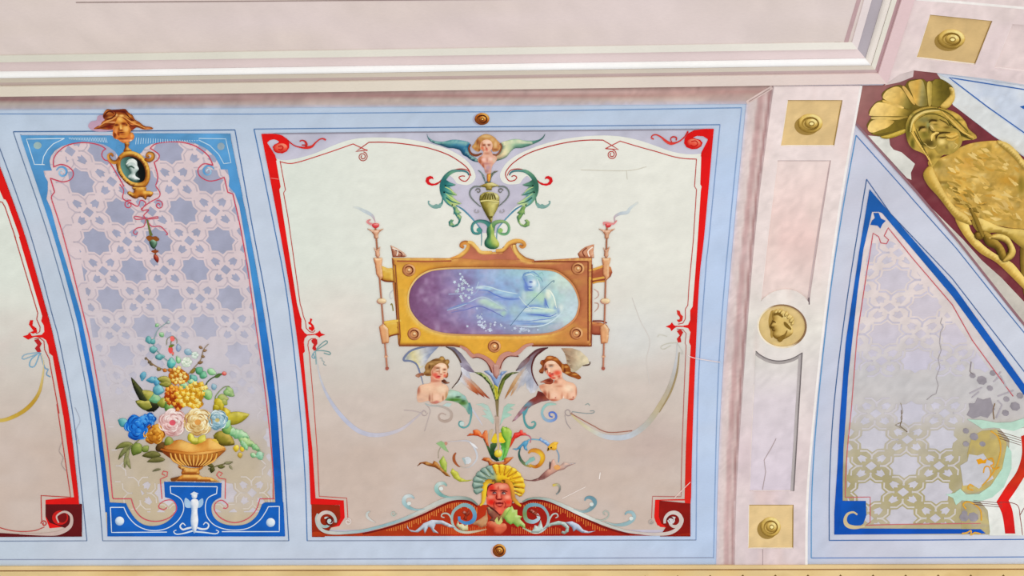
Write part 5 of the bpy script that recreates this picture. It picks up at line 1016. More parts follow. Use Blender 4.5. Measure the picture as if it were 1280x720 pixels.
part(pd, 'gold_mount', [fill(k5((132, 565), (150, 556), (165, 562), (182, 560), (198, 576), (185, 584), (165, 576), (148, 584)), (150, 84, 30), 5.4, res=2, H=3, R=2, smooth=True), fill(k5((158, 635), (175, 628), (195, 634), (178, 644)), (150, 70, 30), 5, res=2, smooth=True)], mat=M_GILT)
part(pd, 'drop', [fill(k5((172, 650), (186, 656), (195, 672), (190, 692), (178, 680), (170, 668)), (150, 40, 30), 4.8, res=1.6, H=3, R=2.5, sh=((80, 10, 8), (210, 110, 80)), smooth=True), stroke(k5((178, 622), (178, 655)), 1.4, (90, 70, 30), 4.6)])

# ------------------------------------------------------------------ flower urn
OD2, OM2, OL2 = (128, 54, 8), (204, 130, 44), (248, 200, 110)
urn = thing('flower_urn', 'orange gold fluted urn standing on the blue block', 'urn', (242, 600))
UB = cr(k3((272, 262), (300, 245), (360, 225), (430, 245), (500, 218), (560, 250), (578, 272), (560, 292), (530, 318), (490, 345), (450, 355), (405, 352), (350, 335), (305, 305), (280, 285)), True)
bowl = part(urn, 'bowl', [fill(UB, gx((196, (176, 92, 26)), (235, (206, 132, 46)), (280, (222, 150, 62))), 5, res=2.4, H=16, R=16, sh=(OD2, OL2))], mat=M_GILT)
for i in range(11):
    x = 318 + i * 22; a = (x - 428) / 130
    part(bowl, 'flute', [stroke(k3((x, 290 - 6 * a * a), (x - a * 14, 318), (428 + (x - 428) * .5, 345)), [1.6, 2.6, 1.2], (238, 180, 88), 21, H=2, edge=(134, 62, 14))], mat=M_GILT)
part(bowl, 'rim', [stroke(k3((272, 268), (330, 280), (420, 290), (510, 282), (575, 268)), [2, 3.4, 3.6, 3.4, 2], [(176, 92, 26), (206, 128, 44), (240, 184, 98), (226, 152, 66)], 21, H=4, edge=OD2)], mat=M_GILT)
part(urn, 'stem', [fill(k3((355, 345), (400, 358), (450, 358), (472, 345), (468, 360), (452, 372), (455, 385), (440, 392), (380, 392), (368, 382), (372, 368), (356, 358)), (206, 132, 46), 5, res=2, H=12, R=8, sh=(OD2, OL2), smooth=True)], mat=M_GILT)
part(urn, 'foot', [fill(k3((376, 388), (445, 388), (465, 400), (510, 405), (545, 424), (325, 420), (350, 405)), (216, 142, 52), 5, res=2, H=10, R=7, sh=(OD2, OL2))], mat=M_GILT)
part(urn, 'shadow_side', [fill(k3((250, 262), (272, 258), (312, 290), (290, 288), (262, 280)), (86, 54, 18), 5.4, res=3, smooth=True), fill(k3((318, 408), (360, 398), (340, 420), (322, 420)), (120, 66, 20), 15.4, res=3)], mat=M_GILT)

def flower(name, label, cx, cy, r, n, base, dk, lt, core=None, rings=3, grp=None, squash=.95, rot=0, seed=1, h=4):
    t = thing(name, label, 'flower', (cx, cy), grp)
    rnd = random.Random(seed); z = 6
    dk0 = dk; dk = tuple(np.array(dk, float) * .55 + np.array(base, float) * .45)
    part(t, 'petal_base', [fill(ell(cx, cy, r * .8, r * .8 * squash), dk0, z, res=3, noise=.12)])
    for k in range(rings):
        rr = r * (1 - k / rings * .72); m = max(3, n - k)
        for i in range(m):
            a = rot + 2 * math.pi * (i + .5 * (k % 2) + rnd.uniform(-.15, .15)) / m
            d = rr * .58; px_, py_ = cx + d * math.cos(a), cy + d * math.sin(a) * squash
            pts = [(px_ + math.cos(b + a) * rr * (.46 if abs(math.sin(b)) < .6 else .52) * rnd.uniform(.85, 1.12), py_ + math.sin(b + a) * rr * .5 * squash * rnd.uniform(.85, 1.12)) for b in [2 * math.pi * j / 9 for j in range(9)]]
            v = rnd.uniform(-.35, .35)
            c = np.clip(np.asarray(base, float) * (1 - abs(v) * .5) + (np.asarray(lt if v > 0 else dk, float)) * abs(v) * .5, 0, 255)
            part(t, 'petal', [fill(pts, tuple(c), z + 1 + k * 2.5 + i * .12, res=1.5, H=1.2, R=rr * .6, sh=(dk, lt), smooth=True, noise=.06, light=(.3 + rnd.uniform(-.3, .3), -.6 + rnd.uniform(-.2, .4), .68))])
            if rr > 7: part(t, 'petal_line', [stroke([(px_ + math.cos(a + b) * rr * .42, py_ + math.sin(a + b) * rr * .42 * squash) for b in (-1.1, -.5, .1, .7)], [.3, 1.1, 1.1, .3], lt if (i + k) % 2 else dk0, z + 4.5 + k * 2.5)])
    if core:
        part(t, 'heart', [fill(ell(cx, cy, r * .22, r * .2 * squash), core, z + 2 + rings * 3, res=1.5, H=2, R=2)])
    return t
K3 = lambda x, y: k3((x, y))[0]
K2 = lambda x, y: k2((x, y))[0]
flower('rose', 'pale pink rose with deep pink heart over the urn rim', *K3(328, 142), 17.5, 7, (240, 208, 204), (196, 140, 136), (255, 246, 240), core=(226, 92, 108), rings=4, seed=3)
flower('rose', 'cream yellow rose beside the pale pink rose', *K3(448, 140), 17.5, 7, (240, 214, 150), (186, 136, 66), (255, 246, 210), core=(226, 160, 80), rings=4, seed=5)
flower('blue_flower', 'bright blue flower at the left of the bouquet', *K3(165, 165), 16.5, 6, (24, 116, 214), (6, 60, 150), (90, 176, 244), rings=3, seed=7)
flower('blue_flower', 'smaller deep blue flower close above the orange bloom', *K3(215, 128), 8.5, 5, (36, 120, 210), (8, 64, 150), (104, 178, 240), rings=2, seed=8)
flower('orange_flower', 'orange brown bloom between the blue flower and the pink rose', *K3(240, 198), 13, 6, (206, 132, 34), (132, 66, 8), (244, 190, 84), rings=3, seed=9)
flower('pale_blue_flower', 'pale blue small-petalled flower right of the cream rose', *K3(540, 130), 12.5, 7, (160, 196, 208), (96, 140, 160), (228, 240, 240), core=(206, 190, 120), rings=3, seed=11)
flower('white_flower', 'tiny white flower high in the bouquet', *K2(575, 345), 6.5, 6, (226, 236, 218), (150, 176, 150), (254, 254, 248), rings=2, seed=12)
flower('white_flower', 'tiniest white blossom beside the tiny white flower', *K2(632, 296), 4.5, 5, (220, 234, 222), (160, 190, 170), (252, 254, 250), rings=1, seed=13)
def cluster(name, label, outline, n, r, cols, dk, lt, seed, z=7):
    rnd = random.Random(seed); out = cr(outline, True); A = np.array(out)
    t = thing(name, label, 'flower', tuple(A.mean(0)))
    part(t, 'cluster_ground', [fill(out, dk, z - 1, res=4, noise=.2)])
    k = 0; tries = 0; pts_ = []
    while k < n and tries < 4000:
        tries += 1
        p = np.array([rnd.uniform(A[:, 0].min(), A[:, 0].max()), rnd.uniform(A[:, 1].min(), A[:, 1].max())])
        if not inside(p[None], [out])[0] or any(np.hypot(*(p - q)) < r * 1.15 for q in pts_): continue
        pts_.append(p); k += 1
        c = rnd.choice(cols); a0 = rnd.random() * 6
        pet = [(p[0] + r * (1.15 if j % 2 == 0 else .72) * math.cos(a0 + j * math.pi / 5), p[1] + r * (1.15 if j % 2 == 0 else .72) * math.sin(a0 + j * math.pi / 5)) for j in range(10)]
        part(t, 'floret', [fill(pet, c, z + rnd.uniform(0, 2), res=1.7, H=3, R=r * .7, sh=(dk, lt), smooth=True)])
    return t
cluster('flower_cluster', 'bright yellow cluster of small blossoms above the cream rose', k2((520, 520), (560, 530), (620, 490), (690, 500), (710, 560), (680, 610), (690, 640), (640, 670), (580, 650), (530, 640), (500, 590), (505, 545)), 26, 3.4, [(248, 216, 76), (244, 200, 56), (253, 234, 130)], (206, 144, 26), (255, 248, 176), 21)
cluster('flower_cluster', 'rust orange cluster of small blossoms left of the bright yellow cluster', k2((450, 520), (490, 515), (520, 550), (520, 590), (550, 640), (520, 680), (470, 640), (420, 600), (430, 560)), 16, 3.2, [(226, 130, 30), (206, 92, 14), (240, 166, 50)], (156, 56, 6), (252, 200, 96), 22)
cluster('flower_cluster', 'small yellow and orange cluster at the crown of the bouquet', k2((480, 400), (520, 385), (560, 410), (590, 440), (580, 480), (530, 485), (490, 500), (460, 470), (450, 430)), 14, 3.0, [(248, 212, 84), (236, 172, 50), (252, 232, 136)], (190, 104, 16), (255, 246, 176), 23)
def sprig(label, leaves, stem=None, cat='foliage', name='leafy_sprig', z=5.2, sc=(60, 110, 60)):
    t = thing(name, label, cat, leaves[0][0], None)
    if stem: part(t, 'stem', [stroke(stem, [1.2, 1.0, .8], sc, z)])
    for i, L in enumerate(leaves):
        p0, p1, w_, c, dk, lt = L[:6]
        part(t, 'leaf', [fill(leaf(p0, p1, w_, L[6] if len(L) > 6 else .12, lobes=L[7] if len(L) > 7 else 0), c, z + .4 + .15 * i, res=2.2, H=2.5, R=max(1.2, w_ * .8), sh=(dk, lt), noise=.1)])
    return t
TE = ((100, 172, 172), (60, 120, 130), (160, 212, 206)); GR = ((130, 176, 90), (60, 100, 40), (196, 220, 140)); OG = ((150, 150, 60), (70, 76, 20), (214, 200, 110)); MI = ((150, 206, 150), (90, 150, 100), (206, 236, 196)); DK = ((40, 46, 26), (16, 18, 10), (96, 100, 50))
def LV(kf, a, b, w_, cset, bend=.12, lob=0): return (kf(*a), kf(*b), w_, cset[0], cset[1], cset[2], bend, lob)
sprig('teal leaf sprig climbing at the top left of the bouquet', [LV(K2, (330, 190), (290, 200), 5, TE), LV(K2, (330, 190), (355, 215), 3.5, TE), LV(K2, (345, 235), (350, 285), 5, TE), LV(K2, (390, 290), (395, 330), 6, TE), LV(K2, (390, 165), (410, 140), 3.4, MI), LV(K2, (375, 100), (360, 80), 2.6, MI), LV(K2, (450, 80), (440, 60), 2.6, ((176, 190, 190), (140, 150, 160), (200, 214, 210)))], k2((470, 360), (400, 300), (345, 230), (370, 130), (440, 70)), sc=(140, 170, 170))
sprig('teal heart leaf pair behind the crown of the bouquet', [LV(K2, (440, 345), (500, 350), 7, ((90, 180, 176), (50, 120, 120), (160, 216, 196))), LV(K2, (500, 330), (530, 320), 5, MI), LV(K2, (500, 245), (535, 240), 5, ((160, 180, 206), (120, 140, 176), (190, 206, 220))), LV(K2, (560, 260), (615, 285), 4, ((150, 186, 204), (110, 150, 176), (190, 214, 222)))])
sprig('blue green leaf cluster at the left of the bouquet', [LV(K2, (290, 450), (250, 440), 6, ((100, 170, 196), (60, 120, 150), (150, 206, 220))), LV(K2, (330, 490), (330, 445), 7, ((90, 170, 196), (50, 120, 150), (150, 206, 216))), LV(K2, (345, 480), (385, 470), 6, ((84, 160, 190), (50, 110, 150), (140, 200, 214))), LV(K2, (345, 520), (420, 545), 7, ((100, 176, 190), (60, 120, 140), (160, 210, 216)))])
sprig('dark pointed leaf at the far left of the bouquet', [LV(K2, (350, 690), (190, 450), 5, DK, -.06), LV(K2, (360, 680), (300, 610), 10, ((36, 36, 20), (10, 12, 6), (80, 84, 40)))])
sprig('olive green leaf fan left of the rust orange cluster', [LV(K2, (380, 650), (250, 545), 8, OG), LV(K2, (370, 650), (220, 615), 7, OG, -.1), LV(K2, (350, 640), (345, 560), 8, ((110, 176, 130), (60, 110, 70), (180, 214, 160))), LV(K2, (400, 660), (410, 590), 8, ((150, 160, 60), (90, 100, 30), (214, 206, 110))), LV(K2, (470, 490), (370, 460), 5, OG), LV(K2, (470, 500), (385, 500), 4, OG), LV(K2, (420, 660), (480, 640), 8, GR)])
sprig('green leaf group at the right of the bouquet crown', [LV(K2, (640, 420), (680, 380), 5, ((90, 170, 130), (40, 110, 70), (150, 206, 170))), LV(K2, (670, 420), (715, 445), 5, ((100, 180, 140), (50, 120, 80), (160, 210, 176))), LV(K2, (600, 470), (640, 440), 6, ((80, 160, 150), (40, 110, 100), (150, 206, 190))), LV(K2, (720, 395), (780, 425), 4, MI), LV(K2, (745, 520), (780, 505), 4, ((150, 190, 206), (110, 150, 176), (190, 214, 222))), LV(K2, (545, 520), (560, 480), 5, MI), LV(K2, (600, 500), (610, 460), 5, MI), LV(K2, (690, 580), (740, 540), 8, ((160, 206, 130), (90, 150, 70), (206, 232, 170)))])
sprig('drooping soft green leaves at the right of the bouquet', [LV(K2, (860, 515), (905, 580), 5, ((150, 190, 120), (100, 140, 80), (200, 220, 160)), .3), LV(K2, (830, 545), (890, 560), 4, ((150, 190, 120), (100, 140, 80), (200, 220, 160))), LV(K2, (790, 580), (865, 600), 5, ((160, 176, 90), (110, 130, 50), (206, 206, 140))), LV(K2, (820, 600), (855, 640), 4, ((170, 176, 80), (120, 130, 50), (206, 206, 140))), LV(K2, (770, 600), (820, 680), 6, ((200, 180, 40), (140, 120, 20), (236, 220, 100)), -.15), LV(K2, (790, 680), (760, 640), 5, ((190, 170, 30), (130, 110, 10), (230, 214, 90)))], k2((770, 640), (775, 580), (830, 520), (870, 515)), sc=(130, 150, 90))
def bud(label, stem, tip, r, c, leaves=()):
    t = thing('flower_bud', label, 'flower bud', tip)
    part(t, 'stem', [stroke(stem, [1.4, 1.2, 1.2], (70, 90, 40), 5.4)])
    part(t, 'bud', [fill(ell(tip[0], tip[1], r, r * .85, 20, 12), c, 6, res=1.5, H=3, R=r * .8, sh=((176, 60, 60), (252, 176, 160)))])
    if leaves: part(t, 'sepal', [fill(leaf(a, b, w_), (80, 110, 50), 5.8, res=2) for a, b, w_ in leaves])
bud('coral red bud on a curved stem right of the bouquet', k2((700, 525), (720, 480), (770, 445), (830, 425)), K2(834, 424), 2.9, (238, 108, 100), [(K2(770, 450), K2(815, 425), 2.2)])
t_ = thing('fuchsia_sprig', 'coral red hanging fuchsia sprig above the bouquet', 'flower', K2(465, 230))
part(t_, 'stem', [stroke(k2((435, 225), (440, 185), (475, 165), (505, 190), (505, 215)), .9, (150, 150, 130), 5.4), stroke(k2((470, 175), (465, 230), (478, 300)), .9, (120, 130, 80), 5.4)])
part(t_, 'blossom', [fill(k2((462, 170), (480, 165), (492, 185), (480, 200), (465, 195)), (240, 110, 104), 6, res=2, H=2, R=2, smooth=True)])
part(t_, 'blossom', [fill(k2((450, 245), (470, 240), (478, 265), (465, 285), (450, 270)), (236, 90, 84), 6, res=2, H=2, R=2, smooth=True), fill(k2((472, 275), (485, 278), (482, 295), (474, 290)), (240, 120, 110), 6, res=2, smooth=True)])
part(t_, 'sepal', [fill(leaf(K2(450, 240), K2(490, 225), 1.6), (110, 130, 50), 6.2, res=2)])
sprig('brown seed sprig at the left of the bouquet crown', [LV(K2, (285, 315), (300, 322), 1.6, ((120, 104, 84), (90, 76, 60), (150, 134, 110))), LV(K2, (305, 345), (330, 340), 1.8, ((120, 100, 70), (90, 76, 60), (150, 134, 110))), LV(K2, (320, 350), (340, 368), 1.6, ((120, 100, 70), (90, 76, 60), (150, 134, 110))), LV(K2, (370, 385), (395, 400), 2.4, ((140, 120, 60), (90, 76, 40), (170, 150, 90))), LV(K2, (410, 395), (440, 405), 2.2, ((206, 120, 50), (140, 70, 20), (236, 170, 90))), LV(K2, (445, 395), (480, 400), 2.4, ((206, 120, 50), (140, 70, 20), (236, 170, 90)))], k2((290, 315), (340, 360), (400, 392), (470, 400)), sc=(150, 120, 80))
sprig('brown seed sprig at the right of the bouquet crown', [LV(K2, (660, 235), (685, 250), 1.6, ((150, 116, 84), (110, 84, 60), (180, 150, 110))), LV(K2, (685, 265), (715, 262), 1.6, ((150, 116, 84), (110, 84, 60), (180, 150, 110))), LV(K2, (675, 300), (700, 310), 1.6, ((140, 110, 70), (110, 84, 60), (180, 150, 110))), LV(K2, (650, 350), (688, 342), 1.8, ((140, 104, 60), (110, 84, 60), (180, 150, 110))), LV(K2, (600, 420), (635, 385), 2.4, ((140, 120, 50), (100, 84, 30), (180, 160, 90)))], k2((570, 450), (610, 400), (670, 330), (690, 260), (725, 220)), sc=(150, 130, 100))
sprig('teal and olive leaves under the bright blue flower', [LV(K3, (110, 160), (68, 130), 5.5, ((90, 170, 176), (50, 120, 130), (150, 206, 200))), LV(K3, (140, 250), (55, 270), 3.4, ((120, 124, 60), (70, 76, 30), (170, 170, 100)), .25), LV(K3, (130, 250), (70, 320), 2.8, ((130, 134, 80), (80, 86, 40), (170, 170, 110)), .15), LV(K3, (120, 270), (100, 360), 2.4, ((150, 150, 100), (100, 106, 60), (180, 180, 130)), .1), LV(K3, (110, 300), (128, 362), 2.2, ((150, 150, 100), (100, 106, 60), (180, 180, 130)))], k3((180, 215), (140, 250), (100, 300)), sc=(110, 120, 60))
sprig('mid green leaves hanging left of the urn bowl', [LV(K3, (180, 250), (140, 300), 7, ((120, 140, 60), (70, 86, 20), (170, 180, 100)), .2), LV(K3, (190, 255), (210, 280), 5, ((130, 146, 70), (70, 86, 20), (170, 180, 100))), LV(K3, (270, 300), (182, 302), 4.5, ((96, 96, 44), (56, 56, 16), (140, 136, 80))), LV(K3, (290, 320), (205, 330), 3.4, ((110, 106, 56), (66, 66, 26), (150, 146, 90))), LV(K3, (330, 230), (290, 250), 7, ((140, 150, 60), (84, 90, 30), (190, 190, 110))), LV(K3, (270, 365), (230, 375), 1.4, ((120, 116, 84), (90, 86, 60), (150, 146, 110))), LV(K3, (255, 245), (290, 270), 7, ((90, 60, 24), (50, 30, 8), (140, 100, 50)))])
sprig('yellow green scalloped leaf lying on the urn rim', [LV(K3, (430, 215), (400, 228), 7, ((214, 200, 60), (150, 140, 20), (244, 236, 130))), LV(K3, (440, 215), (440, 248), 8, ((206, 200, 70), (140, 136, 30), (240, 232, 130))), LV(K3, (450, 212), (485, 235), 7, ((220, 210, 80), (150, 146, 30), (244, 236, 140)))])
sprig('dark olive leaves at the right of the urn rim', [LV(K3, (520, 205), (620, 248), 9, ((140, 130, 40), (80, 66, 10), (206, 180, 90)), -.1), LV(K3, (510, 225), (550, 255), 6, ((226, 176, 40), (160, 110, 10), (246, 216, 110))), LV(K3, (565, 190), (600, 150), 7, GR)])
sprig('pointed yellow olive leaf reaching right of the pale blue flower', [LV(K3, (560, 130), (690, 105), 8, ((190, 176, 50), (120, 110, 20), (226, 214, 110)), .06), LV(K3, (560, 100), (600, 90), 7, ((206, 180, 40), (150, 120, 20), (236, 216, 100)))])
sprig('long mint green fern spray trailing to the right', [LV(K3, (570, 170), (650, 195), 6, MI, .1, 4), LV(K3, (600, 195), (690, 215), 7, MI, -.1, 4), LV(K3, (640, 215), (720, 250), 6, ((160, 200, 130), (100, 150, 80), (206, 230, 170)), .1, 4), LV(K3, (650, 225), (680, 275), 4.5, MI, -.1, 4), LV(K3, (700, 245), (742, 275), 4, ((130, 190, 130), (80, 140, 80), (190, 220, 170)), .1, 3), LV(K3, (735, 280), (750, 320), 6, ((150, 206, 170), (110, 170, 130), (196, 226, 200)), .1, 3), LV(K3, (715, 290), (705, 310), 4, MI), LV(K3, (560, 165), (600, 130), 5, MI)], k3((560, 170), (640, 200), (700, 250), (750, 300)), sc=(130, 180, 130))
sprig('yellow trefoil leaf right of the urn bowl', [LV(K3, (640, 270), (612, 265), 4.4, ((236, 206, 50), (176, 140, 20), (250, 236, 130))), LV(K3, (645, 272), (665, 262), 3.6, ((236, 206, 50), (176, 140, 20), (250, 236, 130))), LV(K3, (645, 285), (650, 312), 3, ((200, 170, 70), (150, 120, 30), (230, 206, 110)))])
sprig('dark twig of small leaves right of the urn stem', [LV(K3, (520, 352), (490, 345), 2.2, ((90, 86, 40), (50, 50, 16), (130, 126, 70))), LV(K3, (520, 355), (510, 382), 3.2, ((70, 70, 30), (36, 36, 10), (110, 110, 60))), LV(K3, (540, 350), (575, 352), 2.2, ((100, 100, 50), (60, 60, 26), (140, 136, 80))), LV(K3, (570, 335), (612, 330), 1.8, ((130, 126, 90), (90, 86, 60), (160, 156, 120))), LV(K3, (595, 345), (610, 365), 1.2, ((150, 146, 110), (110, 106, 80), (170, 166, 130)))], k3((495, 365), (540, 348), (610, 330)), sc=(110, 104, 60))

def paint(parent, name, W, pts, base, lst, lift, res=.75, H=3.0, R=5, p=1.5, mat=None, label=None):
    f = crop(*W)
    return part(parent, name, [fill(f(*pts), dabs(base, W, lst, p), lift, res=res, H=H, R=R, smooth=True, noise=.04)], label, mat=mat)

# ------------------------------------------------------------------ top ornament: cherub, vase, acanthus
SK, SKD, SKL = (226, 168, 142), (156, 88, 66), (250, 214, 192)
ch = thing('cherub', 'winged blond cherub bust under the top of the large panel', 'cherub', (610, 190))
wgl = k7((70, 95), (85, 130), (140, 165), (230, 175), (330, 155), (430, 165), (500, 190), (480, 240), (500, 300), (560, 340), (590, 375), (540, 370), (500, 350), (470, 325), (430, 305), (400, 260), (340, 240), (280, 235), (210, 210), (130, 185), (85, 150))
part(ch, 'wing', [fill(wgl, gl((533, 165), (598, 200), (0, (70, 120, 136)), (.35, (96, 160, 156)), (.6, (60, 130, 166)), (.8, (30, 104, 150)), (1, (110, 90, 84))), 4, res=2.4, H=4, R=6, sh=((26, 70, 96), (150, 196, 186)), smooth=True)], 'blue green wing on the left')
wgr = k7((1250, 95), (1225, 130), (1170, 160), (1060, 165), (960, 148), (870, 165), (810, 190), (820, 240), (790, 300), (740, 330), (720, 370), (780, 362), (830, 345), (870, 320), (910, 270), (950, 240), (1020, 235), (1100, 210), (1190, 170), (1235, 135))
part(ch, 'wing', [fill(wgr, gl((617, 190), (681, 167), (0, (206, 160, 120)), (.2, (236, 226, 180)), (.45, (150, 190, 156)), (.7, (90, 156, 140)), (1, (60, 110, 110))), 4, res=2.4, H=4, R=6, sh=((70, 110, 100), (240, 236, 200)), smooth=True)], 'cream green wing on the right')
part(ch, 'wing_band', [stroke(k7((505, 200), (490, 240), (510, 290), (560, 310), (620, 290)), [2, 2, 2.4, 2.4, 1.4], (130, 70, 44), 8.6, H=1), stroke(k7((800, 190), (815, 220), (800, 270), (765, 305), (730, 300)), [2, 2, 1.8, 1.8, 1.2], (150, 90, 60), 8.6, H=1)])
W3 = (585, 160, 13.1)
paint(ch, 'bust', W3, ((165, 500), (240, 432), (262, 370), (370, 365), (400, 420), (450, 450), (474, 500), (440, 560), (404, 600), (384, 660), (372, 730), (290, 730), (268, 660), (210, 590), (165, 540)), (230, 174, 150),
    [(200, 540, 30, 50, (178, 94, 64)), (200, 480, 40, 24, (206, 130, 96)), (258, 508, 32, 26, (252, 204, 192)), (372, 498, 36, 28, (252, 212, 196)), (315, 520, 10, 34, (204, 138, 122)), (310, 410, 36, 18, (204, 136, 106)), (300, 450, 50, 20, (238, 186, 162)), (300, 575, 70, 16, (196, 136, 130)), (330, 640, 40, 40, (196, 158, 166)), (245, 630, 20, 60, (172, 84, 56)), (430, 520, 20, 40, (226, 196, 168)), (300, 700, 40, 24, (180, 130, 130))], 6)
paint(ch, 'hair', W3, ((65, 300), (100, 258), (150, 172), (230, 112), (320, 98), (420, 140), (480, 200), (540, 270), (532, 330), (480, 372), (410, 378), (390, 340), (408, 280), (380, 220), (310, 180), (240, 210), (205, 270), (212, 340), (172, 382), (110, 352)), (206, 152, 88),
    [(300, 128, 80, 22, (230, 190, 130)), (250, 175, 24, 20, (196, 140, 80)), (160, 220, 20, 44, (150, 84, 46)), (195, 250, 14, 50, (170, 100, 54)), (115, 290, 20, 22, (226, 176, 110)), (140, 330, 26, 22, (196, 126, 64)), (185, 350, 14, 26, (146, 84, 40)), (400, 180, 30, 30, (226, 180, 120)), (450, 260, 24, 50, (234, 190, 136)), (500, 290, 16, 36, (196, 130, 84)), (450, 345, 44, 18, (164, 96, 56)), (405, 330, 10, 40, (180, 110, 70))], 7)
paint(ch, 'face', W3, ((200, 290), (215, 230), (258, 190), (320, 180), (376, 205), (404, 260), (396, 322), (360, 366), (310, 388), (250, 372), (214, 342)), (242, 192, 162),
    [(325, 222, 52, 26, (253, 218, 194)), (232, 260, 16, 44, (206, 134, 96)), (262, 262, 26, 6, (176, 106, 76)), (264, 276, 22, 7, (140, 74, 54)), (342, 260, 26, 6, (176, 110, 82)), (342, 273, 22, 7, (140, 80, 62)), (310, 288, 8, 28, (252, 214, 190)), (292, 300, 6, 20, (204, 124, 94)), (305, 322, 15, 6, (184, 86, 66)), (306, 346, 20, 6, (196, 70, 62)), (306, 358, 14, 5, (232, 140, 120)), (236, 318, 24, 20, (230, 118, 78)), (366, 312, 20, 22, (246, 182, 156)), (250, 352, 24, 14, (206, 124, 94)), (310, 374, 20, 8, (228, 158, 132))], 7.6)
part(ch, 'leaf_cup', [fill(k7((580, 460), (605, 468), (640, 510), (655, 575), (690, 560), (705, 500), (740, 470), (782, 466), (740, 490), (715, 530), (705, 580), (655, 590), (635, 540), (615, 490)), gx((597, (110, 140, 140)), (612, (96, 126, 120)), (622, (150, 120, 90))), 7, res=2, H=3, R=3, sh=((60, 84, 84), (170, 186, 176))), fill(k7((670, 500), (710, 490), (705, 550), (690, 578), (672, 560)), (226, 156, 60), 15, res=1.6, H=2, R=3, sh=((160, 76, 20), (250, 210, 120)))])
vs_ = thing('vase', 'olive gold two-handled vase below the cherub', 'vase', (611, 250))
VD, VM, VL = (86, 78, 20), (176, 164, 84), (240, 234, 170)
part(vs_, 'lip', [fill(k8((535, 125), (580, 105), (610, 92), (650, 92), (690, 110), (715, 122), (680, 128), (650, 135), (645, 160), (600, 160), (590, 135), (560, 130)), (176, 150, 70), 7, res=1.8, H=5, R=4, sh=(VD, VL))], mat=M_GILT)
vb = part(vs_, 'body', [fill(k8((535, 245), (540, 210), (570, 185), (610, 175), (650, 178), (695, 195), (715, 225), (712, 260), (715, 275), (700, 320), (680, 360), (655, 400), (650, 440), (640, 455), (625, 430), (608, 405), (575, 345), (550, 290)), gx((599, (196, 184, 100)), (608, (160, 146, 66)), (616, (206, 198, 120)), (624, (150, 136, 60))), 7, res=1.8, H=10, R=8, sh=(VD, VL), noise=.15)], mat=M_GILT)
part(vb, 'gadroon', [stroke(k8((560 + i * 24, 240), (575 + i * 19, 210), (590 + i * 13, 185)), [1.2, 1.8, .8], (98, 88, 26), 17.6) for i in range(6)], mat=M_GILT)
part(vb, 'band', [stroke(k8((545, 258), (600, 250), (630, 252), (712, 262)), [2, 2, 2, 2], (226, 216, 140), 17.8, H=1.5, edge=VD), stroke(k8((610, 400), (652, 400)), 1.6, (90, 80, 24), 17.8)], mat=M_GILT)
for sg in (1, -1):
    mm = (lambda q: k8(*q)) if sg == 1 else (lambda q: k8(*[(1248 - a, b) for a, b in q]))
    part(vs_, 'handle', [stroke(mm(((545, 130), (490, 130), (455, 160), (448, 200), (470, 240), (510, 280), (545, 310))), [1.4, 1.8, 1.8, 1.6, 1.4, 1.2, .8], (120, 128, 124), 5, H=1), stroke(mm(((500, 165), (510, 150), (535, 152), (540, 172), (522, 182), (512, 170))), [1, 1.4, 1.4, 1.4, 1.2, .8], (124, 122, 118), 5), stroke(mm(((500, 335), (488, 350), (500, 362), (530, 358), (520, 340))), 1.0, (176, 172, 178), 5)])
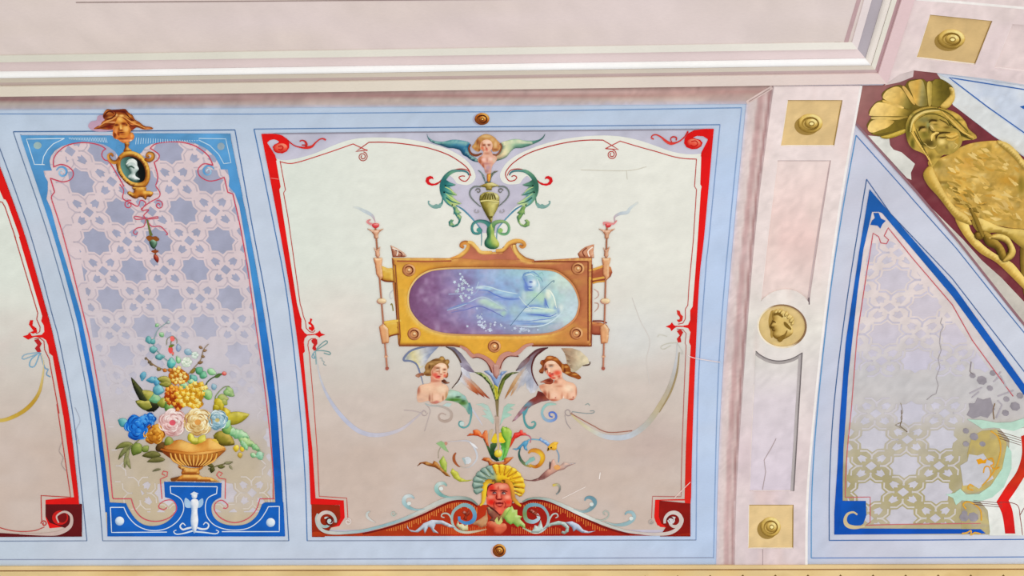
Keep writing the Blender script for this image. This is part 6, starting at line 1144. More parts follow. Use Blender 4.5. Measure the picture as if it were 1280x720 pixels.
def acanthus(label, f, cl):
    t = thing('acanthus_scroll', label, 'scroll ornament', f((215, 200))[0])
    part(t, 'outer_curl', [stroke(f((205, 220), (200, 270), (180, 300), (130, 312), (85, 290), (75, 260), (88, 262)), [1.2, 1.6, 3.4, 4.4, 3.4, 1.8, 1], [cl[1], cl[0], (150, 186, 176), (120, 164, 164)], 4, H=1.5), fill(f((205, 285), (185, 320), (130, 325), (95, 310), (120, 300), (145, 285), (165, 292), (180, 278)), (130, 172, 164), 4.4, res=2.2, H=1.5, R=3)])
    part(t, 'spine', [stroke(f((440, 25), (425, 0), (380, -15), (300, -10), (240, 30), (205, 90), (198, 160), (215, 220), (255, 275), (300, 310)), [1.4, 2.2, 3, 4.4, 5.2, 6, 5.4, 4.6, 4, 2], [(60, 110, 130), (96, 150, 150), (110, 164, 130), cl[1], cl[1], cl[0], (70, 140, 140)], 5, H=2.5, edge=(50, 110, 116))])
    part(t, 'leaf_blade', [fill(f((225, 60), (262, 88), (322, 112), (285, 126), (262, 128), (290, 168), (334, 205), (296, 208), (276, 205), (318, 246), (372, 282), (335, 290), (300, 310), (255, 278), (213, 222), (196, 160), (203, 95)), gl(f((205, 150))[0], f((330, 230))[0], (0, cl[1]), (.35, cl[0]), (.7, cl[2]), (1, cl[3])), 5.6, res=1.6, H=2, R=4, noise=.12)])
    part(t, 'leaf_vein', [stroke(f((215, 110), (255, 118), (318, 113)), [1.6, 1.4, .4], cl[1], 7), stroke(f((212, 165), (255, 185), (328, 205)), [1.8, 1.5, .4], cl[1], 7), stroke(f((235, 225), (290, 262), (362, 282)), [1.8, 1.5, .4], cl[1], 7), stroke(f((225, 130), (270, 150), (310, 190)), [.6, 1.6, .4], cl[3], 7), stroke(f((232, 190), (280, 225), (345, 270)), [.6, 1.8, .4], cl[3], 7)])
    part(t, 'tail', [fill(f((290, 300), (330, 310), (345, 340), (372, 365), (350, 372), (375, 400), (362, 450), (340, 480), (300, 495), (262, 480), (258, 445), (280, 425), (305, 430), (290, 450), (310, 475), (340, 460), (350, 430), (330, 400), (310, 370), (302, 380), (305, 340)), cl[4], 5, res=2.2, H=3, R=4, sh=(cl[1], cl[3]))])
    part(t, 'blue_stem', [stroke(f((310, 290), (380, 330), (440, 385), (490, 440), (530, 485), (550, 520), (555, 600), (552, 660)), [1, 1.8, 2, 1.6, 1.2, 1.2, 1.2, .8], [(70, 130, 160), (110, 160, 186), (100, 150, 160)], 4)])
    part(t, 'red_bud', [stroke(f((460, 30), (430, -18), (350, -30), (270, 0), (200, 65), (155, 105), (130, 110)), [.8, 1, 1, 1, 1, 1.6, 1.6], (190, 56, 50), 4.2), fill(f((50, 80), (58, 48), (90, 32), (115, 40), (122, 62), (105, 55), (85, 62), (80, 80), (92, 92), (98, 100), (130, 103), (165, 88), (145, 112), (110, 120), (70, 108)), (222, 30, 36), 5, res=2)])
    part(t, 'vein', [fill(ell(q[0], q[1], 1.0, .8, 0, 8), (10, 24, 24), 10, res=2) for q in f((230, 118), (218, 178), (292, 292))])
GL = ((90, 160, 150), (40, 110, 110), (150, 190, 110), (196, 216, 140), (84, 144, 120)); GR_ = ((120, 172, 140), (60, 110, 90), (110, 170, 180), (190, 214, 150), (130, 170, 90))
acanthus('green acanthus scroll with red bud left of the vase', lambda *p: k8(*p), GL)
acanthus('green acanthus scroll with red bud right of the vase', lambda *p: k8(*[(1245 - a, b) for a, b in p]), GR_)
bs = thing('bulb_finial', 'green bulb with two curled shoots on top of the gold cartouche', 'finial', (613, 300))
part(bs, 'bulb', [fill(k8((600, 530), (615, 470), (650, 460), (670, 500), (668, 560), (690, 600), (712, 640), (705, 672), (670, 690), (620, 685), (585, 660), (582, 620), (605, 580)), gx((606, (60, 120, 110)), (613, (110, 164, 90)), (622, (190, 190, 80))), 5, res=2, H=8, R=8, sh=((30, 84, 66), (206, 216, 120)), smooth=True)])
part(bs, 'shoot', [stroke(k8((640, 520), (620, 470), (580, 445), (520, 440), (478, 465), (468, 510), (485, 545), (530, 550), (552, 525), (535, 505)), [7, 6, 4.5, 3.4, 3, 3, 3, 2.8, 2.6, 2.4], [(50, 120, 110), (90, 150, 140), (70, 140, 140), (90, 160, 150)], 5.6, H=2, edge=(40, 96, 96)), fill(ell(*k8((530, 518))[0], 2.8, 2.6), (80, 160, 150), 6, res=1.5, H=2, R=2)])
part(bs, 'shoot', [stroke(k8((645, 520), (660, 470), (700, 445), (760, 445), (795, 475), (800, 520), (780, 552), (735, 555), (705, 530), (725, 508)), [7, 6, 4.5, 3.4, 3, 3, 3, 2.8, 2.6, 2.4], [(90, 140, 90), (150, 180, 120), (110, 170, 130), (140, 190, 120)], 5.6, H=2, edge=(60, 120, 84)), fill(ell(*k8((725, 522))[0], 2.8, 2.6), (150, 196, 110), 6, res=1.5, H=2, R=2)])

# ------------------------------------------------------------------ gold cartouche with oval painting
ct = thing('cartouche', 'gold and rose cartouche frame around the oval painting', 'cartouche', (617, 375))
FRO = k9((258, 395), (620, 398), (680, 390), (725, 355), (745, 320), (735, 300), (765, 290), (795, 310), (820, 345), (835, 358), (970, 358)) + k11((50, 385), (95, 345), (135, 335), (155, 355), (130, 370), (145, 410), (180, 455), (225, 475), (270, 485), (610, 462), (735, 462)) + [(740, 322), (739, 432)] + k12((480, 515), (270, 520), (215, 530), (170, 575), (150, 600), (90, 600), (45, 640), (25, 690)) + [(622, 466), (618, 466)] + k10((930, 690), (890, 610), (830, 575), (785, 580), (740, 530), (700, 500), (640, 488), (238, 488)) + [(498, 430), (490, 322)]
def ctcol(x, y):
    t = np.clip(((x - 500) / 240) * .75 + ((380 - y) / 110) * .35 + .12, 0, 1)
    c = stops(t, (0, (232, 178, 56)), (.35, (226, 164, 56)), (.55, (212, 148, 66)), (.75, (190, 112, 70)), (1, (176, 98, 70)))
    g = np.clip((vn(x * .8, y * 2, 12, 4) - .5) * 2, 0, 1)[:, None] * .35
    c = c * (1 - g) + np.array((244, 200, 90.)) * g
    tp_ = np.clip((335 - y) / 18, 0, 1)[:, None] * .75
    return c * (1 - tp_) + np.array((186, 104, 76.)) * tp_
OV = cr(k23((30, 260), (45, 190), (95, 120), (170, 75), (260, 58), (400, 52), (700, 52), (900, 58), (1040, 70), (1120, 115), (1180, 180), (1215, 270), (1215, 330), (1190, 400), (1130, 455), (1040, 500), (900, 518), (620, 520), (350, 515), (220, 495), (130, 450), (70, 390), (38, 330)), True)
part(ct, 'frame', [fill(FRO, ctcol, 5, res=2.6, H=6, R=5, sh=((150, 84, 40), (246, 206, 110)), holes=[OV])], mat=M_GILT)
part(ct, 'inner_rim', [stroke(OV, 2.0, gl((510, 340), (730, 410), (0, (240, 206, 130)), (.5, (196, 140, 84)), (1, (222, 150, 100))), 11.4, smooth=False, closed=True)], mat=M_GILT)
LN = (132, 62, 44)
part(ct, 'rim_line', [stroke(k9((262, 400), (270, 440), (280, 440)) + [(500.5, 420)] + k10((235, 490), (640, 490), (700, 500), (745, 535), (785, 580)), 1.2, (150, 84, 50), 11.6, smooth=False), stroke(k12((270, 520), (480, 518)) + [(739, 432)] + [(740, 330)], 1.4, (140, 66, 40), 11.6, smooth=False), stroke(k9((290, 415), (480, 418), (640, 414)), 1.4, (176, 92, 60), 11.6, smooth=False), stroke(k11((270, 488), (500, 488), (690, 488), (690, 640)) + [(735, 425)], 1.4, (140, 60, 44), 11.6, smooth=False)])
part(ct, 'rose_border', [stroke(k10((690, 492), (735, 515), (785, 565), (830, 562), (890, 590), (940, 640), (960, 690)), [2, 4, 5, 5, 6, 7, 9], (200, 140, 124), 11.8, H=1.5), stroke(k12((280, 505), (220, 522), (165, 570), (130, 585), (85, 580), (40, 610), (12, 690)), [2, 4, 5, 5, 6, 7, 9], (204, 146, 130), 11.8, H=1.5)])
part(ct, 'rose_border', [stroke(k10((785, 580), (830, 577), (890, 612), (928, 690)), 1.0, (120, 52, 44), 13.6), stroke(k12((170, 600), (95, 598), (50, 640), (30, 690)), 1.0, (120, 52, 44), 13.6)])
part(ct, 'top_scroll', [stroke(k9((640, 398), (690, 385), (735, 350), (752, 318), (740, 298), (712, 300), (700, 318), (720, 328)), [2, 4, 5, 5, 5, 4.6, 4, 3], [(226, 150, 70), (240, 190, 100), (226, 160, 76), (206, 130, 60)], 12, H=4, edge=(150, 80, 36)), stroke(k9((740, 298), (770, 300), (800, 330), (830, 360), (900, 362)), [4, 4.4, 4, 4, 3.6], [(240, 196, 110), (246, 206, 120), (240, 190, 100)], 12, H=3, edge=(176, 104, 44))], mat=M_GILT)
part(ct, 'top_scroll', [stroke(k11((285, 482), (220, 470), (165, 430), (142, 385), (140, 360)), [2, 4, 5, 5, 4], [(206, 130, 70), (236, 190, 100), (246, 206, 120)], 12, H=3, edge=(150, 80, 36)), stroke(k11((0, 408), (55, 400), (95, 355), (145, 335), (195, 340), (215, 365), (195, 380), (178, 365)), [3.6, 4, 4.4, 5, 5, 4.4, 4, 3], [(236, 180, 90), (240, 190, 100), (236, 180, 90), (206, 130, 60)], 12.4, H=4, edge=(160, 90, 40))], mat=M_GILT)
part(ct, 'rose_panel', [fill(k9((735, 345), (765, 318), (800, 345), (825, 372), (970, 370)) + k11((60, 415), (110, 375), (125, 410), (160, 460), (180, 475), (0, 470)) + k9((850, 410), (700, 395)), mott((186, 110, 84), .15), 11.6, res=3)])
for cx_, cy_ in (k9((367, 473)) + k11((613, 540)) + k10((347, 400)) + k12((602, 425)) + k10((948, 493))):
    b_ = part(ct, 'boss', [fill(ell(cx_, cy_, 8.2, 7.8, 0, 24), (212, 146, 92), 12, res=1.4, H=4, R=2.6, sh=((130, 60, 34), (246, 202, 146)), light=(.55, -.3, .66))], mat=M_GILT)
    part(b_, 'ring', [stroke(ell(cx_, cy_, 5.0, 4.8, 0, 20), 1.5, gl((cx_ - 6, cy_ + 4), (cx_ + 6, cy_ - 4), (0, (226, 170, 120)), (.5, (130, 60, 34)), (1, (96, 34, 16))), 16.4, smooth=False, closed=True)], mat=M_GILT)
    part(b_, 'bead', [fill(ell(cx_ + .2, cy_, 2.2, 2.1, 0, 14), (240, 196, 140), 16.6, res=1.2, H=3, R=1.8, sh=((150, 80, 44), (255, 236, 190)))], mat=M_GILT)
# brackets that hold the torches
def bracket(q, cols, lab):
    part(ct, 'bracket', [fill(q, cols[0], 4.6, res=2.4, H=3, R=4, sh=(cols[1], cols[2]))], lab, mat=M_GILT)
GOc = ((224, 176, 66), (160, 96, 30), (246, 214, 120)); ROc = ((170, 86, 60), (120, 44, 26), (226, 160, 90))
bracket(k9((172, 452), (200, 456), (230, 470), (262, 470), (268, 545), (240, 545), (205, 540), (185, 520), (165, 500)), GOc, None)
bracket(k10((120, 320), (180, 308), (250, 300), (262, 400), (235, 402), (160, 425), (120, 400)), GOc, None)
bracket(k11((690, 560), (740, 550), (800, 520), (860, 530), (872, 570), (860, 600), (825, 632), (740, 645), (692, 640)), ROc, None)
bracket(k12((700, 340), (780, 345), (830, 365), (850, 400), (845, 420), (800, 440), (740, 440), (700, 430)), ROc, None)
part(ct, 'bracket_edge', [stroke(k9((172, 452), (200, 456), (230, 468), (260, 466)), 2.0, (236, 196, 96), 8.2, H=1), stroke(k9((185, 530), (215, 545), (270, 548)), 1.4, (130, 60, 30), 8.2), stroke(k10((120, 316), (180, 306), (250, 300)), 2.4, (240, 200, 90), 8.2, H=1), stroke(k10((160, 424), (180, 412), (235, 402)), 1.4, (130, 60, 34), 8.2), stroke(k11((692, 555), (740, 545), (815, 518)), 2.4, (226, 170, 80), 8.2, H=1), stroke(k11((725, 650), (760, 640), (820, 635)), 2.0, (214, 150, 60), 8.2, H=1), stroke(k12((725, 335), (790, 335), (830, 350)), 1.4, (130, 54, 34), 8.2), stroke(k12((700, 335), (700, 30), (725, 22), (820, 5)), 2.6, (226, 172, 80), 8.2, H=1), stroke(k10((195, 15), (228, 290)), 3.2, (186, 116, 60), 8.2, H=1), stroke(k10((205, 15), (218, 290)), 1.2, (120, 52, 30), 9)], mat=M_GILT)
part(ct, 'corner_palmette', [fill(k9((248, 315), (290, 335), (335, 362), (352, 385), (335, 390), (262, 390), (255, 350)), (196, 136, 108), 5, res=2, H=4, R=4, sh=((130, 60, 40), (242, 206, 180))), stroke(k9((262, 330), (295, 350), (290, 380)), 1.4, (250, 236, 220), 10), stroke(k9((280, 345), (320, 365), (318, 388)), 1.2, (120, 50, 34), 10)])
part(ct, 'corner_palmette', [fill(k11((735, 360), (715, 365), (670, 380), (640, 400), (612, 432), (625, 460), (735, 462), (730, 410)), (206, 140, 104), 5, res=2, H=4, R=4, sh=((140, 70, 46), (244, 210, 180))), stroke(k11((725, 378), (690, 410), (700, 450)), 1.4, (250, 236, 220), 10), stroke(k11((680, 385), (650, 415), (665, 450)), 1.2, (130, 60, 40), 10)])
# scroll filigree beside the brackets
part(ct, 'filigree', [stroke(k12((735, 95), (765, 120), (765, 150), (738, 172)), [1, 1.6, 1.4, .6], (206, 176, 166), 4), stroke(k12((738, 200), (765, 205), (765, 235), (738, 268)), [1, 1.6, 1.4, .6], (196, 160, 146), 4), stroke(k10((205, 60), (165, 100), (170, 140), (185, 130)), [.8, 1.4, 1.2, .6], (206, 204, 204), 4), stroke(k10((170, 185), (180, 175), (190, 230)), 1.4, (150, 140, 80), 4)])
# oval painting
def ovcol(x, y):
    u = (x - 509) / 220; v = (y - 334) / 86
    c = stops(u, (0, (128, 84, 122)), (.16, (140, 104, 146)), (.36, (150, 150, 196)), (.55, (150, 180, 222)), (.75, (162, 202, 216)), (.9, (190, 220, 214)), (1, (206, 226, 232)))
    lowd = np.clip((v - .7) / .3, 0, 1) * np.clip(1.3 - u * 1.1, 0, 1)
    c = c * (1 - lowd[:, None] * .8) + np.array((146, 98, 132.)) * lowd[:, None] * .8
    top = np.clip((.35 - v) / .35, 0, 1) * np.clip(1 - abs(u - .45) / .3, 0, 1)
    c = c * (1 - top[:, None] * .6) + np.array((156, 188, 228.)) * top[:, None] * .6
    n = vn(x, y, 11, 1) * .5 + vn(x, y, 5, 2) * .3 + vn(x, y, 24, 3) * .2
    hi = np.clip((n - .52) / .25, 0, 1) * .45 * np.clip(1.2 - u * .6, 0, 1)
    c = c * (1 - hi[:, None]) + np.array((196, 176, 206.)) * hi[:, None]
    dk_ = np.clip((.42 - n) / .25, 0, 1) * .4 * np.clip(1.1 - u, 0, 1)
    return c * (1 - dk_[:, None]) + np.array((104, 58, 98.)) * dk_[:, None]
WO = (505, 325, 5.565)
OVD = [(1110, 140, 90, 70, (214, 234, 220), .8), (700, 110, 130, 50, (164, 198, 228), .6), (860, 80, 160, 36, (170, 212, 212), .6), (1150, 330, 60, 90, (206, 224, 236), .6), (760, 300, 120, 60, (150, 176, 224), .6),
  (720, 268, 80, 10, (118, 146, 212), .7), (620, 236, 60, 8, (122, 150, 210), .7), (530, 188, 28, 9, (204, 226, 230)), (590, 196, 38, 11, (176, 212, 228)), (660, 220, 42, 13, (166, 202, 228)), (730, 238, 44, 13, (170, 206, 228)), (790, 245, 30, 12, (150, 186, 226)),
  (450, 302, 60, 9, (146, 154, 206), .8), (380, 332, 70, 9, (150, 160, 206), .8), (560, 285, 40, 20, (196, 222, 208)), (612, 305, 46, 19, (190, 220, 202)), (660, 334, 42, 22, (196, 224, 206)), (695, 370, 20, 18, (176, 210, 194)), (620, 345, 70, 9, (140, 150, 206), .7), (730, 390, 30, 20, (130, 150, 210), .6),
  (770, 350, 40, 40, (176, 206, 212), .8), (860, 245, 40, 42, (184, 214, 208)), (930, 242, 42, 30, (180, 218, 194)), (960, 262, 30, 30, (186, 220, 198)), (880, 292, 44, 20, (176, 210, 212)), (835, 250, 14, 36, (200, 222, 228), .7), (900, 320, 60, 12, (120, 150, 210), .7),
  (985, 296, 11, 30, (112, 142, 204)), (1004, 236, 20, 34, (236, 244, 224)), (1034, 298, 18, 36, (204, 228, 216)), (1052, 340, 12, 20, (150, 184, 220)), (1000, 348, 60, 11, (212, 236, 216)), (920, 348, 54, 11, (200, 230, 222)), (858, 348, 34, 11, (206, 226, 228)), (960, 380, 80, 8, (112, 140, 208)),
  (880, 168, 28, 28, (180, 204, 236)), (906, 156, 15, 24, (228, 240, 242)), (932, 200, 18, 20, (206, 228, 232)), (842, 128, 16, 32, (122, 154, 196)), (880, 92, 36, 11, (150, 190, 206)), (850, 182, 15, 28, (110, 140, 212)), (940, 118, 22, 24, (160, 204, 204)), (880, 150, 9, 5, (80, 110, 180)), (872, 184, 16, 5, (90, 120, 196)), (870, 206, 24, 6, (110, 136, 208)),
  (860, 402, 100, 12, (180, 212, 234)), (960, 418, 90, 9, (206, 228, 238)), (1060, 382, 44, 10, (206, 228, 238)), (1092, 330, 16, 24, (222, 236, 232)), (1074, 352, 10, 18, (140, 170, 214), .7), (800, 440, 70, 8, (176, 204, 238)), (900, 440, 110, 6, (124, 156, 214)), (820, 425, 60, 6, (130, 160, 214), .7)]
oval = part(ct, 'oval_painting', [fill(OV, dabs(ovcol, WO, OVD), 4.8, res=1.1, noise=.05)], 'blue and mauve monochrome painting of a reclining bather')
for q, wds, c in ((((500, 192), (540, 178), (600, 186), (680, 212), (790, 232)), [.6, 1.2, 1.2, .6], (206, 230, 236)), (((520, 206), (580, 210), (640, 242), (720, 268), (800, 268)), [.6, 1.3, 1.3, .6], (104, 132, 204)), (((300, 348), (400, 318), (500, 268), (560, 256), (640, 296), (720, 350)), [.5, 1, 1.2, .6], (190, 210, 226)), (((330, 362), (430, 342), (520, 318), (600, 345), (690, 392)), [.5, 1, 1.2, .6], (116, 124, 190)), (((800, 250), (840, 300), (890, 340)), [.5, 1.2, .5], (206, 228, 226)), (((985, 205), (1018, 215), (1044, 262), (1060, 330)), [.6, 1.5, 1.4, .6], (238, 246, 232)), (((978, 262), (990, 300), (1006, 330)), [.6, 1.4, .6], (100, 130, 200)), (((840, 338), (900, 326), (980, 336), (1040, 342)), [.5, 1.2, .6], (222, 240, 226)), (((850, 372), (930, 378), (1010, 390), (1060, 368)), [.5, 1.3, .6], (96, 124, 200)), (((780, 455), (900, 462), (1000, 440), (1080, 380), (1112, 330)), [.6, 1.3, 1.3, .6], (210, 230, 240)), (((850, 425), (930, 415), (1010, 405), (1060, 385)), [.5, 1.2, .5], (120, 150, 210)), (((832, 120), (850, 170), (868, 205), (900, 208)), [.5, 1.2, .6], (96, 126, 200)), (((925, 130), (940, 165), (938, 205)), [.5, 1.3, .6], (226, 238, 240)), (((872, 152), (886, 148), (896, 152)), [.4, 1, .4], (76, 104, 176)), (((870, 184), (882, 188), (892, 184)), [.4, 1, .4], (96, 120, 190))):
    part(oval, 'body_line', [stroke(k23(*q), wds, c, 5.3)])
part(oval, 'hair_strand', [stroke(k23(*q), [.6, 1.4, .6], c, 5.4) for q, c in ((((825, 125), (835, 95), (870, 80)), (110, 146, 196)), (((860, 90), (900, 80), (940, 110)), (120, 160, 200)), (((830, 130), (850, 160), (860, 205)), (110, 140, 206)), (((920, 110), (950, 120), (965, 150)), (130, 170, 190)), (((845, 105), (880, 95), (905, 110)), (214, 230, 236)), (((935, 95), (960, 85), (970, 105)), (150, 196, 196)))])
part(oval, 'staff', [stroke(k23((740, 455), (800, 380), (860, 310), (940, 230), (1030, 145)), .6, (84, 120, 150), 5.6, smooth=False), stroke(k23((1030, 145), (1045, 140), (1040, 155)), .8, (80, 120, 146), 5.6)])
def blossoms(c, n, sx, sy_, seed, col):
    rnd = random.Random(seed); o = []
    for i in range(n):
        x, y = c[0] + rnd.gauss(0, sx), c[1] + rnd.gauss(0, sy_); r = rnd.uniform(1.0, 2.5); a0 = rnd.random() * 6
        o.append(fill([(x + r * (1.1 if j % 2 else .6) * math.cos(a0 + j * .63), y + r * (1.1 if j % 2 else .6) * math.sin(a0 + j * .63)) for j in range(10)], tuple(np.array(col) * rnd.uniform(.88, 1.06)), 5.8, res=4))
    return o
part(oval, 'blossoming_bush', blossoms(k23((410, 195))[0], 34, 6, 8, 1, (206, 222, 236)) + [stroke(k23((310, 235), (400, 232), (480, 240), (520, 200)), .9, (170, 186, 220), 5.4), stroke(k23((300, 345), (360, 320), (470, 290)), [.6, 2, .6], (130, 150, 200), 5.4), stroke(k23((500, 200), (520, 150)), .9, (186, 206, 230), 5.4)])
part(oval, 'white_flowers', blossoms(k23((555, 455))[0], 24, 9, 3, 2, (206, 216, 236)) + blossoms(k23((515, 395))[0], 8, 2.5, 5, 3, (200, 214, 236)), kind='stuff')
part(oval, 'white_flowers', blossoms(k23((830, 485))[0], 12, 9, 2, 5, (200, 214, 236)), kind='stuff')

# ------------------------------------------------------------------ torches
def torch(label, f, sm, fl, ys):
    """f maps (dx from the shaft, y) to pixels"""
    t = thing('torch', label, 'torch', f((0, 380))[0], 'torches at the sides of the cartouche')
    TC = (222, 168, 132)
    part(t, 'shaft', [stroke(f((0, 283), (0, 460)), 2.0, gy((280, (170, 110, 80)), (460, (200, 136, 110))), 12, smooth=False, H=1.5, edge=(150, 90, 66))])
    part(t, 'cup', [fill(f((-10, 285.5), (-4, 287), (4, 287), (10, 285.5), (5, 289), (2.4, 293), (2.6, 297), (0, 298), (-2.6, 297), (-2.4, 293), (-5, 289)), TC, 13, res=1.6, H=4, R=3, sh=((150, 86, 60), (250, 214, 188)))])
    part(t, 'knop', [fill(f((-4, 309), (-1, 312), (4, 308), (2.4, 314), (2.6, 319), (0, 322), (-2.6, 319), (-2.4, 314)), TC, 13, res=1.6, H=4, R=2.5, sh=((150, 86, 60), (250, 214, 188)))])
    part(t, 'sleeve', [fill(f((-5.5, 322), (5.5, 322), (5, 326), (4, 330), (4.4, 345), (1, 350), (-3.6, 342), (-4, 330), (-5, 326)), (226, 166, 118), 13, res=1.4, H=5, R=3, sh=((160, 92, 60), (252, 222, 180)))])
    part(t, 'bead', [fill(ell(*f((0, 376))[0], 6, 3.6, 0, 18), (228, 196, 150), 13, res=1.6, H=4, R=3, sh=((176, 120, 110), (250, 230, 190)))])
    part(t, 'lower_sleeve', [fill(f((-5.5, 408), (0, 404), (5.5, 410), (5.5, 422), (4.5, 428), (-3.5, 429), (-4.6, 420)), (224, 162, 112), 13, res=1.4, H=5, R=3, sh=((160, 92, 60), (252, 222, 180)))])
    part(t, 'tip', [fill(ell(*f((0, 445))[0], 2.2, 1.2, 0, 10), TC, 14, res=2), fill(ell(*f((0, 460))[0], 2.2, 2.0, 0, 12), (176, 96, 80), 14, res=2, H=2, R=1.5)])
    part(t, 'flame', [fill(fl[0], (226, 66, 70), 13, res=2, H=2, R=2, sh=((190, 30, 40), (250, 190, 180)), smooth=True), stroke(fl[1], [1, 2.4, 2, 1], (232, 150, 150), 12.6)])
    part(t, 'smoke', [stroke(sm, [1, 3, 4, 4, 3, 2.4], [(206, 170, 176), (196, 206, 214), (206, 216, 218), (222, 226, 220)], 4)])
fL = lambda *p: [(469.5 + (y - 285) * .083 + dx, y) for dx, y in p]
fR = lambda *p: [(758.5 - (y - 285) * .026 + dx, y) for dx, y in p]
torch('slender smoking torch held at the left side of the cartouche', fL, k9((150, 165), (135, 130), (110, 110), (70, 90), (40, 75), (10, 68)), (k9((130, 180), (150, 172), (175, 178), (172, 195), (150, 203), (135, 195)), k9((150, 185), (115, 175), (98, 160), (120, 150))), 0)
torch('slender smoking torch held at the right side of the cartouche', fR, k11((890, 190), (890, 155), (930, 130), (985, 120), (1005, 90), (1065, 45)), (k11((820, 205), (850, 200), (865, 210), (850, 230), (825, 228)), k11((810, 215), (805, 198), (840, 200), (880, 205), (905, 180))), 0)

# ------------------------------------------------------------------ winged women
def feathers(parent, W, rows, lift):
    """single wing feathers: (root, tip, half width, colour, dark, light)"""
    f = crop(*W)
    for a, b, w_, c, dk, lt in rows:
        p0, p1 = f(a, b)
        part(parent, 'feather', [fill(leaf(p0, p1, w_, .04), gl(p0, p1, (0, lt), (.5, c), (1, dk)), lift, res=2.2, H=1.5, R=2, noise=.1)])
W1 = (515, 440, 10.28); W2 = (665, 440, 10.29)
wl = thing('winged_woman', 'winged woman with closed eyes and dark blond hair left of the central stem', 'figure', (545, 485))
w_a = part(wl, 'wing', [fill(k13((325, 45), (220, 48), (130, 72), (75, 115), (55, 150), (110, 155), (150, 170), (170, 210), (205, 200), (215, 170), (240, 130), (290, 80)), gl((505, 450), (545, 435), (0, (170, 180, 196)), (.3, (226, 214, 160)), (.6, (206, 206, 206)), (1, (150, 160, 190))), 4, res=2.2, H=2, R=4, noise=.12), stroke(k13((330, 42), (220, 48), (120, 75), (70, 118), (60, 150), (110, 155), (155, 180), (180, 245), (205, 330)), [1, 1.6, 2, 2.2, 2.6, 2.2, 2, 1.4, .6], (120, 130, 160), 5)])
feathers(w_a, (495, 425, 6), [((140, 150), (300, 60), 2.6, (196, 200, 206), (140, 152, 186), (232, 220, 170)), ((150, 160), (280, 85), 2.4, (190, 196, 206), (130, 144, 184), (234, 222, 176)), ((165, 175), (260, 110), 2.4, (200, 202, 206), (146, 158, 190), (226, 218, 190)), ((175, 195), (240, 135), 2.2, (206, 206, 208), (160, 170, 196), (222, 216, 200))], 5)
w_b = part(wl, 'wing', [fill(k13((375, 48), (440, 55), (490, 100), (550, 180), (590, 240), (540, 250), (560, 300), (540, 330), (500, 310), (420, 362), (470, 290), (495, 230), (480, 160), (430, 85)), gl((565, 440), (585, 480), (0, (110, 104, 120)), (.4, (160, 150, 166)), (.75, (206, 206, 214)), (1, (236, 230, 206))), 4, res=2.2, H=2, R=4, noise=.14), stroke(k13((375, 48), (430, 80), (480, 150), (495, 225), (475, 290), (420, 360)), [1, 2, 2, 1.8, 1.5, .8], (96, 76, 66), 5)])
feathers(w_b, (495, 425, 6), [((490, 240), (705, 440), 2.6, (196, 150, 120), (160, 56, 24), (206, 206, 216)), ((495, 250), (665, 428), 2.6, (196, 120, 80), (150, 46, 16), (210, 210, 218)), ((490, 260), (620, 412), 2.4, (200, 140, 104), (156, 60, 24), (212, 212, 220)), ((485, 270), (590, 392), 2.4, (206, 186, 176), (176, 90, 50), (216, 216, 222)), ((480, 280), (560, 360), 2.2, (206, 200, 200), (196, 170, 160), (220, 220, 224)), ((480, 170), (590, 240), 3.4, (150, 140, 160), (120, 104, 120), (176, 170, 186)), ((490, 200), (560, 290), 3.2, (206, 206, 216), (190, 190, 206), (226, 226, 230))], 5)
part(wl, 'fish_tail', [fill(k13((370, 400), (410, 370), (470, 385), (520, 420), (545, 470), (565, 550), (545, 555), (520, 510), (470, 470), (420, 455), (370, 450)), dabs((150, 186, 160), (495, 425, 6), [(400, 395, 60, 20, (206, 226, 206)), (450, 400, 40, 16, (176, 210, 196)), (440, 445, 60, 12, (70, 120, 40)), (500, 470, 30, 14, (76, 116, 46)), (520, 425, 30, 18, (150, 190, 186)), (550, 520, 14, 40, (96, 150, 150)), (465, 425, 16, 4, (30, 60, 30)), (505, 455, 14, 5, (36, 70, 36))]), 4.6, res=1.6, H=3, R=5, noise=.1), stroke(k13((560, 500), (620, 590), (650, 640)), [2, 2.4, .6], (206, 204, 214), 3.6)])
paint(wl, 'bust', W1, ((70, 505), (92, 440), (150, 412), (232, 396), (246, 345), (250, 290), (400, 330), (378, 390), (440, 420), (470, 470), (455, 560), (425, 605), (340, 650), (290, 662), (240, 650), (215, 622), (80, 636)), (238, 192, 160),
    [(85, 490, 22, 60, (188, 116, 92)), (250, 340, 40, 40, (214, 140, 112)), (300, 365, 60, 18, (206, 128, 104)), (340, 410, 50, 24, (240, 186, 158)), (390, 470, 60, 45, (252, 218, 186)), (200, 460, 60, 40, (244, 204, 172)), (150, 560, 60, 45, (230, 186, 158)), (110, 610, 60, 24, (218, 176, 152)), (228, 590, 12, 45, (176, 112, 90)), (262, 585, 10, 50, (206, 146, 120)), (320, 575, 42, 36, (252, 208, 180)), (300, 645, 60, 14, (190, 118, 102)), (318, 632, 24, 12, (216, 128, 116)), (400, 590, 10, 30, (176, 116, 84)), (445, 560, 16, 50, (196, 150, 104))], 6)
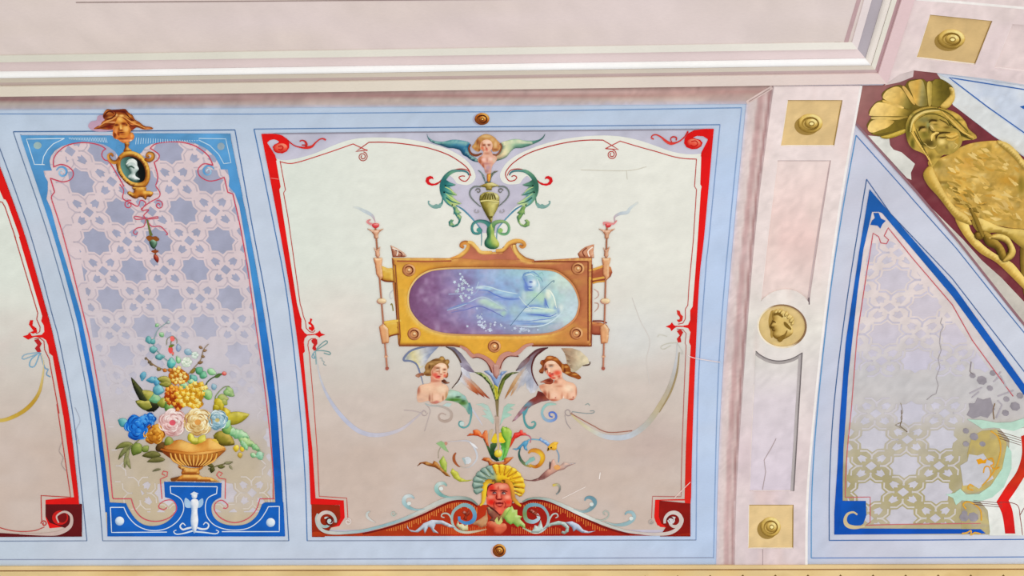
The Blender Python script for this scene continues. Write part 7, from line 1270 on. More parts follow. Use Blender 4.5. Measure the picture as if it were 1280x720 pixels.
h_ = paint(wl, 'hair', W1, ((165, 190), (190, 145), (240, 110), (300, 82), (350, 76), (366, 54), (405, 58), (430, 96), (466, 92), (482, 125), (464, 158), (476, 190), (458, 210), (430, 150), (370, 135), (310, 160), (270, 205), (245, 250), (250, 298), (180, 300), (150, 265), (172, 235)), (156, 114, 62),
    [(390, 80, 24, 18, (206, 164, 92)), (450, 120, 16, 16, (186, 144, 84)), (300, 98, 60, 10, (112, 72, 36)), (330, 122, 50, 10, (186, 142, 86)), (250, 145, 36, 14, (196, 152, 92)), (225, 185, 12, 24, (92, 56, 28)), (200, 165, 16, 16, (170, 124, 70)), (205, 240, 22, 14, (190, 146, 88)), (200, 282, 34, 10, (106, 58, 32)), (270, 190, 18, 26, (134, 92, 50)), (466, 180, 10, 24, (150, 104, 56)), (415, 108, 14, 12, (130, 88, 44))], 7)
part(h_, 'lock', [fill(crop(*W1)((45, 300), (100, 268), (165, 272), (150, 298), (110, 300), (90, 322)), dabs((160, 104, 78), W1, [(70, 300, 20, 10, (196, 146, 120)), (140, 285, 20, 10, (130, 72, 50))]), 7, res=1.5, smooth=True)])
part(h_, 'lock', [fill(crop(*W1)((378, 362), (420, 350), (450, 380), (485, 390), (440, 404), (400, 390)), dabs((112, 64, 44), W1, [(400, 372, 20, 12, (84, 40, 26)), (460, 392, 20, 8, (180, 130, 104))]), 7, res=1.5, smooth=True)])
part(h_, 'lock', [fill(crop(*W1)((422, 300), (450, 258), (466, 280), (460, 315), (436, 330)), dabs((156, 84, 54), W1, [(450, 285, 10, 20, (196, 130, 84))]), 7.4, res=1.5, smooth=True)])
paint(wl, 'face', W1, ((245, 250), (268, 200), (310, 160), (370, 134), (430, 150), (458, 205), (450, 265), (432, 312), (390, 336), (340, 352), (295, 336), (258, 300)), (244, 196, 162),
    [(385, 172, 44, 26, (253, 224, 196)), (288, 200, 22, 34, (208, 142, 108)), (262, 260, 14, 40, (206, 130, 100)), (330, 192, 34, 8, (176, 116, 82)), (333, 208, 24, 7, (130, 76, 50)), (335, 222, 20, 9, (252, 226, 198)), (332, 240, 24, 6, (186, 118, 86)), (374, 238, 8, 40, (253, 222, 194)), (353, 248, 7, 26, (204, 134, 104)), (374, 280, 15, 7, (196, 100, 82)), (420, 215, 20, 7, (160, 100, 70)), (420, 226, 14, 6, (130, 80, 56)), (421, 240, 14, 8, (250, 220, 190)), (418, 256, 16, 5, (190, 120, 90)), (300, 288, 34, 26, (228, 96, 76)), (425, 300, 18, 22, (230, 104, 84)), (320, 318, 20, 16, (224, 78, 66)), (348, 306, 20, 6, (166, 6, 22)), (347, 322, 15, 6, (230, 66, 64)), (345, 340, 22, 7, (238, 152, 126))], 7.6)
wr = thing('winged_woman', 'winged woman with flowing auburn hair right of the central stem', 'figure', (695, 485))
w_a = part(wr, 'wing', [fill(k14((420, 55), (350, 70), (280, 120), (220, 180), (185, 230), (225, 235), (240, 290), (275, 375), (290, 400), (320, 390), (350, 350), (310, 270), (298, 190), (330, 120)), gl((685, 436), (660, 488), (0, (96, 50, 50)), (.3, (130, 110, 120)), (.6, (176, 176, 190)), (1, (206, 204, 210))), 4, res=2.2, H=2, R=4, noise=.14), stroke(k14((420, 55), (370, 80), (320, 130), (298, 200), (308, 270), (345, 340)), [1, 2, 2, 1.8, 1.5, 1], (90, 40, 40), 5), stroke(k14((420, 56), (340, 72), (260, 140), (180, 228)), [1, 2.2, 2.4, 1], (96, 56, 60), 5)])
feathers(w_a, (615, 425, 6), [((260, 190), (95, 440), 2.4, (200, 160, 116), (170, 106, 50), (196, 190, 196)), ((265, 210), (140, 420), 2.4, (196, 186, 180), (196, 140, 90), (200, 200, 206)), ((270, 225), (185, 385), 2.6, (186, 186, 196), (200, 190, 186), (206, 206, 214)), ((275, 235), (225, 350), 2.6, (176, 180, 194), (206, 204, 206), (196, 198, 208)), ((285, 250), (265, 370), 2.6, (166, 172, 190), (206, 206, 210), (186, 190, 204)), ((300, 280), (295, 400), 2.6, (170, 174, 190), (206, 206, 210), (180, 184, 200)), ((285, 130), (185, 228), 3, (150, 130, 136), (120, 110, 120), (130, 84, 84))], 5)
w_b = part(wr, 'wing', [fill(k14((520, 60), (600, 60), (660, 80), (715, 130), (730, 170), (680, 190), (640, 225), (600, 250), (570, 220), (560, 160), (550, 105)), gl((705, 440), (735, 455), (0, (176, 140, 110)), (.5, (206, 190, 160)), (1, (228, 216, 180))), 4, res=2.2, H=2, R=4, noise=.12), stroke(k14((680, 190), (728, 182), (735, 160)), [1, 1.6, .8], (90, 66, 50), 5)])
feathers(w_b, (615, 425, 6), [((680, 170), (520, 62), 3, (196, 170, 140), (170, 140, 116), (228, 216, 180)), ((670, 180), (545, 105), 3, (190, 164, 134), (150, 116, 90), (226, 214, 180)), ((655, 195), (560, 150), 3, (196, 174, 144), (150, 116, 90), (222, 210, 178)), ((640, 210), (575, 190), 2.8, (190, 170, 140), (150, 120, 96), (216, 204, 176))], 5)
part(wr, 'fish_tail', [fill(k14((400, 400), (345, 380), (330, 420), (280, 450), (240, 490), (200, 540), (150, 610), (175, 600), (250, 530), (300, 490), (370, 460), (430, 450)), dabs((140, 90, 90), (615, 425, 6), [(360, 410, 50, 30, (110, 40, 34)), (310, 440, 40, 24, (130, 56, 50)), (270, 480, 30, 20, (120, 150, 170)), (225, 530, 24, 24, (160, 130, 150)), (180, 580, 24, 24, (186, 150, 164)), (400, 430, 30, 14, (150, 70, 50))]), 4.6, res=1.6, H=3, R=5, noise=.1)])
paint(wr, 'bust', W2, ((95, 432), (150, 410), (258, 398), (290, 365), (300, 320), (380, 280), (392, 330), (440, 370), (530, 400), (570, 450), (575, 540), (545, 600), (500, 616), (450, 600), (400, 592), (330, 622), (260, 626), (200, 592), (150, 530), (112, 480)), (238, 186, 154),
    [(130, 440, 40, 24, (216, 146, 116)), (165, 540, 24, 50, (166, 78, 56)), (305, 375, 34, 20, (194, 106, 80)), (340, 330, 40, 16, (206, 120, 92)), (365, 370, 34, 30, (244, 192, 162)), (350, 435, 40, 12, (216, 150, 120)), (470, 460, 60, 45, (253, 222, 192)), (230, 470, 60, 40, (242, 196, 164)), (285, 550, 46, 42, (250, 206, 178)), (268, 612, 54, 14, (188, 102, 78)), (215, 565, 14, 50, (186, 106, 78)), (402, 590, 8, 30, (252, 240, 228)), (385, 560, 14, 40, (214, 152, 122)), (522, 535, 34, 40, (248, 202, 174)), (515, 606, 44, 12, (186, 106, 84)), (455, 570, 12, 40, (220, 156, 126)), (302, 582, 8, 8, (190, 98, 86)), (530, 576, 8, 8, (178, 86, 76)), (570, 500, 10, 50, (206, 140, 112))], 6)
h_ = paint(wr, 'hair', W2, ((155, 215), (140, 268), (100, 262), (92, 235), (112, 212), (128, 190), (130, 168), (104, 142), (120, 105), (160, 95), (190, 55), (240, 45), (310, 65), (360, 110), (400, 152), (450, 150), (490, 200), (502, 250), (560, 260), (630, 320), (600, 346), (540, 324), (480, 305), (430, 275), (395, 255), (375, 215), (340, 160), (280, 110), (210, 112), (165, 150)), (154, 80, 30),
    [(230, 68, 34, 14, (226, 152, 84)), (310, 88, 34, 14, (206, 128, 56)), (350, 130, 20, 16, (150, 70, 20)), (150, 118, 22, 18, (112, 42, 22)), (125, 120, 12, 10, (176, 96, 50)), (360, 180, 12, 40, (130, 60, 18)), (395, 190, 10, 40, (206, 136, 60)), (420, 235, 10, 30, (96, 38, 12)), (440, 185, 26, 12, (214, 152, 76)), (475, 220, 14, 24, (150, 80, 26)), (455, 260, 30, 10, (226, 166, 88)), (500, 282, 34, 10, (130, 62, 20)), (550, 282, 34, 10, (222, 156, 76)), (590, 320, 26, 10, (160, 84, 30)), (125, 235, 22, 12, (160, 84, 50)), (125, 258, 20, 8, (92, 34, 20)), (150, 180, 10, 30, (110, 46, 24))], 7)
part(h_, 'lock', [fill(crop(*W2)((105, 385), (130, 372), (170, 352), (240, 335), (275, 370), (245, 408), (185, 405), (145, 388)), dabs((150, 66, 44), W2, [(150, 380, 30, 10, (196, 130, 110)), (220, 365, 24, 14, (110, 36, 26)), (200, 395, 30, 8, (176, 90, 60))]), 6.6, res=1.5, smooth=True)])
paint(wr, 'face', W2, ((152, 222), (160, 155), (210, 110), (280, 110), (340, 160), (382, 222), (384, 270), (352, 322), (300, 350), (258, 345), (215, 302), (180, 262)), (242, 192, 160),
    [(255, 132, 52, 24, (253, 220, 192)), (168, 205, 16, 44, (140, 66, 46)), (245, 158, 34, 6, (166, 110, 78)), (245, 176, 26, 9, (104, 76, 68)), (250, 184, 16, 5, (196, 176, 166)), (184, 214, 16, 12, (86, 46, 36)), (300, 205, 44, 26, (246, 200, 168)), (216, 235, 11, 36, (253, 228, 202)), (200, 250, 8, 22, (198, 86, 64)), (228, 262, 14, 6, (190, 70, 56)), (325, 262, 44, 30, (236, 92, 66)), (228, 302, 30, 26, (226, 52, 36)), (262, 276, 18, 7, (160, 14, 20)), (282, 264, 14, 7, (242, 126, 106)), (268, 296, 16, 6, (236, 90, 74)), (275, 328, 26, 12, (216, 70, 52)), (350, 310, 20, 16, (214, 90, 66))], 7.6)
# curls hanging from the women
solo('curl_scroll', [stroke(k13((545, 470), (562, 520), (562, 580), (545, 635), (510, 655), (478, 640), (478, 612), (500, 612)), [3.4, 3.4, 2.6, 2, 2, 2, 2.4, 2], [(90, 150, 150), (110, 170, 170), (90, 150, 150)], 4.4, H=1.5), fill(ell(*k13((495, 625))[0], 3, 3), (196, 216, 212), 4.8, res=2, H=1)], 'teal curl below the left winged woman', 'scroll ornament')
solo('curl_scroll', [stroke(k13((220, 475), (260, 490), (330, 495), (385, 515), (415, 545), (410, 590), (370, 608), (330, 595), (322, 565), (345, 548), (375, 560)), [1, 1.2, 2, 2.4, 2.6, 3, 3.6, 3.4, 2.4, 1.6, 1], [(176, 196, 196), (190, 176, 166), (180, 160, 148), (190, 170, 160)], 4.2, H=1), fill(k13((350, 490), (380, 470), (420, 475), (400, 500)), (190, 210, 206), 4.4, res=2)], 'pale grey curl below the left winged woman', 'scroll ornament')
solo('curl_scroll', [stroke(k14((300, 470), (260, 500), (240, 550), (245, 610), (270, 650), (305, 655), (325, 630), (315, 610), (295, 618)), [5, 5, 3.4, 2.4, 2.4, 3, 3, 2.4, 1.4], [(150, 190, 196), (80, 150, 156), (90, 156, 156), (110, 170, 164)], 4.6, H=1.5), fill(k14((300, 465), (250, 480), (230, 520), (222, 545), (245, 550), (238, 580), (262, 540), (275, 500)), (90, 156, 166), 5, res=2)], 'teal curl below the right winged woman', 'scroll ornament')
solo('curl_scroll', [stroke(k14((480, 480), (420, 480), (385, 510), (375, 550), (395, 590), (435, 605), (475, 590), (480, 560), (460, 540), (430, 545), (435, 570), (455, 575)), [1.4, 3, 3.4, 3, 3, 3.4, 3.4, 3, 2.6, 2, 1.8, 1.4], [(170, 206, 190), (150, 196, 190), (150, 180, 206), (96, 126, 206), (86, 116, 206)], 4.6, H=1.5)], 'blue curl below the right winged woman', 'scroll ornament')

# ------------------------------------------------------------------ garlands and ribbons on the large panel
solo('garland', [stroke([(396, 446), (399, 466), (406, 487), (418, 508), (434, 527), (452, 540), (474, 543.5), (500, 537), (520, 522), (530, 512)], [.8, 1.8, 3.2, 4.4, 5.2, 5.6, 5, 4, 3, 1], [(206, 208, 206), (196, 198, 212), (192, 196, 216), (198, 198, 214), (206, 200, 208), (196, 184, 184)], 3.8, H=1)], 'faded pale blue garland swag at the left of the large panel', 'garland')
solo('garland', [stroke([(846, 430), (845, 450), (838, 480), (826, 505), (808, 530), (785, 545), (760, 546), (740, 538), (722, 525), (713, 516)], [.8, 3, 5, 6.4, 7, 7, 6.6, 5.6, 4, 1.5], [(206, 206, 204), (200, 202, 206), (186, 176, 160), (196, 180, 144), (190, 186, 176), (196, 204, 214), (200, 206, 214), (214, 206, 176), (206, 190, 140)], 3.8, H=1), stroke([(849, 440), (846, 465), (838, 490), (824, 515)], [.8, 2, 2.2, .8], (166, 146, 106), 5.2), stroke([(713, 516), (740, 531), (760, 540), (790, 538)], .8, (170, 110, 90), 5.4)], 'grey and ochre garland swag at the right of the large panel', 'garland')
solo('ribbon_bow', [stroke(k21((138, 230), (165, 200), (190, 182), (198, 192), (170, 212), (138, 232)), 1.1, (120, 160, 160), 4.2), stroke(k21((140, 232), (175, 232), (210, 240), (210, 252), (180, 244)), 1.1, (120, 160, 160), 4.2), stroke(k21((135, 235), (120, 262), (135, 270), (125, 245)), 1.0, (120, 170, 186), 4.2), stroke(k21((160, 270), (170, 268), (172, 282), (182, 288), (178, 300), (192, 305)), .9, (160, 176, 176), 4.2), stroke(k21((138, 234), (142, 300)), 1.2, (140, 176, 180), 4.2)], 'thin teal ribbon bow under the left red palmette', 'ribbon')
solo('ribbon_bow', [stroke(k22((150, 288), (110, 292), (85, 305), (95, 315), (125, 300)), 1.0, (206, 204, 190), 4.2), stroke(k22((72, 265), (80, 255), (110, 262)), 1.0, (210, 208, 196), 4.2), stroke(k22((152, 290), (170, 320), (175, 335), (165, 330)), 1.0, (206, 204, 196), 4.2)], 'faint grey ribbon bow under the right red palmette', 'ribbon')
solo('ribbon_bow', [stroke(spiral(*k14((570, 540))[0], 5, 2.4, 0, 1.0, 16), 1.0, (170, 156, 156), 4.2), stroke(k14((545, 560), (560, 620), (590, 665)), [.6, 1, .6], (170, 160, 160), 4.2), stroke(k14((600, 535), (700, 548), (760, 545), (765, 530), (735, 530)), .9, (150, 160, 160), 4.2), stroke(k14((700, 485), (720, 475), (732, 490)), .9, (150, 166, 160), 4.2)], 'thin grey ribbon knot at the inner end of the right garland', 'ribbon')
solo('ribbon_bow', [stroke(spiral(*k13((212, 545))[0], 4, 2, 0, 1.0, 14), .9, (186, 170, 168), 4.2), stroke(k13((225, 480), (255, 520), (250, 560), (215, 680)), [.6, .9, .6], (190, 176, 174), 4.2), stroke(k13((60, 525), (130, 530), (195, 545)), .8, (196, 182, 180), 4.2)], 'faint pink grey ribbon knot at the inner end of the left garland', 'ribbon')

# ------------------------------------------------------------------ central stem, calyx and side scrolls
st_ = thing('tall_flower', 'tall stem with two drooping leaves between the winged women', 'plant', (617, 470))
part(st_, 'stem', [fill(k13((742, 430), (772, 430), (768, 560), (762, 720), (748, 720), (745, 560)) + k15((898, 300), (905, 370), (910, 370), (915, 300)), gy((495, (130, 116, 70)), (530, (150, 130, 110)), (560, (196, 160, 140))), 5, res=2.4, H=3, R=3)])
part(st_, 'leaf', [fill(k13((590, 240), (640, 242), (685, 270), (720, 320), (745, 380), (758, 430), (745, 455), (728, 400), (700, 330), (650, 275)), gl((598, 465), (620, 498), (0, (96, 120, 60)), (.4, (56, 84, 30)), (.8, (130, 130, 60)), (1, (200, 200, 80))), 6, res=1.8, H=4, R=4, sh=((36, 56, 20), (196, 206, 130)))])
part(st_, 'leaf', [fill(k14((200, 240), (150, 240), (105, 255), (75, 290), (55, 340), (42, 400), (35, 455), (50, 440), (70, 380), (100, 300), (150, 255)), gl((648, 465), (620, 498), (0, (70, 90, 50)), (.4, (90, 100, 40)), (.8, (160, 160, 60)), (1, (200, 200, 80))), 6, res=1.8, H=4, R=4, sh=((36, 56, 20), (206, 206, 130)))])
part(st_, 'blue_throat', [fill(k13((660, 232), (700, 225), (740, 260), (780, 262)) + k14((60, 260), (70, 235), (115, 230), (75, 265), (50, 330)) + k13((765, 350), (740, 330), (710, 270)), (140, 166, 206), 5.6, res=2, H=2, R=3, sh=((90, 110, 160), (206, 216, 236))), fill(k13((735, 330), (765, 350), (762, 420), (750, 420)), (214, 206, 60), 7.4, res=2), fill(k14((15, 330), (40, 360), (45, 430), (35, 445), (22, 400)), (206, 200, 60), 7.4, res=2)])
part(st_, 'rose_tip', [fill(k13((722, 180), (780, 180)) + k14((60, 180), (55, 250), (35, 290), (10, 260)) + k13((730, 250)), (196, 146, 134), 12, res=2, H=2, R=3, sh=((140, 80, 72), (226, 186, 170)))])
part(st_, 'pale_leaf', [fill(k13((600, 480), (650, 472), (690, 490), (715, 540), (735, 600), (730, 630), (690, 590), (640, 565), (680, 560), (650, 520), (690, 530), (640, 492)), (182, 208, 196), 4.2, res=2.4)])
part(st_, 'pale_leaf', [fill(k14((60, 640), (75, 570), (90, 500), (120, 475), (175, 482), (130, 510), (160, 515), (110, 540), (150, 560), (90, 590)), (166, 204, 186), 4.2, res=2.4)])
cx_ = thing('leaf_calyx', 'multicoloured leaf calyx rising above the red mask', 'calyx', (625, 570))
kx = crop(600, 520, 9)
part(cx_, 'pale_leaf', [fill(kx((100, 170), (130, 145), (150, 150), (128, 230), (116, 330), (104, 280)), (210, 190, 150), 5, res=1.6)])
part(cx_, 'yellow_leaf', [fill(kx((126, 280), (140, 235), (168, 190), (200, 200), (236, 178), (262, 228), (294, 282), (260, 302), (215, 292), (150, 304)), gy((540, (226, 190, 60)), (548, (244, 214, 40)), (556, (222, 196, 50))), 5.6, res=1.5, noise=.08)])
part(cx_, 'dark_leaf', [fill(kx((38, 258), (58, 262), (92, 318), (112, 372), (118, 312), (150, 298), (186, 304), (190, 330), (166, 372), (160, 430), (196, 462), (218, 500), (186, 506), (130, 472), (98, 402), (66, 312)), gl(kx((60, 280))[0], kx((190, 480))[0], (0, (60, 90, 70)), (.4, (70, 104, 56)), (.7, (30, 70, 40)), (1, (20, 50, 40))), 5.8, res=1.4, noise=.25)])
part(cx_, 'bright_leaf', [fill(kx((225, 308), (262, 300), (300, 292), (322, 330), (316, 400), (292, 462), (236, 502), (206, 488), (246, 446), (258, 392), (236, 356), (246, 342)), gl(kx((240, 320))[0], kx((290, 470))[0], (0, (70, 140, 50)), (.4, (110, 200, 90)), (1, (140, 214, 140))), 5.8, res=1.4, noise=.15)])
lg_ = part(cx_, 'light_leaf', [fill(kx((246, 160), (240, 140), (258, 112), (284, 126), (300, 118), (312, 142), (344, 152), (356, 200), (350, 250), (334, 300), (310, 320), (300, 280), (272, 250), (262, 210), (246, 196), (262, 182)), gl(kx((260, 130))[0], kx((330, 300))[0], (0, (140, 190, 50)), (.4, (170, 206, 70)), (.7, (186, 190, 60)), (1, (150, 196, 90))), 6.2, res=1.4, noise=.12)])
part(lg_, 'leaf_vein', [stroke(kx((268, 140), (300, 200), (318, 290)), [.8, 1.2, .5], (90, 140, 40), 7), stroke(kx((330, 160), (322, 220), (320, 290)), [.6, 1, .5], (214, 222, 120), 7)])
part(cx_, 'seed_ball', [fill(ell(*kx((205, 418))[0], 5, 4.8), (232, 212, 60), 6.6, res=1.3, R=4, sh=((180, 150, 30), (250, 240, 140)))])
part(cx_, 'stem_end', [fill(kx((168, 0), (214, 0), (212, 150), (216, 400), (206, 410), (192, 250), (180, 120)), gy((520, (190, 166, 150)), (545, (206, 180, 160)), (565, (210, 190, 110))), 7.4, res=2)])
part(cx_, 'orange_leaf', [fill(k15((590, 195), (620, 170), (655, 175), (650, 140), (690, 132), (720, 150), (740, 190), (765, 145), (790, 140), (800, 180), (800, 240), (810, 300), (790, 290), (760, 225), (700, 195), (650, 190)), gx((584, (226, 120, 50)), (600, (236, 90, 30)), (610, (230, 150, 100))), 6.6, res=2, H=3, R=3, sh=((176, 50, 10), (252, 170, 110)))])
part(cx_, 'red_leaf', [fill(k16((205, 330), (220, 250), (250, 200), (265, 165), (310, 160), (320, 138), (345, 140), (350, 165), (375, 165), (390, 190), (330, 192), (270, 225), (235, 290)), gx((635, (214, 110, 60)), (645, (236, 44, 40)), (660, (232, 70, 70))), 6.6, res=2, H=3, R=3, sh=((176, 20, 16), (252, 130, 110))), stroke(k16((380, 185), (415, 200), (430, 230), (420, 265)), [1.4, 1.2, 1, .8], (196, 110, 130), 5)])
part(cx_, 'light_leaf', [fill(k16((130, 130), (150, 100), (180, 120), (205, 115), (238, 150), (235, 220), (215, 310), (190, 380), (160, 430), (140, 440), (165, 330), (175, 250), (140, 190)), gy((532, (160, 196, 60)), (575, (120, 200, 110))), 8, res=2, H=4, R=4, sh=((70, 140, 40), (206, 230, 120)))])
part(cx_, 'brown_base', [fill(k15((738, 435), (760, 412), (810, 415), (850, 455), (910, 462), (960, 455)) + k16((165, 415), (255, 408), (215, 450), (180, 480), (100, 485)) + k15((860, 480), (815, 495), (800, 455)), (206, 110, 50), 9, res=2, H=4, R=4, sh=((140, 50, 16), (242, 170, 100)))])
sl = thing('side_scroll', 'worn pale scroll with olive leaves left of the calyx', 'scroll ornament', (570, 575))
part(sl, 'olive_leaf', [fill(k15((650, 635), (600, 650), (520, 655), (460, 620), (425, 560), (445, 520), (470, 545), (500, 560), (520, 610), (580, 640)), (196, 196, 60), 4.6, res=2.2, H=2, R=4, sh=((150, 150, 50), (226, 226, 110)))])
part(sl, 'brown_leaf', [fill(k15((90, 500), (120, 465), (180, 452), (245, 475), (260, 445), (290, 460), (330, 510), (380, 555), (425, 605), (380, 595), (320, 540), (270, 510), (200, 495), (140, 470)), gx((520, (156, 96, 46)), (545, (176, 100, 40)), (563, (186, 150, 60))), 4.6, res=2.2, H=2, R=4, sh=((116, 60, 20), (214, 160, 90)))])
part(sl, 'green_leaf', [fill(k15((312, 450), (355, 395), (370, 430), (390, 470), (385, 560), (365, 545), (330, 500)), (176, 196, 80), 5, res=2.2, H=2, R=4, sh=((120, 150, 40), (216, 226, 130))), fill(k15((282, 270), (330, 248), (365, 265), (380, 310), (408, 360), (360, 335), (320, 300)), (150, 186, 130), 4.6, res=2.2, H=2, R=3)])
part(sl, 'spiral', [stroke(k15((305, 420), (305, 360), (330, 300)), 1.0, (170, 160, 140), 4.2), stroke(k15((480, 365), (460, 400), (465, 450), (500, 495), (520, 505)), [1.5, 3.4, 3.6, 2.4, 1], (166, 90, 50), 4.4), stroke(k15((520, 500), (580, 515), (640, 490), (690, 420), (680, 350), (640, 280), (580, 245), (400, 255)), [1, 1.6, 2, 2.4, 2.4, 2, 1.2, .8], [(190, 176, 160), (206, 206, 210), (206, 210, 218), (200, 196, 200), (206, 196, 196)], 4), fill(ell(*k15((595, 440))[0], 5, 4.6, 0, 10), (216, 222, 226), 4.4, res=2), fill(k15((540, 420), (560, 410), (580, 450), (575, 490)), (180, 196, 196), 4.6, res=2), stroke(k15((620, 260), (665, 295), (695, 322)), [1, 3, 1], (236, 236, 238), 4.4), fill(ell(*k15((380, 272))[0], 1.8, 2), (196, 140, 120), 5, res=2)])
sr = thing('side_scroll', 'bright blue and yellow scroll with pink leaf right of the calyx', 'scroll ornament', (675, 575))
part(sr, 'yellow_spiral', [stroke(k16((415, 485), (470, 505), (520, 480), (548, 420), (530, 370), (480, 342), (430, 345), (405, 370)), [2, 3.6, 4.6, 5.6, 6, 6, 4.6, 2], [(226, 190, 70), (190, 100, 30), (230, 176, 40), (240, 200, 60), (220, 150, 50), (216, 150, 70)], 5, H=2.5, edge=(190, 120, 40))])
part(sr, 'teal_leaf', [fill(k16((370, 470), (400, 440), (420, 415), (460, 405), (472, 435), (445, 450), (410, 465), (380, 490)), (140, 186, 176), 5.4, res=2, H=2, R=3), stroke(k16((325, 320), (310, 370), (325, 430), (370, 480), (430, 510)), [1.4, 2.4, 3.4, 3.4, 1.4], [(70, 110, 110), (50, 90, 80), (110, 130, 90), (206, 160, 80)], 4.8, H=1)])
part(sr, 'blue_leaf', [fill(k16((245, 325), (290, 320), (330, 280), (360, 250), (410, 235), (400, 270), (385, 300), (395, 345), (365, 330), (350, 290), (320, 325), (280, 338)), (90, 160, 196), 5, res=2, H=2, R=3, sh=((50, 110, 150), (160, 206, 226))), fill(k16((510, 235), (525, 210), (550, 235), (580, 240), (615, 270), (605, 300), (570, 275), (540, 255)), (130, 176, 226), 5, res=2, H=2, R=3, sh=((90, 130, 190), (190, 216, 240))), stroke(k16((400, 240), (450, 230), (520, 238)), 1.5, (130, 176, 196), 4.6), stroke(k16((685, 335), (708, 390), (705, 460)), [1.2, 1.6, 1.2], (130, 160, 186), 4.6)])
part(sr, 'yellow_flower', [fill(k16((590, 350), (600, 300), (635, 270), (665, 255), (705, 262), (690, 285), (685, 330), (655, 340), (630, 330)), (236, 180, 50), 5.4, res=2, H=2, R=3, sh=((190, 130, 20), (250, 220, 110))), stroke(k16((605, 315), (600, 340)), 1.4, (40, 36, 20), 8), fill(ell(*k16((632, 312))[0], 1, 1, 0, 8), (40, 30, 20), 8, res=2)])
part(sr, 'pink_leaf', [fill(k16((345, 630), (430, 640), (500, 620), (560, 560), (610, 520), (640, 440), (660, 430), (680, 480), (720, 495), (760, 460), (800, 470), (880, 468), (800, 500), (760, 530), (700, 545), (640, 580), (560, 630), (470, 650), (390, 645)), gl((660, 600), (715, 578), (0, (90, 44, 40)), (.35, (130, 80, 76)), (.5, (220, 166, 146)), (.75, (214, 170, 150)), (1, (166, 176, 186))), 4.6, res=2.2, H=2, R=4, sh=((150, 110, 104), (236, 196, 176))), fill(ell(*k16((690, 510))[0], 4, 3), (236, 170, 100), 7, res=2), stroke(k16((620, 455), (618, 530)), [1, 1.6, 1], (60, 40, 36), 7)])

# ------------------------------------------------------------------ red mask
mk = thing('red_mask', 'red faced mask with yellow and grey shell headdress on the pediment', 'mask', (627, 620))
fanc = k17((382, 215))[0]
fan_out = [k17(p)[0] for p in ((215, 285), (192, 240), (190, 190), (208, 145), (240, 108), (282, 82), (330, 68), (380, 62), (430, 68), (480, 84), (520, 112), (550, 150), (568, 195), (572, 240), (560, 285), (535, 300))]
fan = part(mk, 'headdress', [fill(fan_out + k17((520, 250), (480, 215), (400, 200), (300, 200), (260, 240)), gx((590, (140, 166, 150)), (618, (150, 170, 140)), (623, (236, 190, 30)), (657, (246, 206, 40))), 6, res=2, H=8, R=7, sh=((110, 96, 30), (255, 236, 120)))])
for i in range(len(fan_out) - 1):
    a, b = fan_out[i], fan_out[i + 1]
    m = ((a[0] + b[0]) / 2, (a[1] + b[1]) / 2)
    c0 = (fanc[0] + (m[0] - fanc[0]) * .52, fanc[1] + (m[1] - fanc[1]) * .52)
    e_ = (m[0] + (m[0] - fanc[0]) * .05, m[1] + (m[1] - fanc[1]) * .05)
    lt_ = (i < 6)
    part(fan, 'flute', [fill([c0, a, a, e_, b, b], (140, 168, 154) if lt_ else (244, 200, 40), 14, res=1.8, H=4, R=3, sh=((70, 100, 90), (186, 206, 190)) if lt_ else ((176, 96, 10), (255, 236, 110)), smooth=True)])
part(mk, 'beard', [fill(k17((290, 380), (300, 430), (330, 460), (310, 480), (345, 500), (360, 480), (400, 500), (420, 470), (470, 460), (480, 420), (470, 380)), gx((608, (150, 110, 90)), (622, (140, 60, 50)), (632, (150, 176, 80)), (642, (176, 206, 110))), 7, res=2, H=3, R=4, sh=((96, 40, 30), (206, 206, 140)), noise=.2)])
part(mk, 'acanthus_leaf', [fill(k17((420, 460), (450, 410), (480, 370), (495, 400), (520, 400), (520, 440), (555, 450), (540, 470), (578, 510), (580, 540), (540, 520), (520, 530), (490, 500), (470, 510), (440, 490)), (170, 202, 100), 8, res=2, H=3, R=4, sh=((96, 150, 60), (216, 232, 160)))])
part(mk, 'acanthus_leaf', [fill(k17((290, 400), (280, 440), (240, 470), (200, 490), (180, 510), (220, 515), (250, 535), (290, 520), (300, 470)), (196, 140, 96), 6.4, res=2, H=2, R=4, sh=((150, 90, 60), (214, 190, 150)))])
part(mk, 'acanthus_leaf', [fill(k17((290, 500), (330, 480), (380, 500), (430, 505), (440, 540), (410, 575), (380, 588), (345, 575), (335, 545), (300, 530)), (216, 96, 66), 7, res=2, H=4, R=5, sh=((170, 46, 26), (240, 150, 110)), smooth=True), fill(k17((350, 480), (370, 450), (380, 490), (400, 450), (410, 490), (390, 510), (365, 505)), (206, 206, 120), 11, res=2)])
W4 = (600, 595, 13.09)
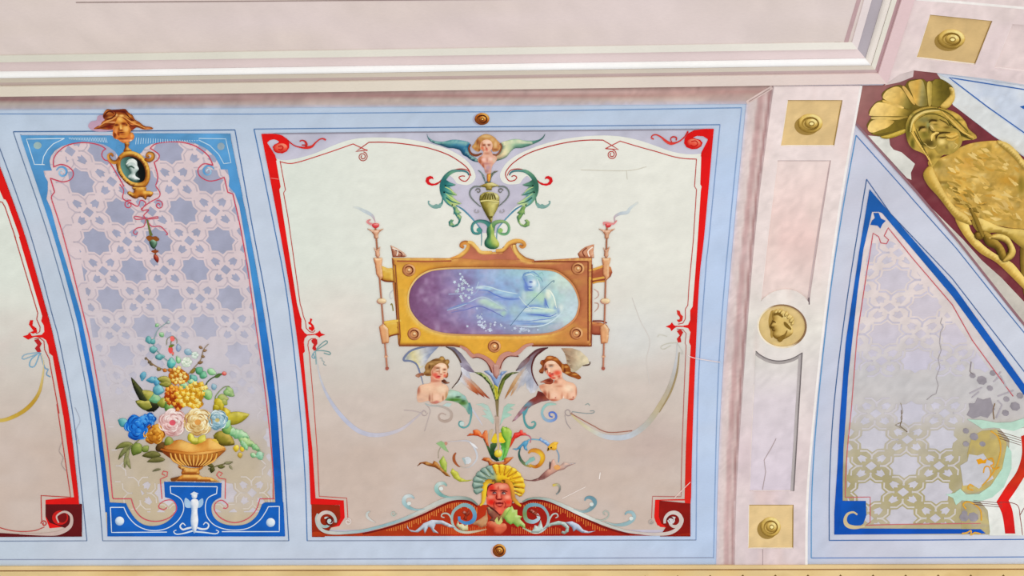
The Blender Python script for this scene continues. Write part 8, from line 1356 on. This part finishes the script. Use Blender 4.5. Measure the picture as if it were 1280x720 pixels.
fm = paint(mk, 'face', W4, ((125, 200), (170, 132), (260, 106), (380, 106), (462, 132), (502, 185), (515, 280), (532, 380), (520, 462), (450, 512), (404, 552), (372, 604), (330, 645), (288, 612), (240, 562), (170, 522), (115, 452), (108, 350), (116, 260)), (230, 100, 74),
    [(360, 160, 100, 40, (250, 166, 136)), (300, 190, 12, 30, (206, 80, 60)), (185, 185, 46, 50, (222, 48, 34)), (220, 232, 54, 13, (120, 24, 20)), (235, 270, 34, 17, (150, 108, 106)), (248, 264, 10, 9, (206, 196, 194)), (225, 264, 10, 9, (70, 50, 56)), (228, 292, 34, 6, (160, 50, 44)), (380, 234, 52, 11, (140, 60, 48)), (386, 274, 36, 19, (128, 108, 106)), (400, 276, 11, 11, (226, 220, 212)), (376, 268, 9, 10, (66, 56, 62)), (390, 298, 36, 6, (176, 84, 70)), (316, 300, 16, 50, (252, 150, 120)), (322, 346, 26, 13, (246, 130, 104)), (274, 330, 11, 42, (166, 36, 28)), (352, 330, 8, 34, (196, 70, 54)), (322, 372, 34, 7, (106, 18, 16)), (178, 335, 44, 30, (244, 150, 126)), (190, 420, 54, 40, (222, 32, 20)), (450, 335, 44, 32, (252, 162, 136)), (462, 420, 50, 30, (234, 60, 40)), (310, 402, 56, 13, (232, 120, 108)), (265, 440, 14, 24, (150, 30, 26)), (372, 440, 14, 24, (160, 40, 34)), (320, 442, 40, 12, (112, 10, 16)), (326, 466, 26, 8, (248, 120, 110)), (326, 492, 34, 8, (180, 40, 34)), (332, 560, 40, 32, (244, 104, 84)), (180, 525, 70, 26, (126, 56, 46)), (440, 500, 50, 16, (196, 60, 46)), (330, 628, 24, 14, (156, 34, 26))], 9, H=6, R=8)
km = crop(*W4)
for q, wds, c in ((((120, 330), (112, 250), (150, 150), (250, 108)), [.6, 1.4, .6], (110, 20, 16)), (((505, 190), (518, 280), (532, 380), (520, 460)), [.6, 1.4, .6], (130, 24, 18)), (((170, 225), (220, 232), (275, 225)), [.6, 1.6, .6], (110, 22, 18)), (((345, 222), (390, 226), (450, 250)), [.6, 1.4, .6], (120, 40, 32)), (((205, 268), (238, 252), (272, 272)), [.5, 1.2, .5], (70, 30, 34)), (((355, 270), (388, 250), (425, 280)), [.5, 1.2, .5], (80, 46, 46)), (((270, 300), (262, 350), (290, 378), (350, 376), (362, 350)), [.5, 1.2, 1.2, .5], (140, 28, 22)), (((262, 440), (320, 428), (380, 442)), [.6, 1.5, .6], (110, 12, 14)), (((270, 470), (322, 486), (372, 468)), [.5, 1.1, .5], (150, 30, 26)), (((250, 400), (225, 450), (240, 520)), [.5, 1.2, .5], (160, 24, 18)), (((390, 400), (420, 450), (400, 520)), [.5, 1.2, .5], (176, 40, 30)), (((120, 460), (190, 520), (260, 570), (330, 640)), [.6, 1.8, 1.8, .8], (90, 30, 26))):
    part(fm, 'face_line', [stroke(km(*q), wds, c, 12)])
part(mk, 'hair_band', [stroke(k17((350, 195), (310, 185), (282, 205), (272, 260), (268, 310), (258, 350), (240, 365)), [4, 5.4, 6, 6.4, 6, 4.6, 2], [(190, 130, 40), (244, 206, 50), (240, 200, 50), (236, 196, 60)], 14, H=4, edge=(170, 110, 20)), stroke(k17((400, 190), (440, 185), (470, 210), (485, 260), (490, 310), (515, 345), (548, 372)), [4, 5.4, 5.4, 5, 5, 4.6, 2], [(214, 140, 40), (236, 170, 50), (206, 140, 60), (240, 190, 50)], 14, H=4, edge=(160, 80, 20)), stroke(k17((330, 185), (350, 178), (355, 192)), [1.5, 2.4, 1.5], (120, 84, 40), 19), stroke(k17((405, 180), (425, 182), (420, 196)), [1.5, 2.4, 1.5], (120, 74, 20), 19)])

# ------------------------------------------------------------------ scrollwork on the pediment
def vine(label, parts_):
    t = thing('leaf_scroll', label, 'scroll ornament', parts_[0][1][0])
    for nm, q, wds, cols in parts_:
        if wds is None: part(t, nm, [fill(q, cols, 8, res=2, H=2.5, R=3.4, sh=tuple(np.clip(np.array(cols) * f_ + a_, 0, 255) for f_, a_ in ((.6, 0), (.5, 127))))])
        else: part(t, nm, [stroke(q, wds, cols, 7.4, H=2)])
    return t
vine('grey blue leaf scroll on the pediment left of the red mask', [
    ('spiral', k17((290, 545), (220, 560), (130, 570), (60, 545), (30, 480), (45, 410), (110, 365), (170, 380), (200, 430), (190, 480), (140, 500), (90, 480), (85, 450)), [1.4, 2.4, 3, 3, 3, 3, 3.6, 4.4, 5, 5, 5, 4, 3], [(200, 150, 110), (206, 196, 170), (190, 204, 190), (150, 180, 176), (146, 180, 176), (120, 170, 190), (70, 130, 190), (96, 150, 200)]),
    ('bud', k17((115, 470), (130, 440), (105, 420), (120, 405), (140, 420), (160, 400), (165, 430), (145, 450), (140, 480)), None, (150, 40, 16)),
    ('leaf', k17((60, 520), (75, 480), (85, 510), (110, 505), (125, 520), (150, 510), (150, 555), (110, 560)), None, (216, 206, 150)),
    ('tendril', k18((1090, 390), (1070, 330), (1045, 300), (1010, 300), (1000, 320), (1022, 328)), [1.2, 2, 2, 1.8, 1.6, 1.2], (186, 192, 180)),
    ('leaf', k18((750, 380), (765, 415), (810, 425), (845, 395), (870, 370), (930, 345), (1010, 350), (1070, 380), (1110, 405), (1060, 400), (1000, 375), (960, 375), (945, 410), (980, 442), (940, 435), (920, 400), (905, 395), (880, 445), (868, 410), (830, 436), (780, 432), (752, 405)), None, (196, 206, 220))])
vine('grey blue leaf scroll on the pediment right of the red mask', [
    ('spiral', k17((560, 535), (640, 570), (700, 560), (745, 510), (750, 440), (710, 380), (650, 362), (595, 375), (575, 420), (590, 475), (640, 490), (680, 465), (665, 430)), [1.4, 2.4, 3, 3.4, 3, 3, 3.4, 4.4, 5, 5, 5, 4.4, 3], [(170, 180, 140), (196, 210, 200), (190, 204, 206), (150, 180, 180), (130, 170, 180), (110, 160, 180), (120, 150, 90), (160, 190, 206), (206, 220, 226)]),
    ('bud', k17((600, 410), (625, 395), (650, 410), (670, 395), (665, 425), (690, 450), (660, 445), (630, 425)), None, (150, 40, 16)),
    ('leaf', k17((620, 570), (640, 545), (650, 515), (675, 525), (695, 475), (705, 510), (715, 545), (680, 572)), None, (196, 214, 206)),
    ('tendril', k19((150, 395), (155, 345), (180, 305), (208, 300), (218, 320), (200, 330)), [1.2, 2, 2, 1.8, 1.6, 1.2], (186, 196, 190)),
    ('leaf', k19((105, 415), (160, 370), (220, 352), (270, 362), (298, 395), (295, 430), (265, 450), (240, 440), (248, 425), (268, 430), (275, 405), (240, 380), (180, 385)), None, (176, 200, 190)),
    ('leaf', k19((270, 362), (320, 355), (370, 380), (400, 415), (440, 430), (490, 425), (440, 442), (390, 438), (350, 415), (330, 430), (320, 400)), None, (176, 190, 216))])
def curlet(label, q, wds, cols, tip=None):
    solo('curl_scroll', [stroke(q, wds, cols, 7, H=1.5)] + ([fill(ell(*tip, 2.6, 2.4, 0, 12), (226, 234, 230), 7.4, res=2, H=1)] if tip else []), label, 'scroll ornament')
curlet('teal and white curl nearest the red mask on the left slope of the pediment', k18((1110, 182), (1050, 180), (1000, 165), (968, 135), (965, 105), (985, 82), (1020, 80), (1038, 98)), [1.2, 1.6, 2.4, 4.4, 5, 5, 4, 1.6], [(170, 190, 184), (150, 190, 184), (120, 170, 166), (150, 196, 190), (206, 220, 214), (130, 176, 170)], k18((998, 118))[0])
curlet('blue grey curl midway up the left slope of the pediment', k18((880, 265), (820, 272), (770, 258), (735, 230), (728, 200), (745, 175), (780, 172), (802, 190)), [1.2, 1.6, 2.4, 4.4, 5, 5, 4, 1.6], [(170, 190, 190), (160, 190, 194), (140, 180, 184), (170, 200, 204), (220, 228, 228), (160, 190, 196)], k18((765, 225))[0])
curlet('faint white curl low on the left slope of the pediment', k18((520, 365), (485, 345), (460, 320), (462, 295), (480, 285)), [1, 2, 3, 3, 1.2], [(206, 200, 194), (214, 214, 210), (190, 200, 196)])
curlet('faint small ring curl beside the blue grey curl', spiral(*k18((652, 300))[0], 3.6, 1.2, 0, 1.3, 16), [1, 1.2, 1], (190, 200, 190))
curlet('pale ring curl at the inner foot of the left corner block', spiral(*k18((322, 358))[0], 4, 1.4, -90, 1.3, 16), [1.2, 1.6, 1.2], (226, 214, 208))
curlet('steel blue curl midway down the right slope of the pediment', k19((330, 265), (390, 285), (440, 275), (478, 240), (485, 210), (460, 185), (425, 185), (412, 205)), [1, 1.8, 3, 4.6, 5, 5, 3.6, 1.4], [(190, 200, 196), (150, 176, 180), (120, 156, 166), (110, 150, 166), (120, 160, 176)], k19((462, 232))[0])
curlet('pale blue curl low on the right slope of the pediment', k19((560, 360), (640, 382), (710, 375), (755, 350), (772, 320), (755, 292), (720, 290), (705, 308)), [1, 1.6, 3, 4.4, 4.6, 4.4, 3.4, 1.4], [(190, 200, 190), (150, 180, 184), (150, 184, 190), (170, 200, 206), (130, 170, 180)], k19((750, 335))[0])
curlet('thin tendril curl between the two right curls of the pediment', k19((490, 340), (540, 348), (580, 325), (585, 295), (562, 280), (545, 295), (560, 310)), [.8, 1.2, 1.4, 1.4, 1.4, 1.2, .8], (180, 190, 180))
curlet('flaked yellow and grey curl right of the red mask', k19((205, 160), (225, 140), (232, 110), (215, 90), (180, 95)), [1.5, 2, 2.4, 3, 2.4], [(140, 150, 150), (120, 120, 116), (176, 176, 160), (226, 196, 70)])
curlet('pale ring curl at the inner foot of the right corner block', spiral(*k19((893, 360))[0], 3.4, 1.2, 0, 1.3, 16), [1, 1.4, 1], (190, 180, 174))

for o in bpy.data.objects:
    if '_o' in o: del o['_o']
